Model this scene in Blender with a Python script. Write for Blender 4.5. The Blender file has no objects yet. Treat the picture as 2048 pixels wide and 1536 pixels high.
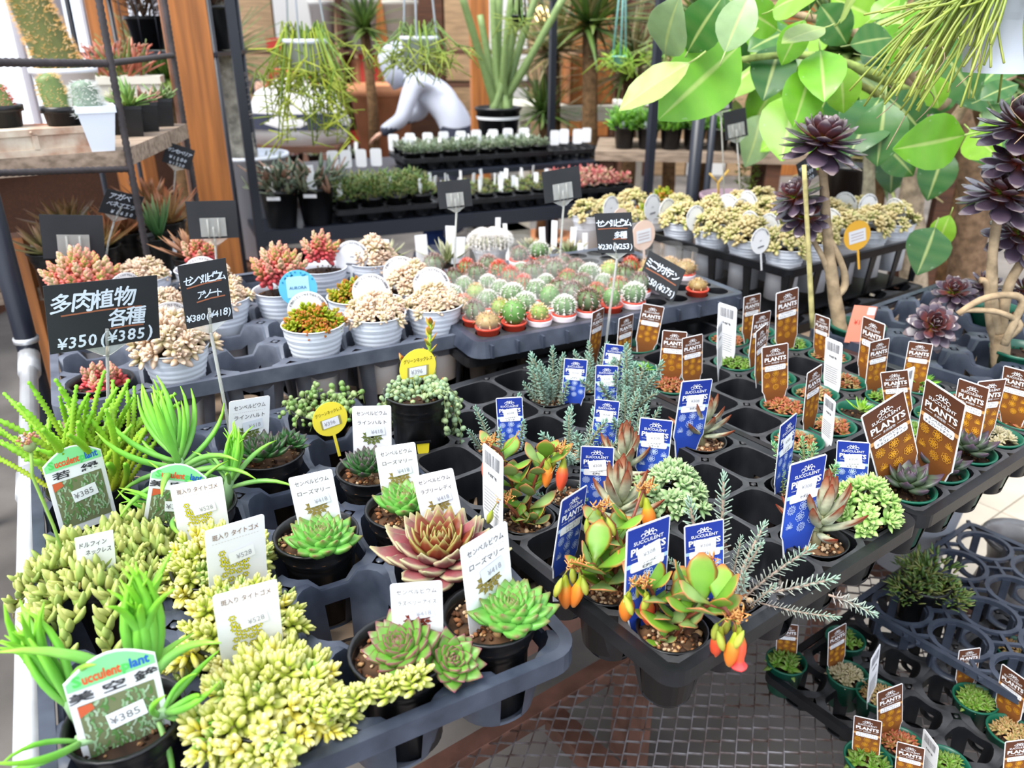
import bpy, math, random
from mathutils import Vector, Matrix, Euler
# ---------------------------------------------------------------- camera, sky, light, exposure
SC = bpy.context.scene
COL = SC.collection
F_PX, PITCH, CAM_Z = 1600.0, math.radians(24), 1.40
cd = bpy.data.cameras.new('camera'); cam = bpy.data.objects.new('camera', cd); COL.objects.link(cam)
cam.location = (0, 0, CAM_Z); cam.rotation_euler = (math.radians(90) - PITCH, 0, 0)
cd.sensor_width = 36; cd.lens = 36 * F_PX / 2048; cd.clip_start = .01
cd.dof.use_dof = True; cd.dof.focus_distance = .92; cd.dof.aperture_fstop = 6.2
SC.camera = cam
W = bpy.data.worlds.new('sky'); SC.world = W; W.use_nodes = True
wn = W.node_tree.nodes['Background']; wn.inputs[0].default_value = (.86, .94, 1.06, 1); wn.inputs[1].default_value = 1.1
sd = bpy.data.lights.new('sun', 'SUN'); so = bpy.data.objects.new('sun', sd); COL.objects.link(so)
sd.energy = 3.0; sd.angle = math.radians(35); sd.color = (1, .97, .9)
so.rotation_euler = Vector((.5, .42, -1.0)).to_track_quat('-Z', 'Y').to_euler(); so.location = (-3, -2, 5)
vs = SC.view_settings; vs.view_transform = 'Standard'; vs.look = 'None'; vs.gamma = 1; vs.use_curve_mapping = False; vs.exposure = 1.05

# ---------------------------------------------------------------- helpers
RN = random.Random(11)
U = RN.uniform
PI = math.pi
cP, sP = math.cos(PITCH), math.sin(PITCH)
def ray(x, y):
    u = (x - 1024) / F_PX; v = (y - 768) / F_PX
    return Vector((u, cP - v * sP, -sP - v * cP))
def P(x, y, z):                      # point of a sight line at height z
    d = ray(x, y); return Vector((0, 0, CAM_Z)) + d * ((z - CAM_Z) / d.z)
def DY(x, y, Y):                     # point of a sight line at distance Y
    d = ray(x, y); return Vector((0, 0, CAM_Z)) + d * (Y / d.y)
def depth(p): return p[1] * cP - (p[2] - CAM_Z) * sP
def rz(a): return Matrix.Rotation(a, 4, 'Z')
def rx(a): return Matrix.Rotation(a, 4, 'X')
def ry(a): return Matrix.Rotation(a, 4, 'Y')
def tr(x, y=None, z=0):
    return Matrix.Translation(x if y is None else (x, y, z))
def sc(s, y=None, z=None): return Matrix.Diagonal((s, s if y is None else y, s if z is None else z, 1))
ORD = ['first', 'second', 'third', 'fourth', 'fifth', 'sixth', 'seventh', 'eighth', 'ninth', 'tenth', 'eleventh', 'twelfth', 'thirteenth', 'fourteenth', 'fifteenth', 'sixteenth']
def mix(a, b, t): return tuple(a[i] + (b[i] - a[i]) * t for i in range(3))
def obj(name, mesh, parent=None, M=None):
    o = bpy.data.objects.new(name, mesh); COL.objects.link(o)
    if parent is not None: o.parent = parent
    if M is not None: o.matrix_basis = M
    return o
def tag(o, label=None, cat=None, group=None, kind=None):
    if label: o['label'] = label
    if cat: o['category'] = cat
    if group: o['group'] = group
    if kind: o['kind'] = kind
    return o
def thing(name, label, cat, loc=(0, 0, 0), rot=0, group=None, M=None):
    o = obj(name, None, None, M if M is not None else tr(Vector(loc)) @ rz(rot))
    o.empty_display_size = .02
    return tag(o, label, cat, group)

MAT = {}
def mat(name, col=(1, 1, 1), rough=.5, spec=.5, metal=0, noise=None, bump=None, attr=False, trans=0, sss=0, rnd=0, alpha=1, emit=0, coat=0, trl=0):
    m = bpy.data.materials.new(name); m.use_nodes = True; nt = m.node_tree; N = nt.nodes; b = N['Principled BSDF']
    b.inputs['Roughness'].default_value = rough; b.inputs['Specular IOR Level'].default_value = spec
    b.inputs['Metallic'].default_value = metal
    c = None
    if attr:
        a = N.new('ShaderNodeAttribute'); a.attribute_name = 'Col'; c = a.outputs['Color']
    else:
        r = N.new('ShaderNodeRGB'); r.outputs[0].default_value = (*col, 1); c = r.outputs[0]
    tc = N.new('ShaderNodeTexCoord')
    if noise:
        n = N.new('ShaderNodeTexNoise'); n.inputs['Scale'].default_value = noise[0]; n.inputs['Detail'].default_value = 5
        nt.links.new(tc.outputs['Object'], n.inputs['Vector'])
        if len(noise) > 3: 
            mp = N.new('ShaderNodeMapping'); mp.inputs['Scale'].default_value = noise[3]
            nt.links.new(tc.outputs['Object'], mp.inputs['Vector']); nt.links.new(mp.outputs[0], n.inputs['Vector'])
        rp = N.new('ShaderNodeValToRGB'); rp.color_ramp.elements[0].position = .35; rp.color_ramp.elements[1].position = .68
        nt.links.new(n.outputs['Fac'], rp.inputs[0])
        mx = N.new('ShaderNodeMix'); mx.data_type = 'RGBA'
        if len(noise) > 2 and noise[2]:
            nt.links.new(rp.outputs[0], mx.inputs[0]); nt.links.new(c, mx.inputs[6]); mx.inputs[7].default_value = (*noise[2], 1)
        else:
            mx.blend_type = 'MULTIPLY'; mx.inputs[0].default_value = noise[1]
            nt.links.new(c, mx.inputs[6]); nt.links.new(rp.outputs[0], mx.inputs[7])
        c = mx.outputs[2]
    if rnd:
        oi = N.new('ShaderNodeObjectInfo'); hs = N.new('ShaderNodeHueSaturation'); mr = N.new('ShaderNodeMapRange')
        mr.inputs['To Min'].default_value = 1 - rnd; mr.inputs['To Max'].default_value = 1 + rnd
        nt.links.new(oi.outputs['Random'], mr.inputs[0]); nt.links.new(mr.outputs[0], hs.inputs['Value']); nt.links.new(c, hs.inputs['Color']); c = hs.outputs[0]
    nt.links.new(c, b.inputs['Base Color'])
    if bump:
        n2 = N.new('ShaderNodeTexNoise'); n2.inputs['Scale'].default_value = bump[0]; bp = N.new('ShaderNodeBump'); bp.inputs['Strength'].default_value = bump[1]
        bp.inputs['Distance'].default_value = .002
        nt.links.new(tc.outputs['Object'], n2.inputs['Vector']); nt.links.new(n2.outputs[0], bp.inputs['Height']); nt.links.new(bp.outputs[0], b.inputs['Normal'])
    if trans: b.inputs['Transmission Weight'].default_value = trans; b.inputs['IOR'].default_value = 1.3
    if sss:
        b.inputs['Subsurface Weight'].default_value = sss; b.inputs['Subsurface Radius'].default_value = (.6, 1, .25); b.inputs['Subsurface Scale'].default_value = .004
    if coat: b.inputs['Coat Weight'].default_value = coat
    if alpha < 1: b.inputs['Alpha'].default_value = alpha
    if emit: nt.links.new(c, b.inputs['Emission Color']); b.inputs['Emission Strength'].default_value = emit
    if trl:
        t = N.new('ShaderNodeBsdfTranslucent'); ms = N.new('ShaderNodeMixShader'); ms.inputs[0].default_value = trl
        nt.links.new(c, t.inputs['Color']); nt.links.new(b.outputs[0], ms.inputs[1]); nt.links.new(t.outputs[0], ms.inputs[2])
        nt.links.new(ms.outputs[0], N['Material Output'].inputs['Surface'])
    MAT[name] = m
    return m
for a in (
    ('plant', dict(attr=True, rough=.4, spec=.4, rnd=.1, noise=(60, .14), trl=.14)),
    ('fuzz', dict(attr=True, rough=.85, spec=.15, rnd=.1, noise=(120, .3), trl=.08)),
    ('thinleaf', dict(attr=True, rough=.33, spec=.5, rnd=.16, noise=(6, .12), trl=.35)),
    ('glossdark', dict(attr=True, rough=.27, spec=.6, rnd=.2)),
    ('vcol', dict(attr=True, rough=.6, spec=.3)),
    ('bark', dict(attr=True, rough=.9, spec=.15, noise=(40, .55), bump=(70, .6))),
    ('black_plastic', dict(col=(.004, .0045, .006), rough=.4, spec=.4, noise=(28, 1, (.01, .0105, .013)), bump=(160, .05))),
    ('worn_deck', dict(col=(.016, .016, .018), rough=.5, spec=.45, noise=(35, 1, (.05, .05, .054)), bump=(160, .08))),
    ('tray_grey', dict(col=(.02, .026, .042), rough=.4, spec=.5, noise=(22, 1, (.05, .061, .088)), bump=(120, .08))),
    ('tray_grey2', dict(col=(.055, .064, .09), rough=.45, spec=.5, noise=(22, 1, (.11, .125, .16)), bump=(120, .08))),
    ('soft_black', dict(col=(.007, .007, .008), rough=.33, spec=.4, bump=(40, .25))),
    ('white_pot', dict(col=(.72, .76, .84), rough=.45, spec=.4)),
    ('cream_pot', dict(col=(.75, .72, .62), rough=.6)),
    ('green_pot', dict(col=(.005, .085, .05), rough=.35, spec=.5)),
    ('teal_pot', dict(col=(.25, .55, .52), rough=.4)),
    ('red_pot', dict(col=(.62, .06, .03), rough=.4)),
    ('pinkwhite_pot', dict(col=(.8, .7, .74), rough=.45)),
    ('terracotta', dict(col=(.62, .26, .12), rough=.75, noise=(6, .3))),
    ('purple_pot', dict(col=(.3, .2, .25), rough=.6, noise=(8, .3))),
    ('soil', dict(col=(.05, .028, .016), rough=.95, spec=.1, noise=(180, 1, (.22, .13, .07)), bump=(300, .9))),
    ('gravel', dict(attr=True, rough=.85, spec=.2)),
    ('card', dict(col=(.88, .88, .9), rough=.45, spec=.3)),
    ('chalkcard', dict(col=(.03, .032, .036), rough=.7, spec=.25, noise=(9, .3))),
    ('ink', dict(attr=True, rough=.6, spec=.2)),
    ('clear', dict(col=(.93, .94, .9), rough=.15, spec=.5, trans=.8)),
    ('film', dict(col=(.95, .95, .95), rough=.08, spec=.5, alpha=.055)),
    ('steel', dict(col=(.55, .55, .56), rough=.35, metal=.9, noise=(30, .3))),
    ('galv', dict(col=(.62, .63, .65), rough=.38, metal=.55, noise=(14, .25))),
    ('black_steel', dict(col=(.012, .015, .025), rough=.4, spec=.5)),
    ('mesh_steel', dict(col=(.34, .32, .33), rough=.4, metal=.6, noise=(30, 1, (.12, .07, .055)))),
    ('rust', dict(col=(.66, .58, .46), rough=.8, noise=(16, 1, (.26, .07, .015)))),
    ('rebar', dict(col=(.05, .04, .042), rough=.7, noise=(40, .4))),
    ('brown_iron', dict(col=(.22, .1, .07), rough=.6, noise=(15, .5))),
    ('wood_orange', dict(col=(.5, .17, .035), rough=.55, noise=(5, .45, None, (12, 12, .6)))),
    ('wood_old', dict(col=(.36, .27, .2), rough=.9, noise=(6, 1, (.17, .12, .085), (2, 14, 14)), bump=(40, .4))),
    ('wood_pale', dict(col=(.55, .36, .2), rough=.8, noise=(5, .4, None, (1, 12, 12)))),
    ('wood_dark', dict(col=(.12, .045, .02), rough=.7, noise=(5, .5, None, (1, 12, 12)))),
    ('board', dict(col=(.27, .19, .13), rough=.85, noise=(7, .35))),
    ('tile', dict(col=(.62, .54, .43), rough=.6, noise=(5, .2))),
    ('grout', dict(col=(.36, .31, .25), rough=.9)),
    ('concrete', dict(col=(.2, .18, .165), rough=.95, noise=(3, .5))),
    ('ceramic', dict(col=(.2, .19, .19), rough=.4, noise=(12, .6), coat=.3)),
    ('cloth_grey', dict(col=(.55, .58, .68), rough=.95, spec=.1, noise=(4, .15))),
    ('cloth_cream', dict(col=(.75, .66, .5), rough=.95, spec=.1)),
    ('cloth_dark', dict(col=(.03, .035, .06), rough=.9)),
    ('cloth_blue', dict(col=(.015, .045, .2), rough=.85)),
    ('skin', dict(col=(.72, .42, .3), rough=.55, sss=.1)),
    ('hair', dict(col=(.02, .012, .01), rough=.5)),
    ('glass', dict(col=(.95, .97, 1), rough=.05, spec=.5, alpha=.12)),
    ('frame_grey', dict(col=(.35, .33, .36), rough=.5)),
    ('panel_white', dict(col=(.75, .74, .72), rough=.7)),
    ('red_paint', dict(col=(.6, .05, .03), rough=.6)),
    ('yellow_paint', dict(col=(.75, .55, .02), rough=.55)),
    ('lamp', dict(col=(1, .62, .25), emit=6)),
): mat(a[0], **a[1])

class MB:
    """collects vertices, faces, material slots and vertex colours, then links as one mesh"""
    def __init__(s): s.v = []; s.f = []; s.m = []; s.c = []; s.sm = []
    def add(s, vs, fs, col=(1, 1, 1), mi=0, M=None, smooth=True):
        n = len(s.v)
        for i, p in enumerate(vs):
            s.v.append(tuple(M @ Vector(p)) if M is not None else tuple(p))
        if col and isinstance(col[0], (tuple, list)): s.c += list(col)
        else: s.c += [col] * len(vs)
        for f in fs: s.f.append([i + n for i in f]); s.m.append(mi); s.sm.append(smooth)
        return s
    def box(s, x0, x1, y0, y1, z0, z1, col=(1, 1, 1), mi=0, M=None):
        vs = [(x, y, z) for z in (z0, z1) for y in (y0, y1) for x in (x0, x1)]
        return s.add(vs, [(0, 2, 3, 1), (4, 5, 7, 6), (0, 1, 5, 4), (2, 6, 7, 3), (0, 4, 6, 2), (1, 3, 7, 5)], col, mi, M, False)
    def tube(s, pts, rad, n=6, col=(1, 1, 1), mi=0, M=None, cap=True):
        pts = [Vector(p) for p in pts]; k = len(pts)
        if not isinstance(rad, (list, tuple)): rad = [rad] * k
        vs = []; cs = []; up = Vector((0, 0, 1)); prev = None
        for i, p in enumerate(pts):
            t = (pts[min(i + 1, k - 1)] - pts[max(i - 1, 0)])
            t = t.normalized() if t.length > 1e-9 else Vector((0, 0, 1))
            if prev is None:
                a = t.cross(up) if abs(t.z) < .95 else t.cross(Vector((1, 0, 0)))
            else: a = prev - t * prev.dot(t)
            a.normalize(); prev = a; b = t.cross(a)
            c = col[i] if col and isinstance(col[0], (tuple, list)) else col
            for j in range(n):
                q = 2 * PI * j / n; vs.append(p + (a * math.cos(q) + b * math.sin(q)) * rad[i]); cs.append(c)
        fs = [(i * n + j, i * n + (j + 1) % n, (i + 1) * n + (j + 1) % n, (i + 1) * n + j) for i in range(k - 1) for j in range(n)]
        if cap: fs += [tuple(range(n))[::-1], tuple((k - 1) * n + j for j in range(n))]
        return s.add(vs, fs, cs, mi, M)
    def lathe(s, prof, n=24, col=(1, 1, 1), mi=0, M=None, sx=1, sy=1, smooth=True, rib=None):
        vs = []; cs = []
        for i, (r, z) in enumerate(prof):
            c = col[i] if col and isinstance(col[0], (tuple, list)) else col
            for j in range(n):
                q = 2 * PI * j / n; k = rib(q, i) if rib else 1
                vs.append((r * k * math.cos(q) * sx, r * k * math.sin(q) * sy, z)); cs.append(c)
        fs = [(i * n + j, i * n + (j + 1) % n, (i + 1) * n + (j + 1) % n, (i + 1) * n + j) for i in range(len(prof) - 1) for j in range(n)]
        return s.add(vs, fs, cs, mi, M, smooth)
    def poly(s, pts, z=0, col=(1, 1, 1), mi=0, M=None, th=0):
        n = len(pts); vs = [(x, y, z) for x, y in pts]; fs = [tuple(range(n))]
        if th:
            vs += [(x, y, z - th) for x, y in pts]; fs += [tuple(range(n, 2 * n))[::-1]] + [(i, i + n, (i + 1) % n + n, (i + 1) % n) for i in range(n)]
        return s.add(vs, fs, col, mi, M, False)
    def ball(s, r, M=None, col=(1, 1, 1), mi=0, n=8, m=5, sz=1):
        pr = [(max(r * math.sin(PI * i / m), 1e-5), -r * sz * math.cos(PI * i / m)) for i in range(m + 1)]
        return s.lathe(pr, n, col, mi, M)
    def leaf(s, L, prof, th, bend=0, cols=None, M=None, nk=6, mi=0, cup=0, curl=0, edge=None):
        """fleshy or thin leaf along +X; prof = half widths, th = half thickness factor list or value"""
        k = len(prof); vs = []; cs = []; x = z = 0.0; ang = 0.0
        for i, w in enumerate(prof):
            t = i / (k - 1)
            if i: 
                ang = bend * t + curl * t * t; x += L / (k - 1) * math.cos(ang); z += L / (k - 1) * math.sin(ang)
            h = (th[i] if isinstance(th, (list, tuple)) else th) 
            c = cols[min(int(t * len(cols)), len(cols) - 1)] if len(cols) <= 3 else cols[i * (len(cols) - 1) // (k - 1)]
            if len(cols) <= 3 and len(cols) > 1:
                q = t * (len(cols) - 1); a = min(int(q), len(cols) - 2); c = mix(cols[a], cols[a + 1], q - a)
            for j in range(nk):
                q = 2 * PI * j / nk; yy = w * math.cos(q); hh = h * math.sin(q) + cup * (yy * yy) / max(w, 1e-6)
                vs.append((x - math.sin(ang) * hh, yy, z + math.cos(ang) * hh)); cs.append(mix(c, edge[0], min(1, max(0, t - edge[1]) * 4)) if edge and abs(math.cos(q)) > .95 else c)
        fs = [(i * nk + j, (i + 1) * nk + j, (i + 1) * nk + (j + 1) % nk, i * nk + (j + 1) % nk) for i in range(k - 1) for j in range(nk)]
        fs += [tuple(range(nk)), tuple((k - 1) * nk + j for j in range(nk))[::-1]]
        return s.add(vs, fs, cs, mi, M)
    def merge(s, o, M=None, mi=None):
        n = len(s.v)
        s.v += [tuple(M @ Vector(p)) for p in o.v] if M is not None else o.v
        s.c += o.c; s.f += [[i + n for i in f] for f in o.f]; s.m += o.m if mi is None else [mi] * len(o.f); s.sm += o.sm
        return s
    def build(s, name, *mats):
        me = bpy.data.meshes.new(name); me.from_pydata(s.v, [], s.f)
        for m in mats: me.materials.append(MAT[m])
        if len(mats) > 1: me.polygons.foreach_set('material_index', s.m)
        me.polygons.foreach_set('use_smooth', s.sm)
        ca = me.color_attributes.new('Col', 'FLOAT_COLOR', 'POINT')
        ca.data.foreach_set('color', [x for c in s.c for x in (*c, 1)])
        me.update(); return me
TXC = {}
def textgeo(t, bold=0, shear=0):
    k = (t, bold, shear)
    if k not in TXC:
        cu = bpy.data.curves.new('print', 'FONT'); cu.body = t; cu.size = 1; cu.align_x = 'CENTER'; cu.resolution_u = 2; cu.offset = bold; cu.shear = shear
        o = bpy.data.objects.new('print', cu); COL.objects.link(o)
        dg = bpy.context.evaluated_depsgraph_get(); me = bpy.data.meshes.new_from_object(o.evaluated_get(dg))
        TXC[k] = ([tuple(v.co) for v in me.vertices], [tuple(p.vertices) for p in me.polygons])
        bpy.data.objects.remove(o); bpy.data.curves.remove(cu); bpy.data.meshes.remove(me)
    return TXC[k]
def text(mb, t, x, y, size, col=(0, 0, 0), z=0, width=None, bold=0, shear=0, rot=0, mi=0):
    v, f = textgeo(t, bold, shear)
    if not v: return
    w = max(p[0] for p in v) - min(p[0] for p in v); sx = size if not width else width / w
    mb.add(v, f, col, mi, tr(x, y, z) @ rz(rot) @ sc(sx, size, 1), False)
# ---------------------------------------------------------------- printed cards (meshes made first, shared by all copies)
BR_D, BR_L, GOLD = (.085, .03, .016), (.26, .09, .015), (.75, .36, .03)
BL_D, BL_L = (.012, .03, .24), (.03, .09, .5)
WHT = (.8, .8, .82); INK = (.04, .04, .045)
def rrect(x0, x1, y0, y1, r, k=4):
    p = []
    for cx, cy, a in ((x1 - r, y1 - r, 0), (x0 + r, y1 - r, 90), (x0 + r, y0 + r, 180), (x1 - r, y0 + r, 270)):
        for i in range(k + 1): q = math.radians(a + 90 * i / k); p.append((cx + r * math.cos(q), cy + r * math.sin(q)))
    return p
def ribbon(mb, pts, w, z, col, closed=True):
    n = len(pts); vs = []
    for i, (x, y) in enumerate(pts):
        a = pts[(i + 1) % n] if closed or i < n - 1 else pts[i]; b = pts[i - 1] if closed or i else pts[i]
        dx, dy = a[0] - b[0], a[1] - b[1]; l = math.hypot(dx, dy) or 1; nx, ny = -dy / l * w, dx / l * w
        vs += [(x + nx, y + ny, z), (x - nx, y - ny, z)]
    mb.add(vs, [(2 * i, 2 * i + 1, (2 * i + 3) % (2 * n), (2 * i + 2) % (2 * n)) for i in range(n if closed else n - 1)], col, 0, None, False)
def flower_print(mb, x, y, r, kind, col, z, w=.00022):
    if kind == 0:
        for k in range(11):
            a = 2 * PI * k / 11; ribbon(mb, [(x + r * (.55 + .42 * math.cos(q)) * math.cos(a) - r * .13 * math.sin(q) * math.sin(a), y + r * (.55 + .42 * math.cos(q)) * math.sin(a) + r * .13 * math.sin(q) * math.cos(a)) for q in [2 * PI * i / 8 for i in range(8)]], w, z, col)
    elif kind == 1:
        for rr, k, s in ((.68, 7, .3), (.32, 5, .24), (0, 1, .16)):
            for i in range(k):
                a = 2 * PI * i / k + rr; ribbon(mb, [(x + r * (rr * math.cos(a) + s * math.cos(q)), y + r * (rr * math.sin(a) + s * math.sin(q))) for q in [2 * PI * j / 9 for j in range(9)]], w, z, col)
    else:
        for a, s in ((90, 1.2), (60, 1), (120, 1), (30, .9), (150, .9), (5, .8), (175, .8)):
            q = math.radians(a); c, d = math.cos(q) * r * s, math.sin(q) * r * s
            ribbon(mb, [(x, y - r * .6), (x + c * .5 - d * .22, y - r * .6 + d * .6 + c * .22), (x + c, y - r * .6 + d * 1.2), (x + c * .5 + d * .22, y - r * .6 + d * .6 - c * .22)], w, z, col)
def stake_card(kind):
    d, l, fc = (BR_D, BR_L, GOLD) if kind == 'brown' else (BL_D, BL_L, (.55, .68, .95))
    mb = MB(); hw = .0235; top = .105
    out = [(-hw, top - .002), (-hw + .002, top), (hw - .002, top), (hw, top - .002), (hw, .022), (hw - .003, .017), (.011, -.03), (0, -.036), (-.011, -.03), (-hw + .003, .017), (-hw, .022)]
    mb.poly(out, 0, WHT, 0, th=.0007)
    i = .0013; h2 = hw - i
    rows = [(top - i, h2), (.07, h2), (.04, h2), (.0225, h2), (.016, h2 - .003), (-.012, .0125)]
    cs = [mix(d, l, t) for t in (0, .15, .8, .7, .5, .3)]
    vs = []; cc = []
    for (y, w), c in zip(rows, cs): vs += [(-w, y, .0003), (w, y, .0003)]; cc += [c, c]
    mb.add(vs, [(2 * k, 2 * k + 2, 2 * k + 3, 2 * k + 1) for k in range(len(rows) - 1)], cc, 0, None, False)
    band = (.6, .3, .1) if kind == 'brown' else (.4, .6, .9)
    mb.poly([(-h2, .0635), (h2, .0635), (h2, .068), (-h2, .068)], .0005, band)
    mb.poly(rrect(-.0185, .0185, .0585, .0685, .0025), .0007, WHT)
    return mb.build('card', 'ink')
def stake_print(kind, l1, l2, sticker=None):
    mb = MB(); fc = GOLD if kind == 'brown' else (.6, .72, .95); z = .0009
    for sx in (-1, 1):
        for cx, cy, r in ((.0022, .0945, .0018), (.0062, .0938, .0022), (.0035, .0972, .0013)):
            ribbon(mb, [(sx * (cx + r * math.cos(q)), cy + r * math.sin(q)) for q in [PI * 1.7 * k / 8 for k in range(9)]], .0004, z, WHT, False)
    mb.poly([(-.001, .0965), (0, .0945), (.001, .0965), (0, .1)], z, WHT)
    text(mb, 'SUCCULENT', 0, .0865, .0052, WHT, z, .032, .012)
    text(mb, 'PLANTS', 0, .0765, .0102, WHT, z, .038, .03)
    text(mb, '多肉植物', 0, .0717, .0036, WHT, z, .0135, 0)
    for sx in (-1, 1): mb.poly([(sx * .009, .0728), (sx * .018, .0728), (sx * .018, .0732), (sx * .009, .0732)][::sx], z, WHT)
    text(mb, l1, 0, .0648 if l2 else .0622, .0038, INK, z, .0045 * len(l1) * .8, .012)
    if l2: text(mb, l2, 0, .0602, .0038, INK, z, min(.033, .0036 * len(l2)), .012)
    for k, (x, y) in enumerate([(-.0145, .051), (.001, .0525), (.0155, .0495), (-.002, .0405), (.0145, .034), (-.0145, .033), (.001, .0275)]):
        flower_print(mb, x, y, .0058, (0, 1, 2, 1, 1, 2, 0)[k], fc, z)
    if sticker:
        M = tr(.001, .075, 0) @ rz(sticker[1]); s2 = MB(); s2.poly(rrect(-.0125, .0125, -.0085, .0085, .0008), .0012, WHT)
        text(s2, sticker[0], 0, -.002, .0058, (.3, .3, .32), .0015, .013); mb.merge(s2, M)
    return mb.build('printed_design', 'ink')
def sedum_motif(mb, kind):
    if kind == 'sedum':
        c1, c2 = (.36, .34, .01), (.85, .76, .02)
        pts = [(-.008, .052), (-.0075, .047), (-.0075, .043), (-.003, .044), (.001, .046), (.006, .045), (-.005, .039), (0, .04), (.005, .039), (.008, .041), (-.007, .034), (-.002, .035), (.003, .034), (.008, .035), (-.008, .028), (-.003, .029), (.003, .028), (.007, .029), (0, .024), (-.005, .023)]
        for x, y in pts:
            for k in range(6):
                a = k * PI / 3; mb.poly([(x + .0011 * math.cos(a + q) + .0017 * math.cos(a), y + .0008 * math.sin(a + q) + .0017 * math.sin(a)) for q in [2 * PI * i / 6 for i in range(6)]], .0006, c1)
                mb.poly([(x + .0006 * math.cos(a + q) + .0017 * math.cos(a), y + .0005 * math.sin(a + q) + .0017 * math.sin(a)) for q in [2 * PI * i / 5 for i in range(5)]], .0009, c2)
    else:
        c = {'rose': (.25, .19, .05), 'rein': (.12, .15, .04), 'ice': (.16, .025, .015)}[kind]
        for rr, n, s in ((.0105, 11, .0042), (.0058, 8, .0036), (.0015, 4, .003)):
            for k in range(n):
                a = 2 * PI * k / n + rr * 300; x, y = math.cos(a), math.sin(a)
                mb.poly([((rr + s * u) * x - s * v * y, .04 + ((rr + s * u) * y + s * v * x) * .85) for u, v in ((-.7, -.5), (.2, -.62), (.3, -.3), (1, 0), (.3, .3), (.2, .62), (-.7, .5))], .0006, c)
def paper_card(kind, l1, l2, price, fade=True):
    mb = MB(); w = .0275 if kind == 'sedum' else .0245; top = .082
    mb.poly(rrect(-w, w, -.02, top, .003), 0, WHT, th=.0007)
    text(mb, l1, 0, top - .0125, .0068, (.07, .06, .06) if kind != 'sedum' else (.2, .09, .03), .0006, min(w * 1.55, .0066 * len(l1)), .004)
    for k in range(16): mb.poly([(-w * .8 + k * w * .1, top - .0168), (-w * .8 + k * w * .1 + w * .06, top - .0168), (-w * .8 + k * w * .1 + w * .06, top - .0164), (-w * .8 + k * w * .1, top - .0164)], .0006, (.45, .42, .4))
    if l2: text(mb, l2, 0, top - .0255, .0066, (.07, .06, .06), .0006, min(w * 1.5, .0062 * len(l2)), .004)
    s2 = MB(); sedum_motif(s2, kind); mb.merge(s2, tr(0, -.002, 0) if kind != 'sedum' else tr(-.003, -.017, 0) @ sc(1.35, 1.35, 1))
    s3 = MB(); s3.poly(rrect(-.012, .012, -.006, .007, .0008), .0012, (.66, .69, .76) if kind != 'sedum' else (.84, .84, .85))
    text(s3, price, .002, -.0028, .0078, (.33, .33, .36), .0016, .0145); mb.merge(s3, tr(.004, .046, 0) @ rz(.12))
    return mb.build('card', 'ink')
def photo_card(name, price):
    mb = MB(); w = .0265; top = .072
    arc = [(-w + 2 * w * k / 10, top - .013 + .013 * math.sin(PI * k / 10)) for k in range(11)]
    mb.poly([(-w, -.02), (w, -.02)] + arc[::-1], 0, WHT, th=.0007)
    mb.poly([(-w + .001, top - .0205), (w - .001, top - .0205)] + [(x * .96, y - .0012) for x, y in arc[::-1]], .0004, (.25, .7, .3))
    text(mb, 'S', -.0195, top - .0175, .011, (.1, .6, .12), .0008, .005, .03); text(mb, 'ucculent', -.0055, top - .0175, .0105, (.75, .1, .03), .0008, .022, .03)
    text(mb, 'p', .0085, top - .0175, .0105, (.1, .6, .12), .0008, .0048, .03); text(mb, 'lant', .0165, top - .0175, .0105, (.02, .12, .5), .0008, .0115, .03)
    text(mb, name, 0, top - .0295, .0082, INK, .0006, .0105 * len(name), .02)
    mb.poly([(-w + .004, -.012), (w - .004, -.012), (w - .004, .039), (-w + .004, .039)], .0003, (.18, .2, .1) if len(name) > 3 else (.36, .25, .18))
    g = random.Random(5)
    for k in range(150):
        x, y, a = g.uniform(-w + .006, w - .006), g.uniform(-.01, .037), g.uniform(.9, 2.3); l = g.uniform(.003, .007)
        x2, y2 = max(-w + .004, min(w - .004, x + l * math.cos(a))), min(.039, y + l * math.sin(a))
        c = g.choice([(.2, .36, .16), (.3, .45, .26), (.1, .22, .06), (.4, .5, .36)])
        ribbon(mb, [(x, y), ((x + x2) / 2 + .0008, (y + y2) / 2), (x2, y2)], .0007, .0005 + k * 2e-6, c, False)
    mb.poly([(-w + .004, .03), (-w + .013, .034), (-w + .012, .039), (-w + .004, .039)], .0009, (.6, .12, .05))
    s = MB(); s.poly(rrect(-.0115, .0115, -.0065, .0065, .0006), .0012, (.85, .86, .88)); text(s, price, -.001, -.003, .0085, (.2, .2, .2), .0015, .018)
    mb.merge(s, tr(.003, .02, 0) @ rz(.1))
    return mb.build('card', 'ink')
def back_card():
    mb = MB(); w = .021; top = .1
    mb.poly([(-w, top - .003), (-w + .003, top), (w - .003, top), (w, top - .003), (w, .02), (.01, -.03), (-.01, -.03), (-w, .02)], 0, WHT, th=.0007)
    g = random.Random(2)
    for k in range(22):
        x = -.015 + k * .00136; mb.poly([(x, .078), (x + g.uniform(.0003, .001), .078), (x + g.uniform(.0003, .001), .094), (x, .094)], .0005, (.2, .2, .22))
    for k in range(8):
        mb.poly([(-.017, .02 + k * .004), (g.uniform(.005, .017), .02 + k * .004), (g.uniform(.005, .017), .0215 + k * .004), (-.017, .0215 + k * .004)], .0005, (.4, .4, .42))
    text(mb, '多肉植物', 0, .066, .005, INK, .0005, .018, .02)
    return mb.build('card', 'ink')
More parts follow.
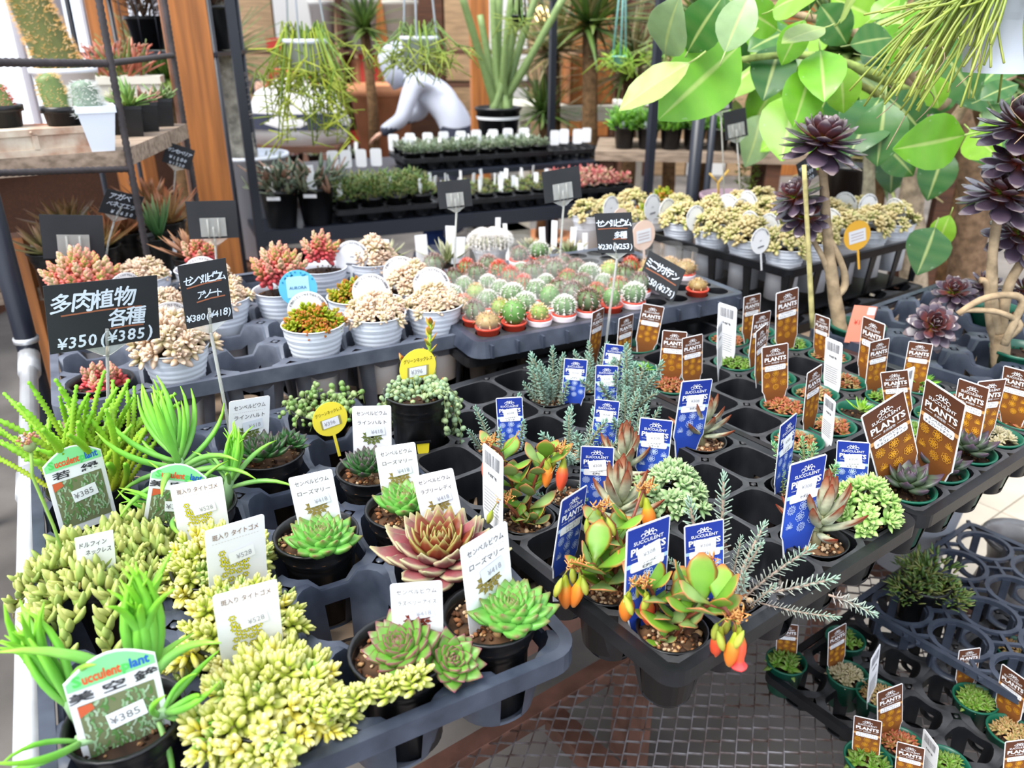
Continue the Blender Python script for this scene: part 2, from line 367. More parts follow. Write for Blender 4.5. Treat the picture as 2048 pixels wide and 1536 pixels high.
def round_tag(kind):
    mb = MB(); r = .0255
    col = {'yellow': (.85, .7, .06), 'white': WHT, 'blue': (.12, .5, .75), 'pink': (.85, .62, .5), 'orange': (.85, .45, .05)}[kind]
    mb.poly([(-.002, -.03), (.002, -.03)] + [(r * math.cos(q), .03 + r * math.sin(q)) for q in [-1.49 + (2 * PI - .16) * k / 30 for k in range(31)]], 0, col, th=.0007)
    if kind == 'yellow':
        text(mb, 'グリーンネックレス', 0, .0385, .0062, (.12, .08, .02), .0006, .04, .012)
        mb.poly(rrect(-.015, .015, .018, .032, .0005), .0005, (.35, .3, .1)); mb.poly(rrect(-.0125, .0115, .0185, .0315, .0005), .0008, WHT); text(mb, '¥396', -.002, .022, .0085, (.3, .3, .35), .0011, .016)
    elif kind == 'white':
        s = '植物のことLINEでなんでも相談室'
        for k, ch in enumerate(s):
            a = math.radians(160 - 140 * k / (len(s) - 1)); text(mb, ch, .0208 * math.cos(a), .03 + .0208 * math.sin(a), .0036, (.1, .1, .12), .0006, None, .02, 0, a - PI / 2)
        mb.poly(rrect(-.0085, .0085, .0165, .0195, .0003), .0006, (.15, .15, .18)); text(mb, 'LINE', 0, .029, .003, (.12, .12, .14), .0006, None, .02)
    elif kind == 'blue':
        mb.poly(rrect(-.015, .015, .017, .047, .0006), .0004, (.42, .72, .88)); text(mb, 'AURORA', 0, .029, .006, (.03, .13, .3), .0008, .023, .012)
        g = random.Random(3)
        for k in range(14):
            a = g.uniform(.5, 2.7); q = g.uniform(.019, .024); mb.poly([(q * math.cos(a) + .0015 * math.cos(t), .03 + q * math.sin(a) + .0015 * math.sin(t)) for t in range(0, 6)], .0005, (.03, .25, .45))
    else:
        mb.poly(rrect(-.016, .016, .018, .04, .001), .0005, WHT)
        for k in range(3): mb.poly([(-.012, .023 + .005 * k), (.012, .023 + .005 * k), (.012, .0245 + .005 * k), (-.012, .0245 + .005 * k)], .0008, (.5, .4, .4))
    return mb.build('card', 'ink')
CARD = {'brown': stake_card('brown'), 'blue': stake_card('blue'), 'back': back_card(), 'yellow': round_tag('yellow'), 'white': round_tag('white'),
        'aurora': round_tag('blue'), 'pink': round_tag('pink'), 'orange': round_tag('orange'),
        'rein': paper_card('rein', 'センペルビウム', 'ラインハルト', '¥418'), 'rose': paper_card('rose', 'センペルビウム', 'ローズマリー', '¥418'),
        'lady': paper_card('rose', 'センペルビウム', 'ラブリーレディ', '¥418'), 'ice': paper_card('ice', 'センペルビウム', 'ラズベリーアイス', '¥418'),
        'sedum': paper_card('sedum', '斑入り タイトゴメ', '', '¥528'),
        'waka': photo_card('若  緑', '¥385'), 'misora': photo_card('美 空 鉾', '¥385')}
PRINT = {'brown': stake_print('brown', 'センペルビウム', 'チョコレートチップ'), 'blue': stake_print('blue', 'クラッスラ', 'レモータ'),
         'blue_k': stake_print('blue', 'カランコエ', '紅提灯', ('¥308', .16)), 'blue_r': stake_print('blue', 'クラッスラ', 'レモータ', ('¥308', .1)), 'blue_s': stake_print('blue', 'セダム', '', ('¥308', -.05))}
mb = MB(); mb.poly(rrect(-.021, .021, -.02, .078, .001), 0, (.85, .85, .84), th=.0006)
text(mb, 'ドルフィン', -.003, .062, .0085, INK, .0006, .03, .006, .15); text(mb, 'ネックレス', .003, .05, .0085, INK, .0006, .028, .006, .15); text(mb, '¥385', 0, .02, .01, (.5, .5, .52), .0006)
CARD['dolphin'] = mb.build('card', 'ink')
CHALK = (.62, .68, .76); COPPER = (.3, .11, .06)
def chalk_char(pr, ch, x, y, s, a):
    for i, (dx, dy) in enumerate(((-.018, 0), (.018, 0), (0, .02), (0, -.02), (0, 0))): text(pr, ch, x + dx * s, y + dy * s, s, CHALK, .0005 + i * 2e-5, None, 0, .12, a)
def chalk_card(w, h, lines, unders):
    mb = MB(); mb.add([(-w / 2, 0, 0), (w / 2, 0, 0), (w / 2, h, 0), (-w / 2, h, 0), (-w / 2, 0, -.001), (w / 2, 0, -.001), (w / 2, h, -.001), (-w / 2, h, -.001)], [(0, 1, 2, 3), (7, 6, 5, 4), (0, 4, 5, 1), (1, 5, 6, 2), (2, 6, 7, 3), (3, 7, 4, 0)], (1, 1, 1), 0, None, False)
    pr = MB(); g = random.Random(len(lines) * 7 + int(w * 1e4))
    for s, x, y, size, tw in lines:
        n = len(s); 
        for k, ch in enumerate(s):
            if ch == ' ': continue
            text(pr, ch, x - tw / 2 + tw * (k + .5) / n, y + g.uniform(-.02, .02) * size, size * g.uniform(.92, 1.1), CHALK, .0005, None, 0, .12, g.uniform(-.08, .05)) if False else chalk_char(pr, ch, x - tw / 2 + tw * (k + .5) / n, y + g.uniform(-.02, .02) * size, size * g.uniform(.92, 1.1), g.uniform(-.08, .05))
    for x0, y0, x1, y1 in unders: ribbon(pr, [(x0, y0), ((x0 + x1) / 2, (y0 + y1) / 2 + .001), (x1, y1)], .0009, .0004, COPPER, False)
    return mb.build('card', 'chalkcard'), (pr.build('chalk_writing', 'ink') if lines else None)
SIGN = {
 'taniku': chalk_card(.118, .078, [('多肉植物', -.012, .048, .024, .088), ('各種', .022, .0245, .021, .038), ('¥350(¥385)', 0, .004, .019, .105)], [(-.045, .0425, .04, .0435), (.004, .0205, .041, .0205)]),
 'assort': chalk_card(.062, .082, [('センペルビウム', 0, .056, .0135, .052), ('アソート', .004, .036, .0125, .032), ('¥380(¥418)', 0, .008, .0125, .06)], [(-.024, .052, .022, .055), (-.014, .032, .024, .034)]),
 'tashu': chalk_card(.075, .08, [('センペルビウム', 0, .054, .017, .068), ('多種', .012, .031, .0155, .026), ('¥230(¥253)', 0, .008, .0155, .072)], [(-.033, .049, .028, .049), (-.004, .028, .024, .028)]),
 'mini': chalk_card(.085, .055, [('ミニサボテン', -.002, .032, .0165, .075), ('¥250(¥275)', .004, .006, .014, .075)], [(-.036, .027, .036, .026)]),
 'agave': chalk_card(.07, .05, [('アガベ', -.008, .034, .014, .04), ('ベネズエラ', 0, .019, .012, .055), ('¥1650', .006, .004, .011, .045)], []),
 'small': chalk_card(.07, .055, [('サンセベリア', 0, .034, .012, .06), ('¥1200', 0, .016, .012, .045), ('¥1320', 0, .002, .01, .04)], []),
 'blank': chalk_card(.085, .068, [], []), 'plain': chalk_card(.06, .072, [], [])}

# ---------------------------------------------------------------- trays
def sq(q, hx, hy):
    c, s = math.cos(q), math.sin(q); k = 1 / max(abs(c), abs(s)); return (hx * c * k, hy * s * k)
def superell(q, rx_, ry_, e):
    c, s = math.cos(q), math.sin(q); k = (abs(c) ** e + abs(s) ** e) ** (-1 / e); return (rx_ * c * k, ry_ * s * k)
def cell_mesh(p, hole, e, depth, taper, dip=0, band=.4, leg=26, ring=.0, wob=.5, mt='black_plastic', hub=True, n=32):
    """one moulded cell: deck round the hole, upper band, four corner legs, bottom ring"""
    mb = MB(); A = [2 * PI * (j + .5) / n for j in range(n)]
    def zd(x, y):
        t = min(abs(x), abs(y)) / (p / 2)
        u = max(0, min(1, (t - wob * .55) / (wob * .6))); return -dip * (1 - u * u * (3 - 2 * u))
    o = [sq(q, p / 2, p / 2) for q in A]; h = [superell(q, hole, hole, e) for q in A]
    vs = [(x, y, zd(x, y)) for x, y in o]; hz = [zd(*sq(q, p / 2, p / 2)) for q in A]
    vs += [(x, y, hz[j] + .0004) for j, (x, y) in enumerate(h)]
    k1 = 1 - (1 - taper) * band
    vs += [(h[j][0] * .985, h[j][1] * .985, hz[j] - .002) for j in range(n)]
    vs += [(h[j][0] * k1, h[j][1] * k1, -depth * band + hz[j] * .4) for j in range(n)]
    vs += [(superell(A[j], hole * taper, hole * taper, 2.2)) + (-depth,) for j in range(n)]
    fs = []
    for j in range(n):
        k = (j + 1) % n
        for r in (1, 2): fs.append((r * n + j, r * n + k, (r + 1) * n + k, (r + 1) * n + j))
        qm = math.degrees((A[j] + A[k]) / 2 if k else A[j] + PI / n) % 90
        if abs(qm - 45) < leg: fs.append((3 * n + j, 3 * n + k, 4 * n + k, 4 * n + j))
    m0 = len(vs)
    for f in (1, .62): vs += [(x * f, y * f, -depth) for x, y in [superell(q, hole * taper, hole * taper, 2.2) for q in A]]
    vs += [(x, y, -depth + .004) for x, y in [superell(q, hole * taper * 1.0, hole * taper * 1.0, 2.2) for q in A]]
    for j in range(n):
        k = (j + 1) % n; fs.append((m0 + j, m0 + k, m0 + n + k, m0 + n + j)); fs.append((m0 + j, m0 + k, m0 + 2 * n + k, m0 + 2 * n + j))
    mb.add(vs, fs, (1, 1, 1), 0)
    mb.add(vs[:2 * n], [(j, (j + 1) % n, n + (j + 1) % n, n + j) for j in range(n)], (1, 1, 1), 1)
    if hub: mb.lathe([(.0001, .0012), (p * .035, .0012), (p * .045, 0)], 8, M=tr(p / 2, p / 2, 0), mi=1)
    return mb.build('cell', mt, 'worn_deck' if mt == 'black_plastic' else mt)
def rim_mesh(x0, x1, y0, y1, w, h, r, flare=.0, mt='black_plastic', ribs=0):
    mb = MB(); k = 6
    a = rrect(x0 + w, x1 - w, y0 + w, y1 - w, max(r - w, .002), k); b = rrect(x0, x1, y0, y1, r, k); c = rrect(x0 - flare, x1 + flare, y0 - flare, y1 + flare, r + flare, k)
    d = rrect(x0 - flare + .003, x1 + flare - .003, y0 - flare + .003, y1 + flare - .003, r, k)
    n = len(a); vs = [(x, y, 0) for x, y in a] + [(x, y, .001) for x, y in b] + [(x, y, -h) for x, y in c] + [(x, y, -h) for x, y in d] + [(x, y, -.003) for x, y in a]
    mb.add(vs, [(r_ * n + j, r_ * n + (j + 1) % n, (r_ + 1) * n + (j + 1) % n, (r_ + 1) * n + j) for r_ in range(4) for j in range(n)], (1, 1, 1), 0, None, False)
    if ribs:
        for i in range(ribs):
            x = x0 + (x1 - x0) * (i + .5) / ribs
            mb.box(x - .002, x + .002, y0 - flare - .003, y0, -h, -.004); mb.box(x - .002, x + .002, y1, y1 + flare + .003, -h, -.004)
    return mb.build('rim', mt)
def tray(name, label, fr, ztop, x0, y0, nx, ny, p, cell, border, mt, skirt, r=.02, flare=0, ribs=0, skip=(), w=None):
    """fr = (origin x, origin y, angle); cells start at local x0, y0"""
    t = thing(name, label, 'tray', (fr[0], fr[1], ztop), fr[2])
    w = border if w is None else w
    obj('rim', rim_mesh(x0 - border, x0 + nx * p + border, y0 - border, y0 + ny * p + border, border, skirt, r, flare, mt, ribs), t)
    for i in range(nx):
        for j in range(ny):
            if (i, j) not in skip: obj('cell', cell, t, tr(x0 + (i + .5) * p, y0 + (j + .5) * p, 0))
    return t
def at(fr, x, y, z):
    c, s = math.cos(fr[2]), math.sin(fr[2]); return Vector((fr[0] + c * x - s * y, fr[1] + s * x + c * y, z))
D = math.radians
FT3 = (.1332, .5334, D(36.7)); FT1 = (.0688, .5722, D(29.5)); FT2 = (-.0555, 1.3039, D(28.5)); FT4 = (-.0641, 1.2112, D(28)); FT5 = (.5807, 1.6222, D(35))
Z3, Z1, Z2, Z4, Z5, Z8 = .88, .88, .92, .93, .935, .885
BENCH = .80
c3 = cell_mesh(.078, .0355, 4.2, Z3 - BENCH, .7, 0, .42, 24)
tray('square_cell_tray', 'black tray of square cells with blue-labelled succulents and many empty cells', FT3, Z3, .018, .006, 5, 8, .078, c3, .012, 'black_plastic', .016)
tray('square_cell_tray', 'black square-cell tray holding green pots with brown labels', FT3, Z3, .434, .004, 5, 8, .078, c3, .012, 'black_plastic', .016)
c1 = cell_mesh(.1035, .0475, 3.4, Z1 - BENCH, .82, .013, .3, 24, mt='tray_grey')
tray('pot_tray', 'grey plastic tray of round black pots in the foreground', FT1, Z1, -.428, .012, 4, 6, .1035, c1, .012, 'tray_grey', .019, .03)
c2 = cell_mesh(.107, .0495, 3.2, Z2 - BENCH, .8, .018, .28, 19, mt='tray_grey2')
tray('pot_tray', 'pale grey tray of white ribbed pots behind the foreground tray', FT2, Z2, -.645, .012, 6, 5, .107, c2, .012, 'tray_grey2', .022, .02)
c4 = cell_mesh(.05, .0215, 2, .02, .9, 0, .5, 45, mt='black_plastic', hub=False, n=20)
tray('cactus_tray', 'flat dark tray of small cacti in red and white pots', FT4, Z4, .022, .014, 11, 8, .05, c4, .014, 'tray_grey', .026, .02, .008, 12)
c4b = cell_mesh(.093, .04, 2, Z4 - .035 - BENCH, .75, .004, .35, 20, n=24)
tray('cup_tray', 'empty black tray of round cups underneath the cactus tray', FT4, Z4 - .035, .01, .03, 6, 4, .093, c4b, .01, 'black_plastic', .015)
c8 = cell_mesh(.1035, .046, 3, Z8 - BENCH, .8, .018, .3, 20, mt='tray_grey')
tray('pot_tray', 'dark grey mostly empty tray under the black rosette plants', FT3, Z8, .875, .03, 5, 4, .1035, c8, .012, 'tray_grey', .02, .02)
# open-sided basket tray of white pots
t5 = thing('basket_tray', 'black open-sided basket tray of white pots beside the dark rosette plant', 'tray', (FT5[0], FT5[1], Z5), FT5[2])
X5, Y5 = .52, .43
obj('rim', rim_mesh(0, X5, 0, Y5, .012, .016, .015, 0, 'black_plastic'), t5)
bar = MB(); bar.add([(-.011, -.002, 0), (.011, -.002, 0), (.011, .002, 0), (-.011, .002, 0), (-.007, .008, -.1), (.007, .008, -.1), (.007, .012, -.1), (-.007, .012, -.1)], [(0, 1, 5, 4), (1, 2, 6, 5), (2, 3, 7, 6), (3, 0, 4, 7), (4, 5, 6, 7)], (1, 1, 1), 0, None, False)
bm_ = bar.build('side_bar', 'black_plastic')
for i in range(6): obj('side_bar', bm_, t5, tr(i * .104 - (.0 if i else -.012) - (.012 if i == 5 else 0), .003, -.01)); obj('side_bar', bm_, t5, tr(i * .104, Y5 - .003, -.01) @ rz(PI))
for j in range(5): obj('side_bar', bm_, t5, tr(.003, .01 + j * .1025, -.01) @ rz(-PI / 2)); obj('side_bar', bm_, t5, tr(X5 - .003, .01 + j * .1025, -.01) @ rz(PI / 2))
obj('base_grid', MB().box(.012, X5 - .012, .012, Y5 - .012, -.112, -.108).build('base_grid', 'black_plastic'), t5)
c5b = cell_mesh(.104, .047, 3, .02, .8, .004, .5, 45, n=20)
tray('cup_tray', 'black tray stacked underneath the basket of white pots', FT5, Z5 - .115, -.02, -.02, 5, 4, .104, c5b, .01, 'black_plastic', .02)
# lower trays in front on the mesh shelf
SHELF = .385
FT6 = (*P(1698, 1202, .50)[:2], D(36.7)); FT7 = (*P(1548, 1372, .43)[:2], D(36.7))
def ring_cell(p, r, depth, mt):
    mb = MB(); n = 28; w = .0075
    for a, b in (((r, 0), (r + w, 0)), ((r + w, 0), (r + w, -.006)), ((r, 0), (r * .99, -.008)), ((r * .99, -.008), (r * .97, -.008))): mb.lathe([a, b], n)
    for k in range(4):
        M = rz(k * PI / 2)
        mb.box(r + w * .6, p / 2, -.0065, .0065, -.006, -.0002, M=M)
        mb.box(-.007, .007, -.0015, .0015, -depth, -.004, M=M @ rz(PI / 4) @ tr(r * .93, 0, 0) @ rz(PI / 2))
    mb.lathe([(r * .9, -depth), (r * .6, -depth), (r * .6, -depth + .003), (r * .9, -depth + .003), (r * .9, -depth)], n)
    for k in range(4): mb.box(r * .5, p * .68, -.003, .003, -.006, -.0005, M=rz(PI / 4 + k * PI / 2) @ tr(r * .5, 0, 0))
    return mb.build('cell', mt)
tray('lattice_tray', 'grey lattice tray of large round openings beside the tan floor', FT6, .50, .012, -.405, 4, 4, .098, ring_cell(.098, .041, .06, 'tray_grey'), .01, 'tray_grey', .012, .02)
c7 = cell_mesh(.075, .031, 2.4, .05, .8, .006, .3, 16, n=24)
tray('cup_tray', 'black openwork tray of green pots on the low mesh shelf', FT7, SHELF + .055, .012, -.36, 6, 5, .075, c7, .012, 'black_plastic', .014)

# ---------------------------------------------------------------- room: floor, benches, walls
def struct(name, mesh, M=None, parent=None):
    o = obj(name, mesh, parent, M)
    if parent is None: o['kind'] = 'structure'
    return o
fl = struct('floor', MB().box(-6, 6, -2, 9, -.06, -.006).build('floor', 'concrete'))
tl = MB().box(-.148, .148, -.148, .148, -.012, 0).build('tile', 'tile')
for i in range(5):
    for j in range(9):
        p = at(FT3, 1.35 + i * .3, -.6 + j * .3, 0)
        obj('tile', tl, fl, tr(p) @ rz(FT3[2]))
bt = thing('bench', 'display bench of tan boards carrying the succulent trays', 'bench', (FT3[0], FT3[1], 0), FT3[2])
pa, pb = P(58, 712, .83), P(64, 1640, .83)
tl3 = lambda p: (math.cos(FT3[2]) * (p.x - FT3[0]) + math.sin(FT3[2]) * (p.y - FT3[1]), -math.sin(FT3[2]) * (p.x - FT3[0]) + math.cos(FT3[2]) * (p.y - FT3[1]))
qa, qb = tl3(pa), tl3(pb)
for j in range(8):
    y = .29 + .142 * j; xl = qb[0] + (qa[0] - qb[0]) * (y - .07 - qb[1]) / (qa[1] - qb[1]) + .05
    obj('board', MB().box(xl, 1.4, -.07, .07, -.018, 0).build('board', 'board'), bt, tr(0, y, BENCH))
bt['label'] = 'display bench of tan boards with brown iron edge under the trays'
obj('edge_angle', MB().box(-.28, 1.4, .195, .22, BENCH - .04, BENCH).build('edge_angle', 'brown_iron'), bt)
for x in (-.2, .5, 1.25):
    for y in (.5, 1.38): obj('leg', MB().box(-.02, .02, -.02, .02, 0, BENCH - .05).build('leg', 'brown_iron'), bt, tr(x, y, 0))
# galvanised rail with black post at the left
A, B = P(58, 712, .83), P(64, 1640, .83)
t = thing('pipe_rail', 'grey steel pipe rail along the left side of the bench', 'pipe', (A.x, A.y, 0))
def pipe(name, a, b, r, m, parent, n=14):
    o0 = parent.matrix_basis.translation
    return obj(name, MB().tube([Vector(a) - o0, Vector(b) - o0], r, n).build(name, m), parent)
pipe('pipe', A, B, .0145, 'galv', t)
pipe('collar', P(60, 950, .83), P(60, 992, .83), .0175, 'galv', t); pipe('coupling', P(58, 708, .83), P(59, 745, .83), .019, 'galv', t)
pipe('upright', (A.x - .004, A.y + .01, 0), (A.x - .004, A.y + .01, 1.75), .019, 'black_steel', t)
pipe('ring', (A.x - .004, A.y + .01, .855), (A.x - .004, A.y + .01, .865), .022, 'galv', t)
pipe('leg', (B.x, B.y, 0), (B.x, B.y, .83), .0145, 'galv', t)
# expanded metal shelf in front
ms = thing('mesh_shelf', 'low shelf of expanded steel mesh in front of the bench', 'shelf', (FT3[0], FT3[1], 0), FT3[2])
mm = MB(); dx, dy = .04, .0145
for i in range(-12, 26):
    for j in range(-10, 28):
        x = (i + (.5 if j % 2 else 0)) * dx; y = j * dy
        for s in (-1, 1):
            mm.add([(x, y - .0013, 0), (x, y + .0013, .001), (x + s * dx / 2, y + dy + .0013, .004), (x + s * dx / 2, y + dy - .0013, .003)], [(0, 1, 2, 3)], (1, 1, 1), 0, tr(0, 0, SHELF), False)
            mm.add([(x, y - .0013, 0), (x, y - .0005, -.003), (x + s * dx / 2, y + dy - .0005, .0005), (x + s * dx / 2, y + dy - .0013, .003)], [(0, 1, 2, 3)], (1, 1, 1), 0, tr(0, 0, SHELF), False)
tag(obj('mesh', mm.build('mesh', 'mesh_steel'), ms), kind='stuff')
for nm, a in (('frame_bar', (-.48, 1.06, .4, .43, SHELF - .03, SHELF + .004)), ('frame_bar', (-.48, 1.06, -.17, -.145, SHELF - .03, SHELF - .004)), ('cross_bar', (-.06, -.02, -.145, .4, SHELF - .05, SHELF - .02)), ('cross_bar', (.2, .24, -.145, .4, SHELF - .05, SHELF - .02)), ('cross_bar', (1.02, 1.05, -.145, .4, SHELF - .05, SHELF - .02))):
    obj(nm, MB().box(*a).build(nm, 'brown_iron'), ms)
for x in (-.44, .45, 1.03):
    for y in (-.158, .415): obj('leg', MB().box(x - .014, x + .014, y - .014, y + .014, 0, SHELF - .03).build('leg', 'brown_iron'), ms)
# ---------------------------------------------------------------- pots and soil
def S(r, g, b, k=.85):
    f = lambda v: (v / 255 / 12.92 if v < 11 else ((v / 255 + .055) / 1.055) ** 2.4) * k
    return (f(r), f(g), f(b))
def pot_mesh(rt, rb, h, mt, ribs=0, lip=.003, soil=.012, wall=.0016, n=28, wave=0):
    mb = MB(); pr = [(rb * .5, .001), (rb, 0)]
    m = max(ribs, 1)
    for k in range(1, m + 1):
        t = k / m; r = rb + (rt - rb) * t; z = h * (.0 if not ribs else .62) + (h * (1 if not ribs else .38)) * t
        if ribs: pr += [(r - .0016, z - h * .38 / m * .75), (r + .0002, z - h * .38 / m * .5), (r + .0002, z - h * .38 / m * .12)]
        else: pr += [(r, h - lip * 2)]
    pr += [(rt + lip, h - lip * 1.6), (rt + lip, h - .0004), (rt + lip * .6, h), (rt - wall, h - .0006), (rt - wall - .0008, h - soil - .006)]
    mb.lathe(pr, n, rib=(lambda q, i: 1 + wave * math.sin(3 * q + i * .4)) if wave else None)
    return mb.build('pot', mt)
def soil_mesh(r, kind, seed, peb=46):
    g = random.Random(seed); mb = MB()
    base = S(60, 42, 30) if kind == 'dark' else S(125, 92, 66)
    n = 16; vs = [(0, 0, .003)]; cs = [base]
    for rr in (.35, .7, 1):
        for j in range(n): vs.append((r * rr * math.cos(2 * PI * j / n), r * rr * math.sin(2 * PI * j / n), g.uniform(-.0015, .0025) if rr < 1 else -.002)); cs.append(mix(base, S(30, 20, 15), g.random()))
    fs = [(0, 1 + j, 1 + (j + 1) % n) for j in range(n)] + [(1 + k * n + j, 1 + (k + 1) * n + j, 1 + (k + 1) * n + (j + 1) % n, 1 + k * n + (j + 1) % n) for k in range(2) for j in range(n)]
    mb.add(vs, fs, cs)
    for k in range(peb):
        a, q = g.uniform(0, 2 * PI), r * math.sqrt(g.random()) * .95; s = g.uniform(.0013, .0032) * (1.6 if kind == 'gravel' and k < 30 else 1)
        c = g.choice([S(190, 150, 105), S(150, 100, 65), S(205, 175, 140), S(95, 62, 42), S(60, 42, 32)] if kind == 'gravel' else [S(80, 55, 38), S(45, 32, 24), S(120, 92, 64)])
        mb.ball(s, tr(q * math.cos(a), q * math.sin(a), .002) @ rz(a * 3) @ rx(a) @ sc(1, g.uniform(.6, 1), g.uniform(.5, .9)), c, n=5, m=3)
    return mb.build('soil', 'gravel')
POT = {'black9': (pot_mesh(.044, .034, .1, 'soft_black', 4, .002), .1, .042, .014), 'black7': (pot_mesh(.0335, .025, .073, 'soft_black', 0, .001, wave=.02), .073, .031, .01),
       'green7': (pot_mesh(.034, .025, .074, 'green_pot', 0, .0018), .074, .031, .012), 'green6': (pot_mesh(.031, .023, .06, 'green_pot', 0, .0018), .06, .028, .012),
       'white10': (pot_mesh(.0505, .038, .135, 'white_pot', 6, .0012), .135, .048, .012), 'white9': (pot_mesh(.046, .034, .115, 'white_pot', 6, .0012), .115, .043, .012),
       'green9': (pot_mesh(.047, .036, .085, 'green_pot', 0, .003), .085, .043, .014)}
SOIL = {}
def potted(name, label, kind, loc, soilk='gravel', group=None, rot=None, cat='potted plant'):
    """Empty at the pot's base; returns the thing and the height of the soil"""
    m, h, r, sl = POT[kind]; t = thing(name, label, cat, loc, U(0, 6) if rot is None else rot, group)
    obj('pot', m, t)
    k = (kind, soilk, RN.randrange(2))
    if k not in SOIL: SOIL[k] = soil_mesh(r, soilk, hash(k[0]) % 97 + k[2] if False else len(SOIL), 60 if soilk == 'dark' else 120)
    tag(obj('soil', SOIL[k], t, tr(0, 0, h - sl)), kind='stuff')
    return t, h - sl
# ---------------------------------------------------------------- leaf shapes (shared meshes)
def leafm(name, L, prof, th, bend, cols, m='plant', nk=6, cup=0, curl=0, edge=None):
    return MB().leaf(L, prof, th, bend, cols, None, nk, 0, cup, curl, edge).build(name, m)
def sempleaf(cols, L=.03, w=.0085, m='plant', tip=.0006, fat=.32, edge=None):
    pr = [w * .35, w * .55, w * .85, w, w * .9, w * .45, tip]
    return leafm('leaf', L, pr, [p * fat + .0004 for p in pr], .15, cols, m, 8, .18, .55, edge)
G1, G2, G3 = S(105, 190, 60), S(150, 205, 90), S(215, 225, 150)
LEAF = {
 'green': sempleaf([S(215, 230, 160), S(160, 218, 100), S(128, 208, 85), S(118, 200, 85), S(112, 185, 80), S(115, 170, 75), S(125, 105, 65)], w=.0092, fat=.38),
 'dark': sempleaf([S(190, 205, 150), S(95, 145, 75), S(60, 110, 55), S(70, 85, 60), S(85, 60, 75)], w=.0072),
 'red': sempleaf([S(150, 170, 80), S(135, 80, 55), S(138, 55, 58), S(142, 60, 68), S(150, 80, 85), S(150, 105, 100), S(175, 170, 125)], .041, .0098, 'fuzz', edge=(S(205, 200, 160), .2)),
 'redin': sempleaf([S(110, 90, 40), S(112, 48, 22), S(118, 40, 22), S(122, 42, 25), S(128, 50, 32), S(135, 70, 45), S(150, 150, 80)], .041, .0098, 'plant', edge=(S(170, 165, 90), .2)),
 'ice': sempleaf([S(150, 220, 60), S(120, 205, 50), S(110, 195, 50), S(108, 185, 55), S(108, 170, 60), S(115, 150, 70), S(125, 55, 80)], .03, .0105, edge=(S(140, 75, 85), .45)),
 'purple': sempleaf([S(140, 165, 100), S(95, 120, 80), S(80, 95, 75), S(85, 75, 85), S(75, 50, 70)], .03, .0085),
 'aeon': leafm('leaf', .05, [.002, .004, .0075, .011, .0125, .0095, .002], [.002, .0022, .002, .0018, .0014, .001, .0004], .1, [S(120, 45, 35, .8), S(75, 48, 50, .8), S(72, 58, 72, .8), S(84, 70, 84, .8), S(140, 122, 118, .8)], 'glossdark', 8, .12, .3),
 'aeonin': leafm('leaf', .05, [.002, .004, .0075, .011, .0125, .0095, .002], [.002, .0022, .002, .0018, .0014, .001, .0004], .1, [S(150, 190, 60, .8), S(140, 80, 45, .8), S(100, 55, 55, .8), S(82, 62, 72, .8), S(130, 115, 115, .8)], 'glossdark', 8, .12, .5),
 'finger': leafm('leaf', .085, [.0028, .0033, .0036, .0037, .0034, .0028, .0018, .0004], [.0024, .0027, .003, .003, .0028, .0023, .0015, .0004], .25, [S(155, 210, 115), S(125, 208, 75), S(150, 220, 50)], 'plant', 7, 0, .55),
 'finger2': leafm('leaf', .085, [.0028, .0033, .0036, .0037, .0034, .0028, .0018, .0004], [.0024, .0027, .003, .003, .0028, .0023, .0015, .0004], -.25, [S(165, 205, 130), S(130, 200, 95), S(155, 212, 60)], 'plant', 7, 0, -.55),
 'paddle': leafm('leaf', .045, [.0016, .0035, .0085, .0125, .0135, .0105, .002], [.0016, .0015, .0014, .0013, .0012, .001, .0006], .1, [S(110, 140, 45), S(105, 160, 42), S(118, 168, 50), S(130, 170, 58), S(190, 105, 55)], 'plant', 8, -.06, .15, (S(215, 120, 70), .3)),
 'paddle2': leafm('leaf', .045, [.0016, .0035, .0085, .0125, .0135, .0105, .002], [.0016, .0015, .0014, .0013, .0012, .001, .0006], .1, [S(140, 150, 70), S(125, 160, 85), S(150, 180, 105), S(150, 175, 90), S(185, 110, 70)], 'plant', 8, -.06, .3, (S(205, 120, 80), .3)),
 'panda': leafm('leaf', .055, [.003, .0045, .0056, .006, .0058, .0044, .001], [.0026, .003, .0034, .0034, .003, .0022, .0006], .12, [S(170, 178, 130), S(188, 195, 160), S(198, 205, 175), S(200, 202, 172), S(195, 190, 160), S(170, 120, 90), S(105, 32, 16)], 'fuzz', 8, .1, .35, (S(115, 42, 22), .42)),
}
def put_leaf(t, key, M, name='leaf'): return obj(name, LEAF[key], t, M)
def rosette(t, c, R_, n, key, tilt=(0, 0), e0=8, e1=82, s_in=.32, base=.03, inner=None, core=S(110, 150, 60), name='rosette', wid=1):
    """spiral of leaves; the crown is a part, every leaf its sub-part"""
    cr = obj(name, MB().lathe([(.0005, R_ * .22), (R_ * .1, R_ * .12), (R_ * .16, 0), (R_ * .1, -R_ * .12)], 8, core).build(name, 'plant'), t, tr(Vector(c)) @ rx(tilt[0]) @ ry(tilt[1]))
    ga = 2.39996
    for k in range(n):
        f = k / (n - 1); e = math.radians(e0 + (e1 - e0) * f ** 1.15) + U(-.05, .05); s = R_ / base * (1 - (1 - s_in) * f ** 1.2) * U(.92, 1.06)
        kk = inner if inner and f > .45 else key
        obj('leaf', LEAF[kk], cr, rz(k * ga + U(-.08, .08)) @ tr(R_ * .1 * (1 - f), 0, R_ * .1 * f) @ ry(-e) @ sc(s, s * wid, s))
    return cr
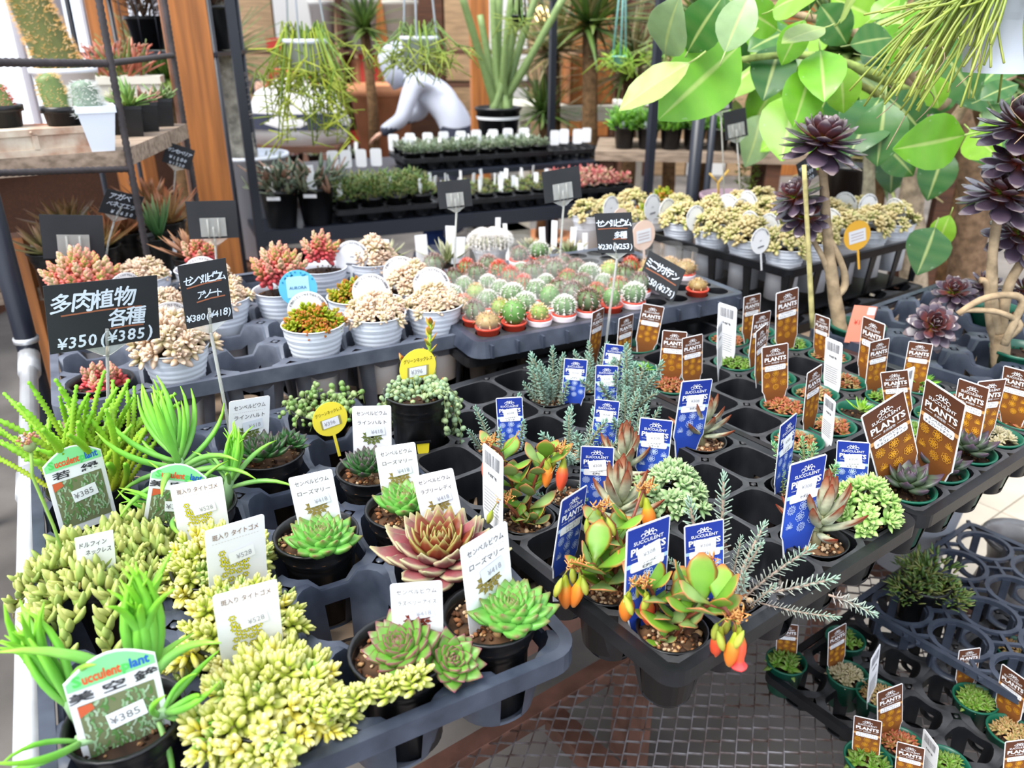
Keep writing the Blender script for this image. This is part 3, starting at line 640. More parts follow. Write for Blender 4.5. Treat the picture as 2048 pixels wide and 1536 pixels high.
# small sprigs: little rosettes whose leaves are too small to pick apart
def sprig_mesh(n, L, w, fat, cols, stem=.012, e0=0, e1=80, m='plant', var=0, pr=None, stemc=S(150, 140, 90), nk=5, spread=.4, top=None):
    g = random.Random(var); mb = MB(); pr = pr or [w * .4, w * .85, w, w * .88, w * .35]
    if stem: mb.tube([(0, 0, -stem), (0, 0, 0)], w * .35, 5, stemc)
    for k in range(n):
        f = k / max(n - 1, 1); e = math.radians(e0 + (e1 - e0) * f) + g.uniform(-.15, .15); s = 1 - .5 * f
        cl = cols if not top else [mix(cols[q], top[q], max(0, min(1, (f - .3) * 2.2))) for q in range(3)]; cc = [mix(c, (c[0] * 1.06, c[1] * .98, c[2] * .92), g.random()) for c in cl]
        mb.leaf(L * s, [p * s for p in pr], [p * fat * s for p in pr], .2, cc, rz(k * 2.4 + g.uniform(-.2, .2)) @ tr(0, 0, -stem * spread * (1 - f)) @ ry(-e), nk)
    return mb.build('sprig', m)
SPRIG = {
 'sedum': [sprig_mesh(15, .0115, .0028, .75, [S(170, 200, 70), S(200, 215, 90), S(228, 230, 150)], .014, -15, 80, var=v, spread=.9) for v in range(3)] + [sprig_mesh(13, .0115, .0028, .75, [S(225, 215, 60), S(232, 225, 95), S(242, 238, 170)], .014, -15, 80, var=v + 5, spread=.9) for v in range(1)] + [sprig_mesh(16, .0095, .0024, .75, [S(130, 180, 60), S(150, 190, 85), S(205, 215, 140)], .014, -10, 80, var=9, spread=.9)],
 'ghost': [sprig_mesh(16, .016, .0042, .62, [c, mix(c, S(240, 215, 180), .5), S(242, 215, 195)], .012, -5, 80, var=v) for v, c in enumerate((S(205, 200, 145), S(228, 195, 165), S(205, 205, 140)))],
 'olive': [sprig_mesh(16, .0105, .0029, .7, [S(120, 150, 20), S(150, 165, 25), t_], .014, -10, 80, var=v, spread=.8) for v, t_ in enumerate((S(190, 150, 40), S(200, 90, 40), S(165, 190, 40)))],
 'jelly': [sprig_mesh(26, .0165, .005, .9, [S(235, 130, 110), S(235, 105, 105), S(225, 75, 90)], .038, -25, 78, var=v, spread=.95, pr=[.002, .0045, .0052, .0048, .002], top=tp) for v, tp in enumerate(([S(190, 205, 130), S(205, 205, 150), S(235, 140, 135)], [S(180, 205, 120), S(200, 210, 150), S(230, 170, 150)], [S(150, 195, 70), S(185, 205, 110), S(230, 120, 110)]))],
 'remota': [sprig_mesh(13, .0125, .0035, .5, [S(130, 165, 115), S(150, 190, 130), S(190, 210, 165)], .012, 5, 80, 'fuzz', var=v, pr=[.0016, .0032, .0037, .0026, .0003]) for v in range(3)],
 'remotag': [sprig_mesh(13, .0125, .0035, .5, [S(140, 180, 100), S(150, 200, 105), S(200, 225, 150)], .012, 5, 80, 'fuzz', var=v, pr=[.0016, .0032, .0037, .0026, .0003]) for v in range(3)],
 'ghostfar': [sprig_mesh(12, .019, .006, .6, [c, mix(c, S(215, 200, 140), .5), S(230, 215, 165)], .01, -5, 80, var=v, nk=4) for v, c in enumerate((S(180, 198, 105), S(205, 188, 130), S(150, 185, 85)))],
 'minired': [sprig_mesh(14, .012, .0032, .5, [S(150, 170, 80), S(170, 125, 75), S(175, 65, 55)], .004, 0, 80, var=v, pr=[.0016, .0032, .003, .0018, .0003]) for v in range(2)],
 'minigreen': [sprig_mesh(14, .012, .0032, .5, [S(130, 175, 70), S(115, 165, 60), S(120, 130, 70)], .004, 0, 80, var=v, pr=[.0016, .0032, .003, .0018, .0003]) for v in range(2)],
 'minibrown': [sprig_mesh(14, .011, .003, .5, [S(165, 165, 95), S(175, 160, 105), S(175, 125, 85)], .004, 0, 80, var=v, pr=[.0016, .0032, .003, .0018, .0003]) for v in range(2)],
 'cobweb': [sprig_mesh(18, .011, .0035, .6, [S(120, 125, 80), S(160, 155, 115), S(200, 190, 160)], .004, 5, 85, var=v, pr=[.0016, .0034, .0034, .0022, .0006]) for v in range(2)],
 'spiky': [sprig_mesh(22, .034, .0042, .4, [S(225, 235, 170), S(150, 205, 60), S(110, 185, 50)], .006, 5, 80, var=v, pr=[.003, .0042, .0036, .0024, .0003]) for v in range(1)],
}
def mound(t, key, c, rad, h, n, s=1, out=1.0, name='sprig', flat=.0, jit=.25, zmin=0):
    """a dome of sprigs over the pot"""
    for k in range(n):
        f = math.sqrt((k + .5) / n); a = k * 2.39996 + U(-.3, .3); r = rad * f * U(.85, 1.1); z = h * (1 - f * f) + U(-.006, .006)
        lean = f * out + U(-jit, jit)
        obj(name, RN.choice(SPRIG[key]), t, tr(c[0] + r * math.cos(a), c[1] + r * math.sin(a), c[2] + max(z, zmin)) @ rz(a) @ ry(lean) @ rz(U(0, 6)) @ sc(s * U(.8, 1.15)))
def spruce_mesh(L, cols, seed, nl=.008, dens=1):
    g = random.Random(seed); mb = MB(); n = 9; pts = []; x = y = 0; dx, dy = g.uniform(-.25, .25), g.uniform(-.25, .25)
    for k in range(n): pts.append(Vector((dx * L * (k / n) ** 2, dy * L * (k / n) ** 2, L * k / (n - 1))))
    mb.tube(pts, [.0017] * (n - 1) + [.0005], 5, mix(cols[0], S(170, 140, 110), .5))
    m = int(L / .0011 * dens)
    for k in range(m):
        f = .08 + .92 * k / m; i = min(int(f * (n - 1)), n - 2); p = pts[i].lerp(pts[i + 1], f * (n - 1) - i); e = math.radians(18 + 50 * max(0, f - .75) * 4 * .9); s = 1 - .35 * max(0, f - .8) * 5
        c = mix(cols[0], cols[1], min(1, f * 1.1))
        mb.leaf(nl * s, [.0006, .0012, .0011, .0003], .0007, .2, [c, mix(c, (1, 1, 1), .12)], tr(p) @ rz(k * 2.4) @ ry(-e), 4)
    return mb.build('stem', 'plant')
SPRUCE = [spruce_mesh(l, (S(125, 150, 130), S(125, 175, 150)), k) for k, l in enumerate((.05, .062, .045, .07))]
SPRUCE_G = [spruce_mesh(l, (S(150, 165, 100), S(110, 185, 110)), k + 7) for k, l in enumerate((.055, .065))]
SPRUCE_L = [spruce_mesh(l, (S(165, 150, 145), S(145, 180, 155)), k + 3, .011, .75) for k, l in enumerate((.1, .12, .085))]
def waka_mesh(L, seed):
    g = random.Random(seed); mb = MB(); n = int(L / .0022); a = g.uniform(-.5, .5); b = g.uniform(-.5, .5); pts = []; rad = []; cs = []
    for k in range(n):
        f = k / n; pts.append((a * L * f * f, b * L * f * f, L * f)); rad.append((.0042 if k % 2 else .0022) * (1 if f < .9 else 1.6 - f)); cs.append(mix(S(205, 205, 60), S(140, 215, 55), f))
    mb.tube(pts, rad, 6, cs); return mb.build('stem', 'plant')
WAKA = [waka_mesh(l, k) for k, l in enumerate((.1, .12, .085, .135))]

# ---------------------------------------------------------------- foreground tray plants
def c1p(i, j, dx=0, dy=0): return at(FT1, -.428 + .1035 * (i + .5) + dx, .012 + .1035 * (j + .5) + dy, BENCH + .002)
def upl(v, t): return t.matrix_basis.inverted().to_3x3() @ Vector(v)
def semp(i, j, label, n, key, R_, inner=None, e0=8, core=S(110, 150, 60), lift=.018, off=(0, 0), tilt=(0, 0)):
    t, z = potted('potted_houseleek', label, 'black9', c1p(i, j), rot=0)
    rosette(t, (off[0], off[1], z + lift), R_, n, key, tilt, e0, inner=inner, core=core, base=.041 if key == 'red' else .03)
    return t
semp(3, 0, 'bright green rosette in black pot at the near corner of the foreground tray', 72, 'green', .041, e0=-4, lift=.016, off=(.02, -.008))
semp(3, 1, 'large red and green rosette in the foreground tray', 72, 'red', .068, 'redin', -6, S(120, 60, 30), .016, off=(-.002, -.012))
semp(3, 2, 'light green rosette partly behind the large red rosette', 56, 'green', .038, lift=.014)
semp(2, 2, 'light green rosette in black pot left of the large red rosette', 72, 'green', .041, e0=-4, lift=.01, off=(.01, -.014))
semp(3, 3, 'small dark green purple-tipped rosette right of the empty cell', 52, 'dark', .036, core=S(60, 90, 50), lift=.016, off=(-.005, -.012))
t = semp(2, 4, 'dark green purple-tipped rosettes at the foot of the chalk sign stake', 54, 'dark', .04, core=S(60, 90, 50), lift=.016, off=(-.004, -.014))
rosette(t, (.026, .012, .104), .026, 26, 'dark', (0, .5), 10, core=S(60, 90, 50))
t, z = potted('potted_houseleek', 'pair of green purple-edged rosettes in one pot at the tray front', 'black9', c1p(2, 0, .012, -.002), rot=0)
rosette(t, (.004, -.006, z + .016), .037, 54, 'ice', (.25, -.25), 2, 80, .36, core=S(70, 50, 40), wid=.9)
rosette(t, (.044, -.01, z + .006), .031, 44, 'ice', (.45, .35), 2, 80, .36, core=S(70, 50, 40), wid=.9)
for (i, j, n, lb, s, hh) in ((1, 0, 60, 'yellow variegated sedum spilling over the nearest black pot', 1.95, .03), (1, 1, 58, 'yellow variegated sedum in the second pot from the front', 1.65, .036), (1, 2, 52, 'pale yellow sedum beside the light green rosette', 1.55, .036)):
    t, z = potted('potted_sedum', lb, 'black9', c1p(i, j), rot=0)
    mound(t, 'sedum', (0, 0, z + .008), .056 if j else .064, hh, n, s, .85)
    if j == 0:
        path = [(.045, -.02, .112), (.066, -.014, .116), (.088, -.004, .116), (.11, .006, .115), (.126, .012, .117)]
        obj('stem', MB().tube(path, .0019, 6, S(195, 200, 110)).build('stem', 'plant'), t)
        for k in range(13):
            f = k / 12 * 3.99; i0 = int(f); p = Vector(path[i0]).lerp(Vector(path[i0 + 1]), f - i0)
            obj('sprig', SPRIG['sedum'][k % 3], t, tr(p) @ rz(k * 2.1) @ ry(U(.2, .9)) @ sc(1.2))
    for k in range(26 if j == 0 else 12):
        a = U(PI, 2.1 * PI) if j == 0 else U(0, 2 * PI); r = U(.05, .072)
        obj('sprig', RN.choice(SPRIG['sedum']), t, tr(r * math.cos(a), r * math.sin(a), z - U(-.012, .014)) @ rz(a) @ ry(U(.8, 1.7)) @ sc(U(1.3, 1.7)))
# blue chalk fingers
def fingers(t, stems):
    for (x, y, z, lean, az, L, n, s, up) in stems:
        d = Vector((math.sin(lean) * math.cos(az), math.sin(lean) * math.sin(az), math.cos(lean)))
        b = Vector((x, y, z)); st = obj('stem', MB().tube([b, b + d * L * .5 + Vector((0, 0, .004)), b + d * L], [.0062, .0056, .0045], 8, S(165, 205, 150)).build('stem', 'plant'), t)
        q = d.to_track_quat('Z', 'X').to_matrix().to_4x4()
        for k in range(n):
            f = k / (n - 1); e = math.radians(30 + 58 * f ** .5) if up == 1 else math.radians(60 + 28 * f ** .6) if up == 2 else math.radians(0 + 80 * f)
            key = 'finger' if f > (.25 if up != 2 else .06) else 'finger2'
            obj('leaf', LEAF[key], st, tr(b + d * L * (.45 + .5 * f)) @ q @ rz(k * 2.4 + U(-.3, .3)) @ ry(-e - U(-.12, .12)) @ sc(s * U(.8, 1.15) * (1 - .25 * f)))
t, z = potted('potted_chalk_fingers', 'bright green upright finger-leaved succulent at the bottom left', 'black9', c1p(0, 0, .0, .035), 'dark', rot=0)
fingers(t, [(.012, .014, z, .1, .3, .06, 30, 1.35, 2), (-.034, .0, z, .35, 2.9, .04, 22, 1.15, 2), (.012, .004, z, .9, -.2, .03, 8, .95, 0), (-.012, -.018, z + .006, .9, 4.0, .02, 4, 1.1, 0)])
t, z = potted('potted_chalk_fingers', 'spreading grey-green finger-leaved succulent behind the sedum cards', 'black9', c1p(1, 3, 0, .02), 'dark', rot=0)
fingers(t, [(-.008, .01, z, .55, 2.2, .085, 34, 1.22, 0), (.03, .012, z, .25, .6, .055, 24, .85, 1), (.0, -.012, z, 1.1, 3.3, .025, 9, 1.0, 0)])
t, z = potted('potted_crassula', 'yellow-green watch-chain succulent at the left edge of the tray', 'black9', c1p(0, 4, 0, .03), 'dark', rot=0)
for k in range(80):
    f = math.sqrt((k + .5) / 80); a = k * 2.4
    if math.sin(a) < -.3 and f > .62: continue
    obj('stem', WAKA[k % 4], t, tr(.036 * f * math.cos(a), .036 * f * math.sin(a), z - .004) @ rz(a) @ ry(f * .62 * (.35 if math.sin(a) < -.3 else 1) + U(-.1, .1)) @ rz(U(0, 6)) @ sc(1.05 if f < .8 else .9))
# dolphin necklace
def trailer_mesh(L, seed, cols, nl=.017, w=.0032, droop=.8, step=.0055):
    g = random.Random(seed); mb = MB(); pts = [Vector((0, 0, 0))]; e = g.uniform(.3, .9); a = 0; n = int(L / step)
    for k in range(n):
        e -= droop / n * 2.2; a += g.uniform(-.25, .25); pts.append(pts[-1] + Vector((math.cos(e) * math.cos(a), math.cos(e) * math.sin(a), math.sin(e))) * step)
    mb.tube(pts, .0012, 5, S(165, 150, 90))
    for k in range(1, n):
        for s in (0, 1):
            c = g.choice(cols); mb.leaf(nl * g.uniform(.7, 1.1), [w * .35, w * .9, w, w * .8, w * .2], [w * .3, w * .7, w * .75, w * .6, w * .2], .5, [c, mix(c, S(210, 215, 140), .3)], tr(pts[k]) @ rz(k * 2.2 + s * 3 + g.uniform(-.4, .4)) @ ry(-g.uniform(.2, 1.1)), 5)
    return mb.build('trailing_stem', 'plant')
DOLPH = [trailer_mesh(l, k, [S(150, 180, 80), S(175, 195, 95), S(195, 200, 110)], .021, .0042, .8, .007) for k, l in enumerate((.06, .085, .05, .1))]
t, z = potted('potted_trailing_succulent', 'olive-yellow trailing dolphin-leaved succulent hanging over the steel pipe', 'black9', c1p(0, 2, 0, .06), 'dark', rot=0)
for k in range(36):
    a = k * 2.4; f = math.sqrt(k / 36); obj('trailing_stem', DOLPH[k % 4], t, tr(.034 * f * math.cos(a), .034 * f * math.sin(a), z + .004 + .016 * (1 - f)) @ rz(a) @ ry(U(-.4, .3) + .3 * f) @ sc(U(.85, 1.15)))
# pink button flower on a long stalk
b = MB(); pth = [(-.028, -.01, z), (-.034, -.006, z + .06), (-.044, -.002, z + .115), (-.04, 0, z + .14)]
obj('flower_stalk', b.tube(pth, .0016, 6, S(150, 190, 90)).build('flower_stalk', 'plant'), t)
b = MB(); b.ball(.006, tr(-.04, 0, z + .146) @ sc(1, 1, .9), S(150, 170, 110))
g = random.Random(4)
for k in range(40):
    a, q = g.uniform(0, 6.28), .009 * math.sqrt(g.random()); b.ball(.0016, tr(-.04 + q * math.cos(a), q * math.sin(a), z + .154 + g.uniform(-.002, .003)), g.choice([S(240, 225, 225), S(200, 130, 110), S(190, 150, 90)]), n=5, m=3)
obj('flower_head', b.build('flower_head', 'plant'), t)
# string of beads
def beads_mesh(pts, seed, c1=S(125, 165, 115), r=.0042):
    g = random.Random(seed); mb = MB(); pts = [Vector(p) for p in pts]; mb.tube(pts, .0007, 4, S(150, 165, 100)); L = sum((pts[i + 1] - pts[i]).length for i in range(len(pts) - 1)); n = int(L / .0075)
    for k in range(n):
        f = k / n * (len(pts) - 1); i = int(f); p = pts[i].lerp(pts[i + 1], f - i) + Vector((g.uniform(-1, 1), g.uniform(-1, 1), g.uniform(-1, .6))) * .0045
        mb.ball(r * g.uniform(.75, 1.15), tr(p) @ rz(g.uniform(0, 6)) @ rx(g.uniform(0, 3)), mix(c1, S(170, 190, 130), g.random()), n=7, m=5, sz=1.12)
    return mb.build('bead_strand', 'plant')
t, z = potted('potted_bead_plant', 'string-of-beads plant with yellow tag at the back of the foreground tray', 'black9', c1p(3, 5), 'dark', rot=0)
for k in range(26):
    a = k * 2.4; q = .012 + .03 * math.sqrt((k % 9) / 9); x, y = q * math.cos(a), q * math.sin(a)
    obj('bead_strand', beads_mesh([(x, y, z), (x * 1.1, y * 1.1, z + U(.01, .03)), (x * 1.25 + U(-.012, .012), y * 1.25 + U(-.012, .012), z + U(.008, .03)), (x * 1.5, y * 1.5, z + U(-.004, .012))], k, S(110, 150, 70)), t)
bp = at(FT3, .018 + .078 * .5, .006 + .078 * 6.5, .855)
t, z = potted('potted_bead_plant', 'black pot of silvery bead strands standing high at the tray corner', 'black9', bp, 'dark', rot=0)
for k in range(24):
    a = k * 2.4; a = a if abs(((a + PI / 2 + PI) % (2 * PI)) - PI) > .95 else a + 1.9; x, y = .036 * math.cos(a), .036 * math.sin(a); o = U(1.15, 1.55); dn = U(.0, .09)
    obj('bead_strand', beads_mesh([(x * .3, y * .3, z), (x * .8, y * .8, z + U(.012, .024)), (x * 1.25, y * 1.25, z + U(.008, .018)), (x * 1.1 * o, y * 1.1 * o, z - dn * .5), (x * o, y * o, z - dn)], k + 40, S(140, 170, 135), .0038), t)
v = MB(); v.poly([(-.0085, .012), (.0085, .012), (.0075, -.002), (.003, -.013), (0, -.0155), (-.003, -.013), (-.0075, -.002)], 0, (.85, .68, .03), th=.0008)
fd = (Vector((0, 0, CAM_Z)) - bp); fa = math.atan2(fd.x, -fd.y)
obj('tag_tongue', v.build('tag_tongue', 'ink'), t, rz(fa + .1) @ tr(0, -.041, .03) @ rx(PI / 2 + .08))
obj('slot_frame', MB().box(-.011, .011, -.002, .002, -.001, .0012).build('slot_frame', 'soft_black'), t, rz(fa + .1) @ tr(0, -.0412, .0425))
# tall stalk with red-tipped leaves behind it
t, z = potted('potted_stonecrop', 'tall orange-tipped stem rising behind the upright black pot', 'black7', at(FT3, .018 + .078 * 1.5, .006 + .078 * 7.5, BENCH + .004), rot=0)
for (x, y, hh, tx, ty) in ((-.018, .008, .14, .012, 0), (-.036, .0, .085, -.012, 0), (-.008, -.01, .06, .014, -.02)):
    st = obj('stem', MB().tube([(x, y, z), (x + tx * .4, y + ty * .4, z + hh * .5), (x + tx, y + ty, z + hh)], [.003, .0026, .0018], 6, S(150, 190, 60)).build('stem', 'plant'), t)
    for k in range(26):
        f = k / 25; c = [S(150, 195, 50), mix(S(160, 200, 60), S(225, 130, 60), max(0, f - .35)), mix(S(190, 195, 70), S(215, 90, 50), f)]
        if k % 5 == 0: lm = leafm('leaf', .026, [.002, .0052, .006, .0042, .0006], [.0012, .0024, .0024, .0016, .0006], .15, c)
        obj('leaf', lm, st, tr(x + tx * f, y + ty * f, z + hh * f) @ rz(k * 2.2) @ ry(-U(.1, .5) - f * .7) @ sc(.9 - .25 * f))
# ---------------------------------------------------------------- square-cell tray plants
def c3p(i, j, dx=0, dy=0, b=0): return at(FT3, (.018 if not b else .434) + .078 * (i + .5) + dx, (.006 if not b else .004) + .078 * (j + .5) + dy, BENCH + .008)
def kal_bell(red, open_=0):
    mb = MB(); c = S(250, 95, 60) if red else S(250, 140, 50); y = S(175, 185, 50)
    pr = [(.0006, .002), (.002, 0), (.0028, -.004), (.0036, -.008), (.0048, -.011), (.0064, -.017), (.0062, -.024), (.0046, -.031), (.0026, -.036), (.0006, -.038)]
    cs = [y, y, y, y, mix(y, c, .7), c, c, c, mix(c, S(250, 190, 110), .4), S(220, 190, 100)]
    if open_: pr = pr[:-2] + [(.0046, -.034), (.0075, -.038), (.0072, -.04), (.003, -.037)]; cs = cs[:-2] + [S(250, 70, 70), S(255, 90, 90), S(255, 90, 90), S(200, 50, 40)]
    mb.lathe(pr, 12, cs, rib=lambda q, i: 1 + .07 * math.cos(4 * q)); return mb.build('flower', 'plant')
BELL = [kal_bell(0), kal_bell(1), kal_bell(1, 1)]
bb = MB(); bb.lathe([(.0005, .002), (.0022, -.002), (.0036, -.008), (.0034, -.013), (.0022, -.017), (.0005, -.019)], 9, [S(160, 180, 60), S(175, 190, 70), S(190, 195, 80), S(195, 195, 80), S(185, 190, 70), S(170, 180, 60)], rib=lambda q, i: 1 + .1 * math.cos(4 * q)); BUD = bb.build('bud', 'plant')
bb = MB()
g = random.Random(8)
for k in range(22): bb.leaf(g.uniform(.004, .008), [.0005, .0012, .0003], .0005, .3, [S(215, 130, 70), S(235, 175, 100)], tr(g.uniform(-.006, .006), g.uniform(-.006, .006), g.uniform(-.004, .004)) @ rz(g.uniform(0, 6)) @ ry(g.uniform(-1.5, .5)), 4)
TUFT = bb.build('flower_tuft', 'plant')
def kalanchoe(t, stems):
    """stems: list of (path, leaf count, [bell kinds], buds)"""
    for path, nl, bells, buds, ls in stems:
        n = len(path); st = obj('stem', MB().tube(path, [.0022] * (n - 1) + [.0014], 6, S(135, 70, 50)).build('stem', 'plant'), t)
        for k in range(nl):
            f = .12 + .62 * (k // 2) / max(1, nl / 2); q = f * (n - 1); i = min(int(q), n - 2); p = Vector(path[i]).lerp(Vector(path[i + 1]), q - i)
            obj('leaf', LEAF['paddle' if k % 3 else 'paddle2'], st, tr(p) @ rz((k % 2) * PI + (k // 2) * 1.5 + U(-.3, .3)) @ ry(-U(.15, 1.0)) @ sc(ls * U(.65, 1.1)))
        e = Vector(path[-1])
        if bells or buds:
            obj('flower_tuft', TUFT, st, tr(e)); obj('flower_tuft', TUFT, st, tr(e + Vector((.006, 0, .002))) @ rz(2))
        for k, bk in enumerate(bells):
            a = k * 2.3 + .4; d = Vector((math.cos(a), math.sin(a) * .6, 0)) * (.009 if len(bells) > 1 else .004)
            obj('flower', BELL[bk], st, tr(e + d + Vector((0, 0, -.012))) @ rx(U(-.2, .2)) @ ry(U(-.2, .2)) @ sc(U(.9, 1.1)))
            obj('pedicel', MB().tube([e, e + d * .8 + Vector((0, 0, -.004)), e + d + Vector((0, 0, -.011))], .0008, 4, S(150, 90, 60)).build('pedicel', 'plant'), st)
        for k in range(buds):
            a = k * 1.9 + 1.6; d = Vector((math.cos(a) * .013, math.sin(a) * .01, -.008 - .004 * (k % 2)))
            obj('bud', BUD, st, tr(e + d) @ rx(U(-.4, .4)) @ ry(U(-.4, .4)))
            obj('pedicel', MB().tube([e, e + d * .5 + Vector((0, 0, .004)), e + d], .0007, 4, S(150, 150, 60)).build('pedicel', 'plant'), st)
t, z = potted('potted_kalanchoe', 'kalanchoe with the reddest open bell flowers at the tray corner', 'black7', c3p(0, 0, -.004, -.004), rot=0)
kalanchoe(t, [([(.0, -.006, z), (.012, -.012, z + .035), (.026, -.022, z + .056), (.037, -.032, z + .06), (.043, -.038, z + .053)], 12, [2, 1, 0], 5, 1.0),
              ([(-.008, .006, z), (-.014, .012, z + .03), (-.022, .01, z + .05), (-.034, .004, z + .058)], 10, [1, 0], 3, .85), ([(.008, .012, z), (.016, .02, z + .04), (.03, .024, z + .066)], 6, [0], 0, .85), ([(-.01, -.01, z), (-.012, -.014, z + .012)], 4, [], 0, .4)])
t, z = potted('potted_kalanchoe', 'kalanchoe with hanging orange bells second from the tray corner', 'black7', c3p(0, 1, -.006, .002), rot=0)
kalanchoe(t, [([(0, 0, z), (-.012, -.012, z + .03), (-.02, -.022, z + .05), (-.04, -.034, z + .056)], 12, [0, 0], 4, 1.05), ([(.004, .004, z), (.01, .01, z + .04), (.004, .016, z + .07), (-.012, .02, z + .088)], 10, [0], 3, .9),
              ([(.01, 0, z), (.024, .0, z + .03), (.032, -.008, z + .05)], 6, [1], 2, .8), ([(.0, .012, z), (.02, .03, z + .05), (.034, .036, z + .1)], 5, [0], 1, .9)])
t, z = potted('potted_kalanchoe', 'kalanchoe with pink-orange bell flowers beside the barcode label', 'black7', c3p(0, 3, .0, -.006), rot=0)
kalanchoe(t, [([(0, 0, z), (.006, .004, z + .04), (.016, .002, z + .075), (.028, -.002, z + .098), (.034, -.004, z + .1)], 12, [1, 0], 2, 1.0), ([(-.006, .004, z), (-.016, .01, z + .05), (-.03, .014, z + .09), (-.044, .012, z + .1)], 14, [1], 1, .8), ([(-.002, -.008, z), (-.012, -.02, z + .03), (-.026, -.028, z + .05)], 6, [], 2, .5), ([(.008, -.004, z), (.012, -.01, z + .02)], 10, [], 0, .6)])
def panda(i, j, label, n=17, s=1.0, dx=0, dy=0, tilt=0):
    t, z = potted('potted_panda_plant', label, 'black7', c3p(i, j, dx, dy), rot=U(0, 3))
    st = obj('stem', MB().tube([(0, 0, z - .002), (.002, 0, z + .02 * s), (0, .002, z + .04 * s)], [.0055, .0045, .004], 8, S(185, 180, 140)).build('stem', 'fuzz'), t)
    for k in range(n):
        f = k / (n - 1); e = math.radians(12 + 66 * f) + U(-.1, .1)
        obj('leaf', LEAF['panda'], st, tr(0, 0, z + (.014 + .034 * f) * s) @ ry(tilt) @ rz(k * 2.4 + U(-.25, .25)) @ ry(-e) @ sc(s * U(.9, 1.1) * (1 - .25 * f), s * .95, s))
panda(3, 0, 'fuzzy red-tipped panda plant at the front rim of the black tray', 22, 1.08)
panda(4, 3, 'fuzzy red-tipped panda plant standing alone among empty cells', 20, .95)
panda(1, 2, 'fuzzy panda plant in front of the blue label and behind orange flowers', 19, 1.1, 0, -.004)
panda(2, 3, 'dark-tipped fuzzy panda plant squeezed between two blue labels', 17, .98, .0, -.006)
for i, j, b, key, lb in ((2, 2, 0, 'remota', 'grey-green clustered crassula in the middle of the black tray'), (4, 0, 0, 'remotag', 'light green clustered crassula hanging over the tray rim')):
    t, z = potted('potted_crassula', lb, 'black7', c3p(i, j, .0, .0, b), rot=0); mound(t, key, (.006, -.002, z + .012), .046, .042, 44, 1.35, 1.1)
def spruces(i, j, label, n, pool, s=1.0, b=0, dx=0, dy=0, lean=.5):
    t, z = potted('potted_stonecrop', label, 'black7', c3p(i, j, dx, dy, b), rot=0)
    for k in range(n):
        f = math.sqrt((k + .5) / n); a = k * 2.4 + U(-.2, .2); obj('stem', pool[k % len(pool)], t, tr(.026 * f * math.cos(a), .026 * f * math.sin(a), z) @ rz(a) @ ry(lean * f + U(-.12, .12)) @ rz(U(0, 6)) @ sc(s * U(.8, 1.2)))
    return t, z
spruces(3, 6, 'blue-green needle-leaved stonecrop with the farthest left blue label', 16, SPRUCE, 1.05)
spruces(4, 6, 'blue-green needle-leaved stonecrop at the back corner near two blue labels', 14, SPRUCE, 1.0)
spruces(4, 5, 'bushy blue-green needle-leaved stonecrop below the brown labels', 22, SPRUCE, 1.1)
spruces(3, 4, 'grey-green needle-leaved stonecrop behind the dark-tipped panda plant', 14, SPRUCE, .95)
spruces(2, 4, 'sparse blue-green stonecrop leaning beside the pink bell flowers', 9, SPRUCE, 1.1, lean=.9)
spruces(1, 5, 'small blue-green stonecrop sprouting in front of its blue label', 6, SPRUCE, .9)
spruces(4, 1, 'bright green needle-leaved stonecrop beside the narrow turned blue label', 9, SPRUCE_G, 1.05)
spruces(1, 3, 'thin grey stonecrop between pink bell flowers and panda plant', 6, SPRUCE, .85, lean=1.1)
t, z = spruces(1, 0, 'grey stonecrop with long stems trailing over the tray front', 7, SPRUCE_L, .62, lean=.6)
for a, e, s, zz, x, y in ((.3, .75, .95, .0, .012, .0), (-.2, 1.0, .9, 0, .016, -.01), (.7, .55, 1.0, 0, .004, .012), (2.1, .35, 1.05, 0, -.006, .012), (-.55, 1.45, .95, .008, .03, -.022), (-1.0, 1.65, .6, .01, .014, -.03), (-.5, 2.0, .8, .006, .085, -.062)):
    obj('stem', SPRUCE_L[RN.randrange(3)], t, rz(FT3[2]) @ tr(x, y, z + zz) @ rz(a) @ ry(e) @ rz(U(0, 6)) @ sc(s))
# green pots of small rosettes, tray with brown labels
def house(i, j, label, keys, n, R_, s, big=None):
    t, z = potted('potted_houseleek', label, 'green7', c3p(i, j, 0, 0, 1), 'dark', rot=0)
    if big: rosette(t, (0, 0, z + .014), R_, n, big, (U(-.15, .15), U(-.15, .15)), 4, core=S(60, 55, 45))
    else:
        for k in range(n):
            f = math.sqrt((k + .3) / n); a = k * 2.4
            obj('rosette', RN.choice(SPRIG[RN.choice(keys)]), t, tr(R_ * f * math.cos(a), R_ * f * math.sin(a), z + .008 + .008 * (1 - f)) @ rz(a) @ ry(f * .5) @ sc(s * U(.8, 1.15)))
house(0, 0, 'dark purple-green rosette in green pot, nearest the light green crassula', 0, 26, .042, 1, 'purple')
house(1, 0, 'dark purple-green rosette in green pot, second along the front edge', 0, 30, .04, 1, 'purple')
house(2, 0, 'dark purple-green rosette in green pot, third along the front edge', 0, 26, .04, 1, 'purple')
house(3, 0, 'webbed buff rosettes in green pot near the right picture edge', ['cobweb'], 9, .024, 1.15)
house(4, 0, 'red small rosettes in green pot at the right picture edge', ['minired'], 11, .026, 1.1)
house(2, 2, 'bright green spiky rosette left of the large brown labels', ['spiky'], 1, 0, 1.0)
house(4, 2, 'green spiky rosette behind the white label between brown labels', ['spiky', 'minigreen'], 4, .02, .9)
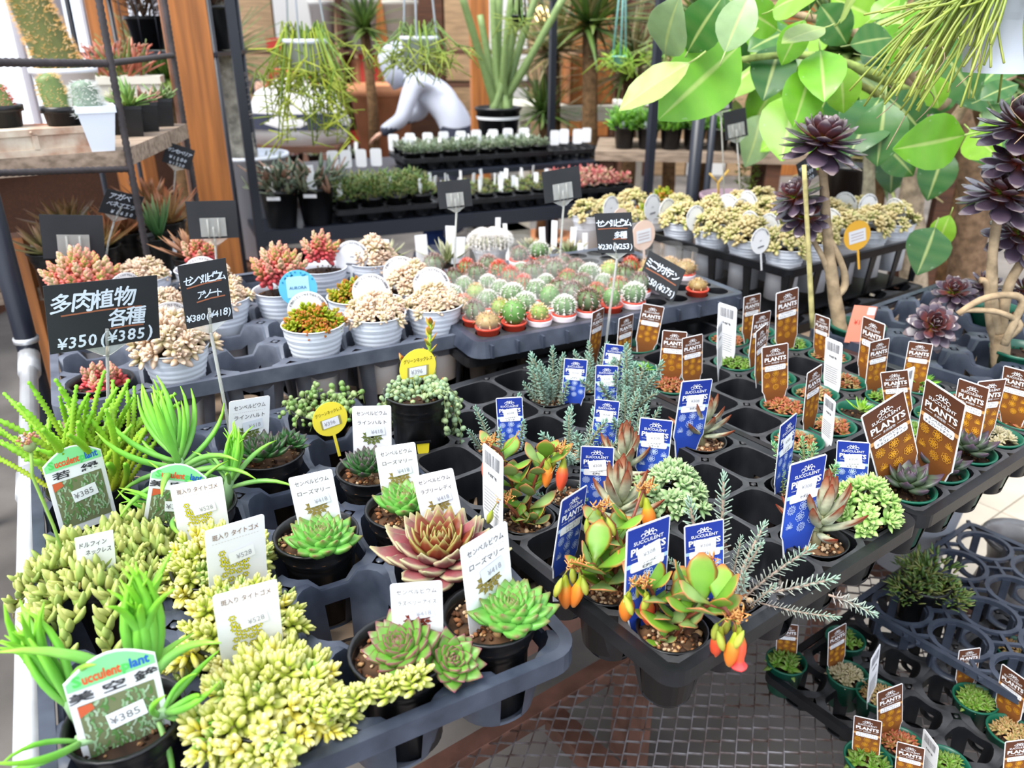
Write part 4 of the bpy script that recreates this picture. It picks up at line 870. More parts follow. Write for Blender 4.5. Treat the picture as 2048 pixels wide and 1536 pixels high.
hl = {(1, 2): ('minibrown', 'brownish rosettes behind the small turned white label'), (0, 2): ('minibrown', 'brown-green rosettes at the foot of the narrow turned brown label'), (1, 3): ('minired', 'dense red and green rosettes below the wide brown label'),
      (2, 1): ('minigreen', 'small green rosettes hidden behind the two big brown labels'), (3, 3): ('minibrown', 'buff rosettes between white barcode label and brown labels'), (3, 2): ('minigreen', 'green and red rosettes below a leaning brown label'), (4, 4): ('minibrown', 'buff rosettes beside the grey tray corner'),
      (2, 5): ('minigreen', 'green-yellow rosettes in green pot beside the white label strip'), (3, 5): ('minibrown', 'green rosettes between two turned brown labels'), (4, 5): ('minigreen', 'green rosettes below the tall brown label at the back'), (3, 6): ('minired', 'red-green rosettes behind the barcode label'),
      (4, 6): ('minibrown', 'brown-green rosettes below the far brown label'), (0, 5): ('minired', 'bright red tufted rosettes below two brown labels'), (0, 6): ('spiky', 'bright green rosette in green pot beside blue labels'), (1, 7): ('spiky', 'bright green rosette below the leaning brown label at the back'),
      (2, 3): ('minibrown', 'brown rosettes behind the leaning barcode label'), (2, 4): ('minigreen', 'pale green rosettes behind the wide brown label'), (3, 1): ('minigreen', 'small green rosettes behind the webbed rosettes'), (4, 1): ('minired', 'reddish rosettes at the right edge behind brown labels')}
for (i, j), (k, lb) in hl.items(): house(i, j, lb, [k, 'minired' if k == 'minibrown' else k], 1 if k == 'spiky' else 12, .026, .72 if k == 'spiky' else 1.05)

# ---------------------------------------------------------------- white pots
def c2p(i, j): return at(FT2, -.645 + .107 * (i + .5), .012 + .107 * (j + .5), BENCH + .026)
def white(i, j, label, key, n, s=1.0, rad=.05, h=.03, extra=None, out=1.0):
    t, z = potted('potted_sedum', label, 'white10', c2p(i, j), 'dark', rot=0); mound(t, key, (0, 0, z + .008), rad, h, n, s, out); return t, z
white(3, 0, 'dense olive-green sedum in white ribbed pot at the tray front', 'olive', 62, 1.25)
t, z = white(4, 0, 'pinkish beige fleshy sedum in white pot, second from the right corner', 'ghost', 52, 1.0)
t, z = white(5, 0, 'beige fleshy sedum in white pot at the right corner of the grey tray', 'ghost', 52, 1.0)
t, z = white(1, 0, 'large peach rosettes in white pot beside the big chalk sign', 'ghost', 34, 1.5, .062, .05)
obj('flower_stalk', MB().tube([(-.01, .0, z + .04), (-.03, .01, z + .09), (-.038, .012, z + .115)], [.0022, .002, .0028], 6, [S(225, 140, 120), S(225, 150, 120), S(200, 150, 80)]).build('flower_stalk', 'plant'), t)
for k in range(8): obj('sprig', SPRIG['ghost'][2], t, tr(-.037 + U(-.004, .004), .012, z + .085 + k * .005) @ rz(k) @ ry(U(0, 1)) @ sc(.3))
white(4, 1, 'red and olive sedum in white pot behind the round tag', 'olive', 50, 1.15)
white(5, 1, 'beige sedum with tall sprout behind two round white tags', 'ghost', 44, 1.05, .05, .045)
white(5, 3, 'beige sedum in white pot at the back of the grey tray', 'ghost', 40, 1.1, .05, .045)
white(2, 2, 'beige sedum in white pot hidden behind the leaning chalk sign', 'ghost', 36, 1.1)
white(1, 2, 'beige and green sedum behind the big chalk sign', 'ghost', 34, 1.1)
white(2, 3, 'beige sedum behind the leaning chalk sign at the back', 'ghost', 34, 1.1)
white(1, 4, 'beige sedum beside the orange-edged tag at the back left', 'ghost', 34, 1.1)
def jelly(i, j, label, n, s, rad, h, lean=.7):
    t, z = potted('potted_jelly_bean_plant', label, 'white10', c2p(i, j), 'dark', rot=0)
    for k in range(n):
        f = math.sqrt((k + .4) / n); a = k * 2.4; obj('sprig', SPRIG['jelly'][k % 3], t, tr(rad * f * math.cos(a), rad * f * math.sin(a), z + .03 + h * (1 - f * .6)) @ rz(a) @ ry(lean * f) @ rz(U(0, 6)) @ sc(s * U(.85, 1.15)))
jelly(3, 2, 'tall pink and green jelly-bean plant in white pot by the blue tag', 22, 1.1, .05, .07)
jelly(4, 3, 'small red-green jelly-bean plant behind the blue tag', 10, .95, .04, .06)
jelly(0, 3, 'large pink jelly-bean plant in white pot at the left edge', 30, 1.2, .062, .075)
jelly(2, 4, 'pink jelly-bean plant at the back of the grey tray', 12, .95, .04, .05)
t, z = potted('potted_jelly_bean_plant', 'small red-leaved plant in black pot at the left tray edge', 'black9', c2p(0, 0), 'dark', rot=0)
for k in range(7): obj('sprig', SPRIG['jelly'][0], t, tr(.02 * math.cos(k * 2.4), .02 * math.sin(k * 2.4), z + .03) @ rz(k) @ ry(.4) @ sc(.9))
# basket of white pots at the right
for i in range(5):
    for j in range(4):
        if j > 1 and i > 3: continue
        t, z = potted('potted_sedum', '%s white-potted sedum, %s from left in the %s row of the basket' % (('beige', 'green and beige', 'buff')[(i + 2 * j) % 3], ORD[i], ('front', 'second', 'third', 'back')[j]), 'white9', at(FT5, .104 * (i + .5), .004 + .1035 * (j + .5), Z5 - .106 + .026), 'dark', 'white-potted sedums in the black basket', 0)
        mound(t, 'ghostfar', (0, 0, z + .008), .05, .045, 26, 1.05)
for k, (x, y) in enumerate([(1250, 452), (1300, 440), (1215, 430), (1265, 418), (1325, 412), (1355, 425), (1175, 440)]):
    p = P(x, y, .9); t, z = potted('potted_sedum', '%s white-potted sedum left of the black basket, %s nearest of its group' % (('yellow-green', 'red-brown', 'buff')[k % 3], ORD[k]), 'white9', (p.x, p.y, BENCH + .002), 'dark', 'white-potted sedums left of the basket', 0)
    mound(t, 'ghostfar' if k % 3 != 1 else 'olive', (0, 0, z + .008), .05, .04, 18, 1.1 if k % 3 != 1 else 1.7)
# ---------------------------------------------------------------- label cards and chalk signs
CW = {'brown': (.047, .105), 'blue': (.047, .105), 'back': (.042, .1), 'rein': (.049, .082), 'rose': (.049, .082), 'lady': (.049, .082), 'ice': (.049, .082), 'sedum': (.055, .082), 'dolphin': (.042, .078),
      'waka': (.053, .072), 'misora': (.053, .072), 'yellow': (.051, .0555), 'white': (.051, .0555), 'aurora': (.051, .0555), 'pink': (.051, .0555), 'orange': (.051, .0555)}
def frame(B, T, wpx, W_, L, sign, smax=1.3, smin=.7):
    s = max(smin, min(smax, (T - B).length / L)); u = (T - B).normalized(); mid = (T + B) / 2
    n = Vector((0, 0, CAM_Z)) - mid; n = (n - u * n.dot(u)).normalized()
    c = max(.12, min(1, wpx * depth(mid) / F_PX / (W_ * s))); n = Matrix.Rotation(math.acos(c) * sign, 3, u) @ n
    x = u.cross(n); return Matrix(((x.x, u.x, n.x, B.x), (x.y, u.y, n.y, B.y), (x.z, u.z, n.z, B.z), (0, 0, 0, 1))) @ sc(s)
def card(kind, label, xt, yt, xb, yb, wpx, sign=1, zb=.875, lean=0, pr=None, group=None, name='plant_label'):
    B = P(xb, yb, zb); T = DY(xt, yt, B.y + lean); W_, L = CW[kind]
    if L < .06: B = B - (T - B).normalized() * .006
    o = tag(obj(name, CARD[kind], None, frame(B, T, wpx, W_, L, sign)), label, 'label', group)
    if kind in ('brown', 'blue'): obj('printed_design', PRINT[pr or kind], o)
    return o
BRN = [(1307, 610, 1289, 702, 50, -1, 'leaning right at the back left'), (1197, 620, 1187, 718, 22, 1, 'narrow and turned, beside the clear stake'), (1253, 632, 1245, 730, 28, 1, 'turned, left of the leaning one'), (1350, 662, 1340, 762, 57, 1, 'wide, above red tufts'),
       (1385, 672, 1384, 770, 40, 1, 'overlapping the wide one above red tufts'), (1505, 590, 1500, 680, 32, 1, 'farthest back near the white pots'), (1525, 625, 1512, 730, 32, 1, 'behind the narrowest one'), (1523, 655, 1520, 765, 20, 1, 'narrowest, behind the wide central one'),
       (1575, 580, 1572, 700, 42, 1, 'tall and upright at the back beside the white pot'), (1550, 690, 1550, 802, 50, 1, 'wide and central above red-green rosettes'), (1645, 632, 1640, 716, 28, -1, 'in front of the bamboo cane'), (1748, 640, 1733, 762, 42, -1, 'beside the orange price card'),
       (1760, 680, 1748, 782, 35, 1, 'overlapping the one beside the orange card'), (1630, 737, 1618, 858, 26, 1, 'narrow and turned above brown-green rosettes'), (1842, 685, 1825, 775, 48, -1, 'partly hidden by a black rosette'), (1788, 742, 1800, 840, 60, 1, 'behind the big one leaning left'),
       (1758, 778, 1803, 962, 86, 1, 'large, leaning left over a purple rosette'), (1892, 778, 1860, 950, 76, -1, 'large, leaning right over a purple rosette'), (1948, 766, 1925, 895, 56, -1, 'behind the large one leaning right'), (1985, 760, 1955, 885, 46, 1, 'above the webbed rosettes'), (2036, 738, 2022, 850, 50, -1, 'at the right picture edge of the upper tray')]
for a in BRN: card('brown', 'brown succulent label with orange flowers, ' + a[6], *a[:6], zb=.878, lean=-.03 if a[0] in (1758, 1892) else 0)
BLU = [(1152, 718, 1145, 812, 55, 1, 'blue_s', 'behind upright blue-green stems at the back left'), (1230, 698, 1220, 775, 48, 1, 'blue_s', 'farthest back beside a brown label'), (1214, 731, 1210, 822, 50, 1, 'blue_r', 'in front of the farthest blue one'), (1214, 812, 1205, 898, 55, 1, 'blue_s', 'left of the dark-tipped panda plant'),
       (1018, 795, 1024, 900, 58, -1, 'blue_r', 'standing behind the pink bell flowers'), (1395, 760, 1372, 900, 58, 1, 'blue_s', 'behind the lone panda plant'), (1195, 893, 1190, 1020, 72, 1, 'blue_k', 'behind the panda plant with orange flowers before it'), (1313, 838, 1300, 965, 72, 1, 'blue_r', 'above the grey-green clustered crassula'),
       (1150, 985, 1125, 1150, 45, 1, 'blue', 'mostly hidden by hanging orange flowers'), (1298, 1045, 1288, 1240, 82, 1, 'blue_k', 'largest, at the tray corner'), (1408, 1045, 1410, 1195, 76, 1, 'blue_s', 'behind the long trailing stonecrop'), (1578, 838, 1562, 985, 28, 1, 'blue_r', 'narrow and turned beside bright green stonecrop'),
       (1618, 918, 1592, 1098, 64, 1, 'blue_s', 'behind the front panda plant'), (1707, 883, 1700, 1000, 65, 1, 'blue_r', 'above the light green clustered crassula')]
for a in BLU: card('blue', 'blue succulent label with white flowers, ' + a[7], *a[:6], zb=.875, pr=a[6])
for a, l in (((1455, 610, 1450, 722, 36, -1), 'white barcode side of a label at the back of the green pots'), ((1440, 645, 1440, 742, 10, 1), 'thin white label edge in front of the barcode label'), ((1668, 680, 1662, 785, 32, -1), 'white barcode side of a label near the orange price card'),
             ((1660, 795, 1652, 890, 22, -1), 'narrow white barcode label among green rosettes'), ((1815, 738, 1800, 840, 26, 1), 'white barcode label behind the large brown labels'), ((985, 900, 985, 1060, 40, -1), 'white barcode label in front of the pink bell flowers')):
    card('back', l, *a, zb=.875)
for k, a, l in (('rein', (500, 797, 497, 918, 76, 1), 'white card with green rosette drawing left of the yellow tag'), ('rein', (743, 812, 746, 925, 80, 1), 'white card with green rosette drawing below the upright black pot'),
                ('rose', (620, 947, 645, 1068, 94, 1), 'white card with brown rosette drawing behind the left green rosette'), ('rose', (790, 890, 806, 1005, 86, 1), 'white card with brown rosette drawing behind the middle green rosette'),
                ('lady', (865, 945, 890, 1060, 92, 1), 'white card with brown rosette drawing behind the large red rosette'), ('rose', (968, 1068, 985, 1235, 96, 1), 'white card with brown rosette drawing at the near right corner'), ('ice', (832, 1165, 838, 1300, 106, -1), 'white card with dark red rosette drawing above the paired rosettes'),
                ('sedum', (392, 962, 412, 1085, 104, 1), 'farthest of three white cards with yellow sedum drawings'), ('sedum', (470, 1045, 480, 1190, 112, 1), 'middle of three white cards with yellow sedum drawings'), ('sedum', (490, 1175, 508, 1320, 122, 1), 'nearest of three white cards with yellow sedum drawings'),
                ('dolphin', (188, 1068, 198, 1172, 68, 1), 'handwritten white card in the trailing dolphin-leaved plant'), ('waka', (138, 893, 172, 1020, 106, 1), 'photo label with green arched header in the watch-chain plant'), ('misora', (362, 928, 342, 1042, 105, 1), 'photo label with green arched header behind the sedum cards'),
                ('misora', (212, 1305, 255, 1475, 170, 1), 'photo label with green arched header at the bottom left')):
    card(k, l, *a, zb=.893)
card('yellow', 'yellow round price tag standing in the low bead plant', 652, 806, 668, 868, 70, 1, .893); card('yellow', 'yellow round price tag in the upright black pot', 836, 698, 836, 770, 72, 1, .945)
for k, a, l in (('white', (614, 563, 618, 660, 92, 1), 'round white tag behind the olive-green sedum'), ('white', (743, 535, 742, 620, 88, 1), 'round white tag behind the pinkish beige sedum'), ('white', (864, 516, 862, 605, 86, 1), 'round white tag at the right end of the grey tray'), ('white', (803, 498, 800, 580, 80, 1), 'round white tag between two beige sedums'),
                ('white', (705, 470, 703, 545, 66, 1), 'round white tag at the back of the grey tray'), ('white', (405, 500, 405, 580, 80, 1), 'round white tag behind the leaning chalk sign'), ('white', (345, 590, 335, 680, 80, 1), 'round white tag behind the large peach rosettes'), ('white', (250, 545, 250, 610, 60, 1), 'round white tag peeping above the big chalk sign'),
                ('aurora', (590, 522, 600, 612, 78, 1), 'blue round tag in front of the pink jelly-bean plant'), ('aurora', (205, 530, 195, 600, 46, 1), 'small blue round tag above the big chalk sign')):
    card(k, l, *a, zb=.945)
for k, (x, y) in enumerate([(1455, 392), (1390, 415), (1495, 385), (1570, 395), (1540, 430), (1640, 395), (1690, 388), (1735, 392), (1790, 400), (1600, 405), (1500, 425), (1480, 400), (1660, 420), (1520, 460)]):
    card('white', 'round white tag in the black basket of sedums, %s of fourteen' % ORD[k] if False else ('round white tag among the basket sedums, ' + ('tall one near the purple pot', 'leftmost of all', 'second one along the back', 'beside the black rosette top', 'left of the black rosette', 'just right of the bamboo cane', 'above the orange-cornered tag', 'in the middle of the right half', 'rightmost of all', 'behind the bamboo cane', 'third from the left', 'fourth from the left', 'right of the forked trunk', 'nearest the front corner')[k]), x, y - 4, x + 2, y + 46, 36 if k % 3 else 42, 1 if k % 2 else -1, .965, group='round white tags in the basket')
for k, a, l in (('orange', (1712, 430, 1716, 500, 50, 1), 'orange and white tag in the front of the basket'), ('pink', (1286, 424, 1288, 500, 46, 1), 'pink-white round tag left of the basket'), ('pink', (1240, 416, 1240, 470, 34, 1), 'small pale round tag left of the pink-white one'), ('white', (1222, 392, 1222, 440, 30, 1), 'round white tag in the far sedum group'), ('white', (1305, 385, 1305, 440, 32, 1), 'round white tag behind the pink-white tag'), ('white', (1335, 395, 1335, 450, 32, 1), 'turned round tag left of the basket corner')):
    card(k, l, *a, zb=.95)
mb = MB(); mb.poly(rrect(-.024, .024, -.02, .06, .001), 0, (.85, .3, .2), th=.0006); mb.poly(rrect(.006, .022, .042, .058, .001), .0005, (.85, .75, .8)); text(mb, '¥1', -.008, .02, .014, (.6, .05, .03), .0006)
CARD['salmon'] = mb.build('card', 'ink'); CW['salmon'] = (.048, .06)
card('salmon', 'salmon price card standing in the green pot of the forked plant', 1732, 612, 1716, 668, 42, 1, .9)
def sign(key, label, xt, yt, xm, ym, wpx, xs, ys, zb, sgn=1, stake=True, name='chalk_sign', clip=None):
    (cm, wm) = SIGN[key]; B = P(xs, ys, zb); m = DY(xm, ym, B.y); T = DY(xt, yt, B.y)
    dims = {'taniku': (.118, .078), 'assort': (.062, .082), 'tashu': (.075, .08), 'mini': (.085, .055), 'agave': (.07, .05), 'small': (.07, .055), 'blank': (.085, .068), 'plain': (.06, .072)}[key]
    t = thing(name, label, 'sign', M=tr(B)); M = tr(-B) @ frame(m, T, wpx, dims[0], dims[1], sgn, 2.5, .5); s = M.to_scale().x
    c = obj('card', cm, t, M)
    if wm: obj('chalk_writing', wm, c, Matrix())
    if stake:
        a = M @ Vector((0, -.012, -.003)); st = MB().tube([Vector((0, 0, -.02)), a * .5, a], .0022, 8)
        obj('stake', st.build('stake', 'clear'), t)
        h = MB(); h.tube([(0, -.014, -.003), (0, .022, .003)], .0021, 8)
        h.add([(-.026, .014, -.0022), (.026, .014, -.0022), (.026, .001, -.0022), (.004, -.013, -.0032), (-.004, -.013, -.0032), (-.026, .001, -.0022)] + [(-.026, .014, -.0008 - .0022), (.026, .014, -.003), (.026, .001, -.003), (.004, -.013, -.0045), (-.004, -.013, -.0045), (-.026, .001, -.003)],
              [(0, 1, 2, 3, 4, 5), (11, 10, 9, 8, 7, 6)] + [(i, (i + 1) % 6, (i + 1) % 6 + 6, i + 6) for i in range(6)], (1, 1, 1), 0, None, False)
        if not wm:
            h.add([(-.022, .004, .0012), (.022, .004, .0012), (.022, .038, .0012), (-.022, .038, .0012), (-.022, .004, .0022), (.022, .004, .0022), (.022, .038, .0022), (-.022, .038, .0022)], [(3, 2, 1, 0), (4, 5, 6, 7), (0, 1, 5, 4), (1, 2, 6, 5), (2, 3, 7, 6), (3, 0, 4, 7)], (1, 1, 1), 0, None, False)
            for x in (-.009, .009): h.tube([(x, .002, .0028), (x, .036, .0028)], .0018, 6)
        obj('holder', h.build('holder', 'clear'), t, M)
    return t
sign('taniku', 'large chalk sign with white Japanese writing above the watch-chain plant', 205, 561, 215, 692, 201, 218, 905, .88)
sign('assort', 'leaning chalk sign on a long clear stake in the dark rosette pot', 404, 524, 421, 648, 90, 472, 925, .893)
sign('tashu', 'chalk sign on a tall clear stake beside the mini cacti', 1225, 426, 1232, 506, 72, 1206, 722, .872, -1)
sign('mini', 'tilted chalk sign lying among the mini cacti', 1334, 520, 1310, 583, 80, 1312, 592, .938, -1, False)
sign('blank', 'blank black sign back with clear clip at the far left', 142, 430, 150, 517, 114, 168, 610, .93)
sign('blank', 'blank black sign back in front of the orange post', 421, 402, 429, 477, 98, 436, 575, .935)
sign('agave', 'tilted chalk sign on a slanting stake in front of brown rosettes', 252, 386, 234, 432, 66, 204, 530, .93)
sign('small', 'small chalk sign at the foot of the orange post', 362, 292, 352, 332, 56, 345, 440, .95)
sign('blank', 'blank black sign back in front of the moss-green pots', 906, 361, 912, 415, 68, 908, 525, .93)
sign('blank', 'blank black sign back in front of the pink cactus tray', 1121, 338, 1127, 401, 75, 1118, 535, .95)
sign('plain', 'small black sign back on a tall clear stake below the big leaves', 1436, 164, 1441, 222, 54, 1450, 400, .95)
sign('plain', 'greyish sign back on a clear stake behind the black sign', 1468, 220, 1474, 276, 44, 1482, 405, .95)
sign('small', 'little chalk label fixed under the tall black rosette', 1609, 318, 1619, 362, 34, 1622, 380, 1.08, 1, False)
# ---------------------------------------------------------------- mini cacti
def cactus_mesh(r, hz, ribs, body, spine, seed, ns=70, sl=.006, wool=0):
    g = random.Random(seed); mb = MB(); m = 9
    mb.lathe([(max(r * math.sin(PI * (.12 + .88 * i / m)) * (1 if i < 5 else 1), .0004), hz * (1 - math.cos(PI * (.12 + .88 * i / m))) / 2 * 2) for i in range(m + 1)], ribs * 2, [mix(body, S(150, 170, 90), i / m * .3) for i in range(m + 1)], rib=lambda q, i: 1 + .08 * math.cos(ribs * q))
    sp = MB()
    for k in range(ns):
        f = (k + .5) / ns; th = PI * (.2 + .8 * math.acos(1 - 2 * f) / PI) if False else PI * (.25 + .75 * f ** .8); a = round(k * 2.4 / (2 * PI) * ribs) * 2 * PI / ribs
        p = Vector((r * 1.05 * math.sin(th) * math.cos(a), r * 1.05 * math.sin(th) * math.sin(a), hz * (1 - math.cos(th)))); nrm = Vector((math.sin(th) * math.cos(a), math.sin(th) * math.sin(a), -math.cos(th) * .8)).normalized()
        e1 = nrm.orthogonal().normalized() * .0011; e2 = nrm.cross(e1); sp.add([p + e1, p + e2, p - e1, p - e2], [(0, 1, 2, 3)], mix(spine, (.8, .78, .7), .5), 0, None, False)
        for q in range(6):
            d = (nrm + Vector((g.uniform(-1, 1), g.uniform(-1, 1), g.uniform(-1, 1))) * .8).normalized() * sl * g.uniform(.6, 1.2); s = d.cross(Vector((0, .3, 1))).normalized() * .0007
            c = spine if g.random() > .25 else mix(spine, (1, 1, 1), .5)
            sp.add([p + s, p - s, p + d], [(0, 1, 2)], c, 0, None, False)
    return mb.build('body', 'plant'), sp.build('spines', 'vcol')
CAC = [cactus_mesh(.0175, .016, 11, S(95, 135, 85), S(235, 232, 222), 1, 120, .005), cactus_mesh(.018, .015, 10, S(110, 150, 55), S(215, 110, 50), 2, 110, .007), cactus_mesh(.018, .017, 9, S(90, 110, 80), S(150, 105, 90), 3, 120, .007),
       cactus_mesh(.0175, .02, 10, S(95, 150, 75), S(230, 215, 190), 4, 60, .004), cactus_mesh(.017, .016, 10, S(150, 185, 60), S(225, 190, 110), 5, 60, .006), cactus_mesh(.019, .013, 8, S(190, 150, 100), S(225, 180, 120), 6, 50, .006), cactus_mesh(.017, .018, 12, S(110, 140, 90), S(235, 95, 55), 7, 130, .009)]
KN = ['white woolly', 'green brown-spined', 'grey-green spiny', 'tall green', 'yellow-green', 'buff clustered', 'orange-topped']
mp1 = MB().lathe([(.0165, -.02), (.0205, .005), (.022, .005), (.022, .009), (.0205, .009), (.0195, .004), (.0002, .003)], 18).build('pot', 'red_pot')
mp2 = MB().lathe([(.0175, -.02), (.0225, .0035), (.0225, .0055), (.021, .0055), (.0205, .002)], 18).build('outer_pot', 'pinkwhite_pot')
slv = MB().lathe([(.021, .008), (.0235, .058)], 16).build('clear_sleeve', 'film')
g4 = random.Random(21)
for j in range(8):
    for i in range(11):
        if (i, j) in ((7, 0), (8, 0), (10, 0)) or (j > 5 and g4.random() < .45) or (i > 6 and j > 3) or (i > 8 and 0 < j < 3 and g4.random() < .5): continue
        k = g4.choice([0, 0, 1, 2, 3, 4, 6]) if j else [5, 3, 4, 0, 2, 3, 0, 0, 0, 4, 5][i]
        if j > 3: k = g4.choice([2, 6, 6, 2, 0])
        if i > 8: k = 5
        t = thing('mini_cactus', '%s mini cactus, %s from left in row %s of the cactus tray' % (KN[k], ORD[i], ('one', 'two', 'three', 'four', 'five', 'six', 'seven', 'eight')[j]), 'cactus', at(FT4, .022 + .05 * (i + .5), .014 + .05 * (j + .5), Z4 + .004), g4.uniform(0, 6), 'mini cacti in the flat tray')
        obj('pot', mp1, t)
        if g4.random() < .6: obj('outer_pot', mp2, t)
        s = g4.uniform(.85, 1.15); b = obj('body', CAC[k][0], t, tr(0, 0, .003) @ sc(s)); obj('spines', CAC[k][1], b)
        if g4.random() < .5: obj('clear_sleeve', slv, t)
# agaves, haworthias and a white cushion cactus behind the trays
def star(name, label, cat, loc, n, L, w, cols, th=.25, pot='black9', e0=15, e1=75, m='plant', s_in=.6, grp=None):
    t, z = potted(name, label, pot, loc, 'dark', grp); lm = leafm('leaf', L, [w * .8, w, w * .9, w * .55, .0003], [w * th, w * th, w * th * .8, w * th * .5, .0003], .1, cols, m, 6, .15, .1)
    for k in range(n):
        f = k / (n - 1); obj('leaf', lm, t, tr(0, 0, z + .004) @ rz(k * 2.4) @ ry(-math.radians(e0 + (e1 - e0) * f) - U(-.1, .1)) @ sc(1 - (1 - s_in) * f))
    return t
for k, (x, y, L) in enumerate([(895, 520, .085), (770, 515, .075), (1085, 520, .06), (1140, 505, .06), (1060, 495, .05)]):
    p = P(x, y, .9); star('potted_agave', ('spiky pale agave behind the round tags', 'spiky pale agave at the left beside white slips', 'grey-green pointed rosette behind the mini cacti', 'grey-green pointed rosette right of its twin', 'small grey-green rosette at the far edge')[k], 'potted plant', (p.x, p.y, BENCH + .002), 26, L, .008, [S(190, 190, 150), S(150, 160, 110), S(195, 190, 160)] if k < 2 else [S(120, 150, 100), S(140, 160, 110), S(180, 160, 130)])
p = P(980, 500, .9); t, z = potted('potted_cactus', 'white fluffy cushion cactus behind the agave', 'white9', (p.x, p.y, BENCH + .002), 'dark')
FLU = cactus_mesh(.0175, .014, 14, S(190, 185, 170), S(245, 240, 235), 44, 260, .007)
for k in range(6): b = obj('body', FLU[0], t, tr(.028 * math.cos(k * 1.05), .028 * math.sin(k * 1.05), z) @ sc(1.35)); obj('spines', FLU[1], b)
slip = MB().box(-.012, .012, -.0006, .0006, -.1, .06).build('plant_slip', 'card')
for k, (x, y, w, h, l) in enumerate([(772, 500, 24, 60, 'left of the agave'), (845, 495, 26, 66, 'at the left side of the agave'), (915, 500, 28, 66, 'right in front of the clear stake'), (902, 455, 24, 40, 'behind the agave'), (995, 460, 12, 70, 'beside the white fluffy cactus'), (1085, 465, 14, 50, 'left of the pointed rosettes'), (1108, 455, 14, 55, 'above the pointed rosettes'), (1145, 465, 14, 50, 'right of the pointed rosettes'), (1160, 500, 12, 50, 'left of the chalk sign stake'), (348, 500, 20, 60, 'in the cream pot at the left'), (1170, 470, 12, 40, 'near the far chalk sign'), (1012, 450, 10, 40, 'behind the cushion cactus')]):
    p = P(x, y + 25, .9); tag(obj('plant_slip', slip, None, tr(p) @ rz(U(-.4, .4)) @ ry(U(-.1, .1)) @ sc(w / 24 * 1.1, 1, h / 66)), 'narrow white plant slip ' + l, 'label')
# ---------------------------------------------------------------- black rosette trees
def aeonium(t, c, R_, n, tilt=(0, 0), e0=-42, inner=True):
    return rosette(t, c, R_, n, 'aeon', tilt, e0, 80, .45, .05, 'aeonin' if inner else None, S(60, 40, 40))
def limb(t, pts, r0, r1, name='branch', col=(S(200, 178, 145), S(185, 158, 125)), m='bark', Y=None, o=None, n=9):
    ps = [Vector(q) if len(q) == 3 else DY(q[0], q[1], Y) for q in pts]; o = t.matrix_basis.inverted()
    # smooth the path
    out = []
    for i in range(len(ps) - 1):
        p0, p1, p2, p3 = ps[max(i - 1, 0)], ps[i], ps[i + 1], ps[min(i + 2, len(ps) - 1)]
        for k in range(4):
            u = k / 4; out.append(.5 * ((2 * p1) + (p2 - p0) * u + (2 * p0 - 5 * p1 + 4 * p2 - p3) * u * u + (3 * p1 - p0 - 3 * p2 + p3) * u ** 3))
    out.append(ps[-1]); K = len(out)
    g = random.Random(int(ps[0].x * 1e4)); 
    return obj(name, MB().tube([o @ q for q in out], [(r0 + (r1 - r0) * i / (K - 1)) * g.uniform(.93, 1.07) for i in range(K)], n, [mix(col[0], col[1], i / (K - 1)) for i in range(K)]).build(name, m), t)
ap = at(FT3, .875 + .1035 * .5, .03 + .1035 * 3.5, BENCH + .012)
t, z = potted('black_aeonium', 'tall forked black-leaved rosette plant staked with a cane in green pot', 'green9', ap, 'dark', rot=0); Y = ap.y
limb(t, [(1682, 672), (1676, 630), (1668, 585), (1660, 520), (1652, 440), (1648, 370), (1643, 310)], .014, .006, 'trunk', Y=Y)
limb(t, [(1676, 590), (1690, 570), (1684, 530), (1660, 480), (1642, 450)], .007, .005, Y=Y); limb(t, [(1662, 560), (1648, 520), (1626, 480), (1605, 440)], .006, .004, Y=Y)
for x, y, R_, n, tl in ((1645, 285, .074, 64, (.1, .1)), (1592, 395, .05, 44, (.1, -.5)), (1610, 435, .045, 38, (.5, -.2))):
    aeonium(t, t.matrix_basis.inverted() @ DY(x, y, Y), R_, n, tl)
cn = thing('bamboo_cane', 'pale bamboo cane supporting the forked black rosette plant', 'cane', DY(1625, 655, Y - .06)); limb(cn, [(1625, 655), (1618, 520), (1608, 330)], .0045, .004, 'cane', (S(215, 205, 140), S(205, 190, 130)), Y=Y - .06)
ap = at(FT3, .875 + .1035 * 1.6, .03 + .1035 * 1.2, BENCH + .012)
t, z = potted('black_aeonium', 'branching black-leaved rosette tree in green pot at the right picture edge', 'green9', ap, 'dark', rot=0); Y = ap.y
limb(t, [(2005, 745), (2000, 710), (2000, 665)], .017, .015, 'trunk', Y=Y)
limb(t, [(1995, 670), (1985, 600), (1984, 520), (1994, 440), (2003, 400)], .0095, .007, Y=Y); limb(t, [(2003, 670), (2010, 600), (2022, 560), (2045, 520), (2070, 460)], .009, .007, Y=Y)
limb(t, [(2008, 690), (2030, 640), (2045, 600), (2010, 590), (1960, 600), (1915, 628)], .007, .005, Y=Y - .03); limb(t, [(2010, 680), (2040, 650), (2000, 625), (1940, 620), (1920, 625)], .006, .004, Y=Y - .03)
limb(t, [(1992, 690), (1978, 640), (1974, 570), (1960, 560)], .007, .005, Y=Y)
for x, y, R_, n, tl, dy in ((2008, 390, .07, 56, (.2, 0), 0), (2045, 255, .072, 56, (.2, .1), 0), (2040, 325, .055, 40, (.4, 0), -.02), (2040, 470, .06, 46, (.5, 0), .02), (1868, 650, .044, 44, (.9, -.2), -.03), (1908, 585, .04, 38, (.5, -.3), .06), (1972, 572, .04, 36, (.3, .2), .08), (2046, 580, .035, 28, (.2, .2), .05)):
    aeonium(t, t.matrix_basis.inverted() @ DY(x, y, Y + dy), R_, n, tl)
limb(t, [(2035, 260), (2030, 330), (2020, 400), (2003, 430)], .007, .009, Y=Y)
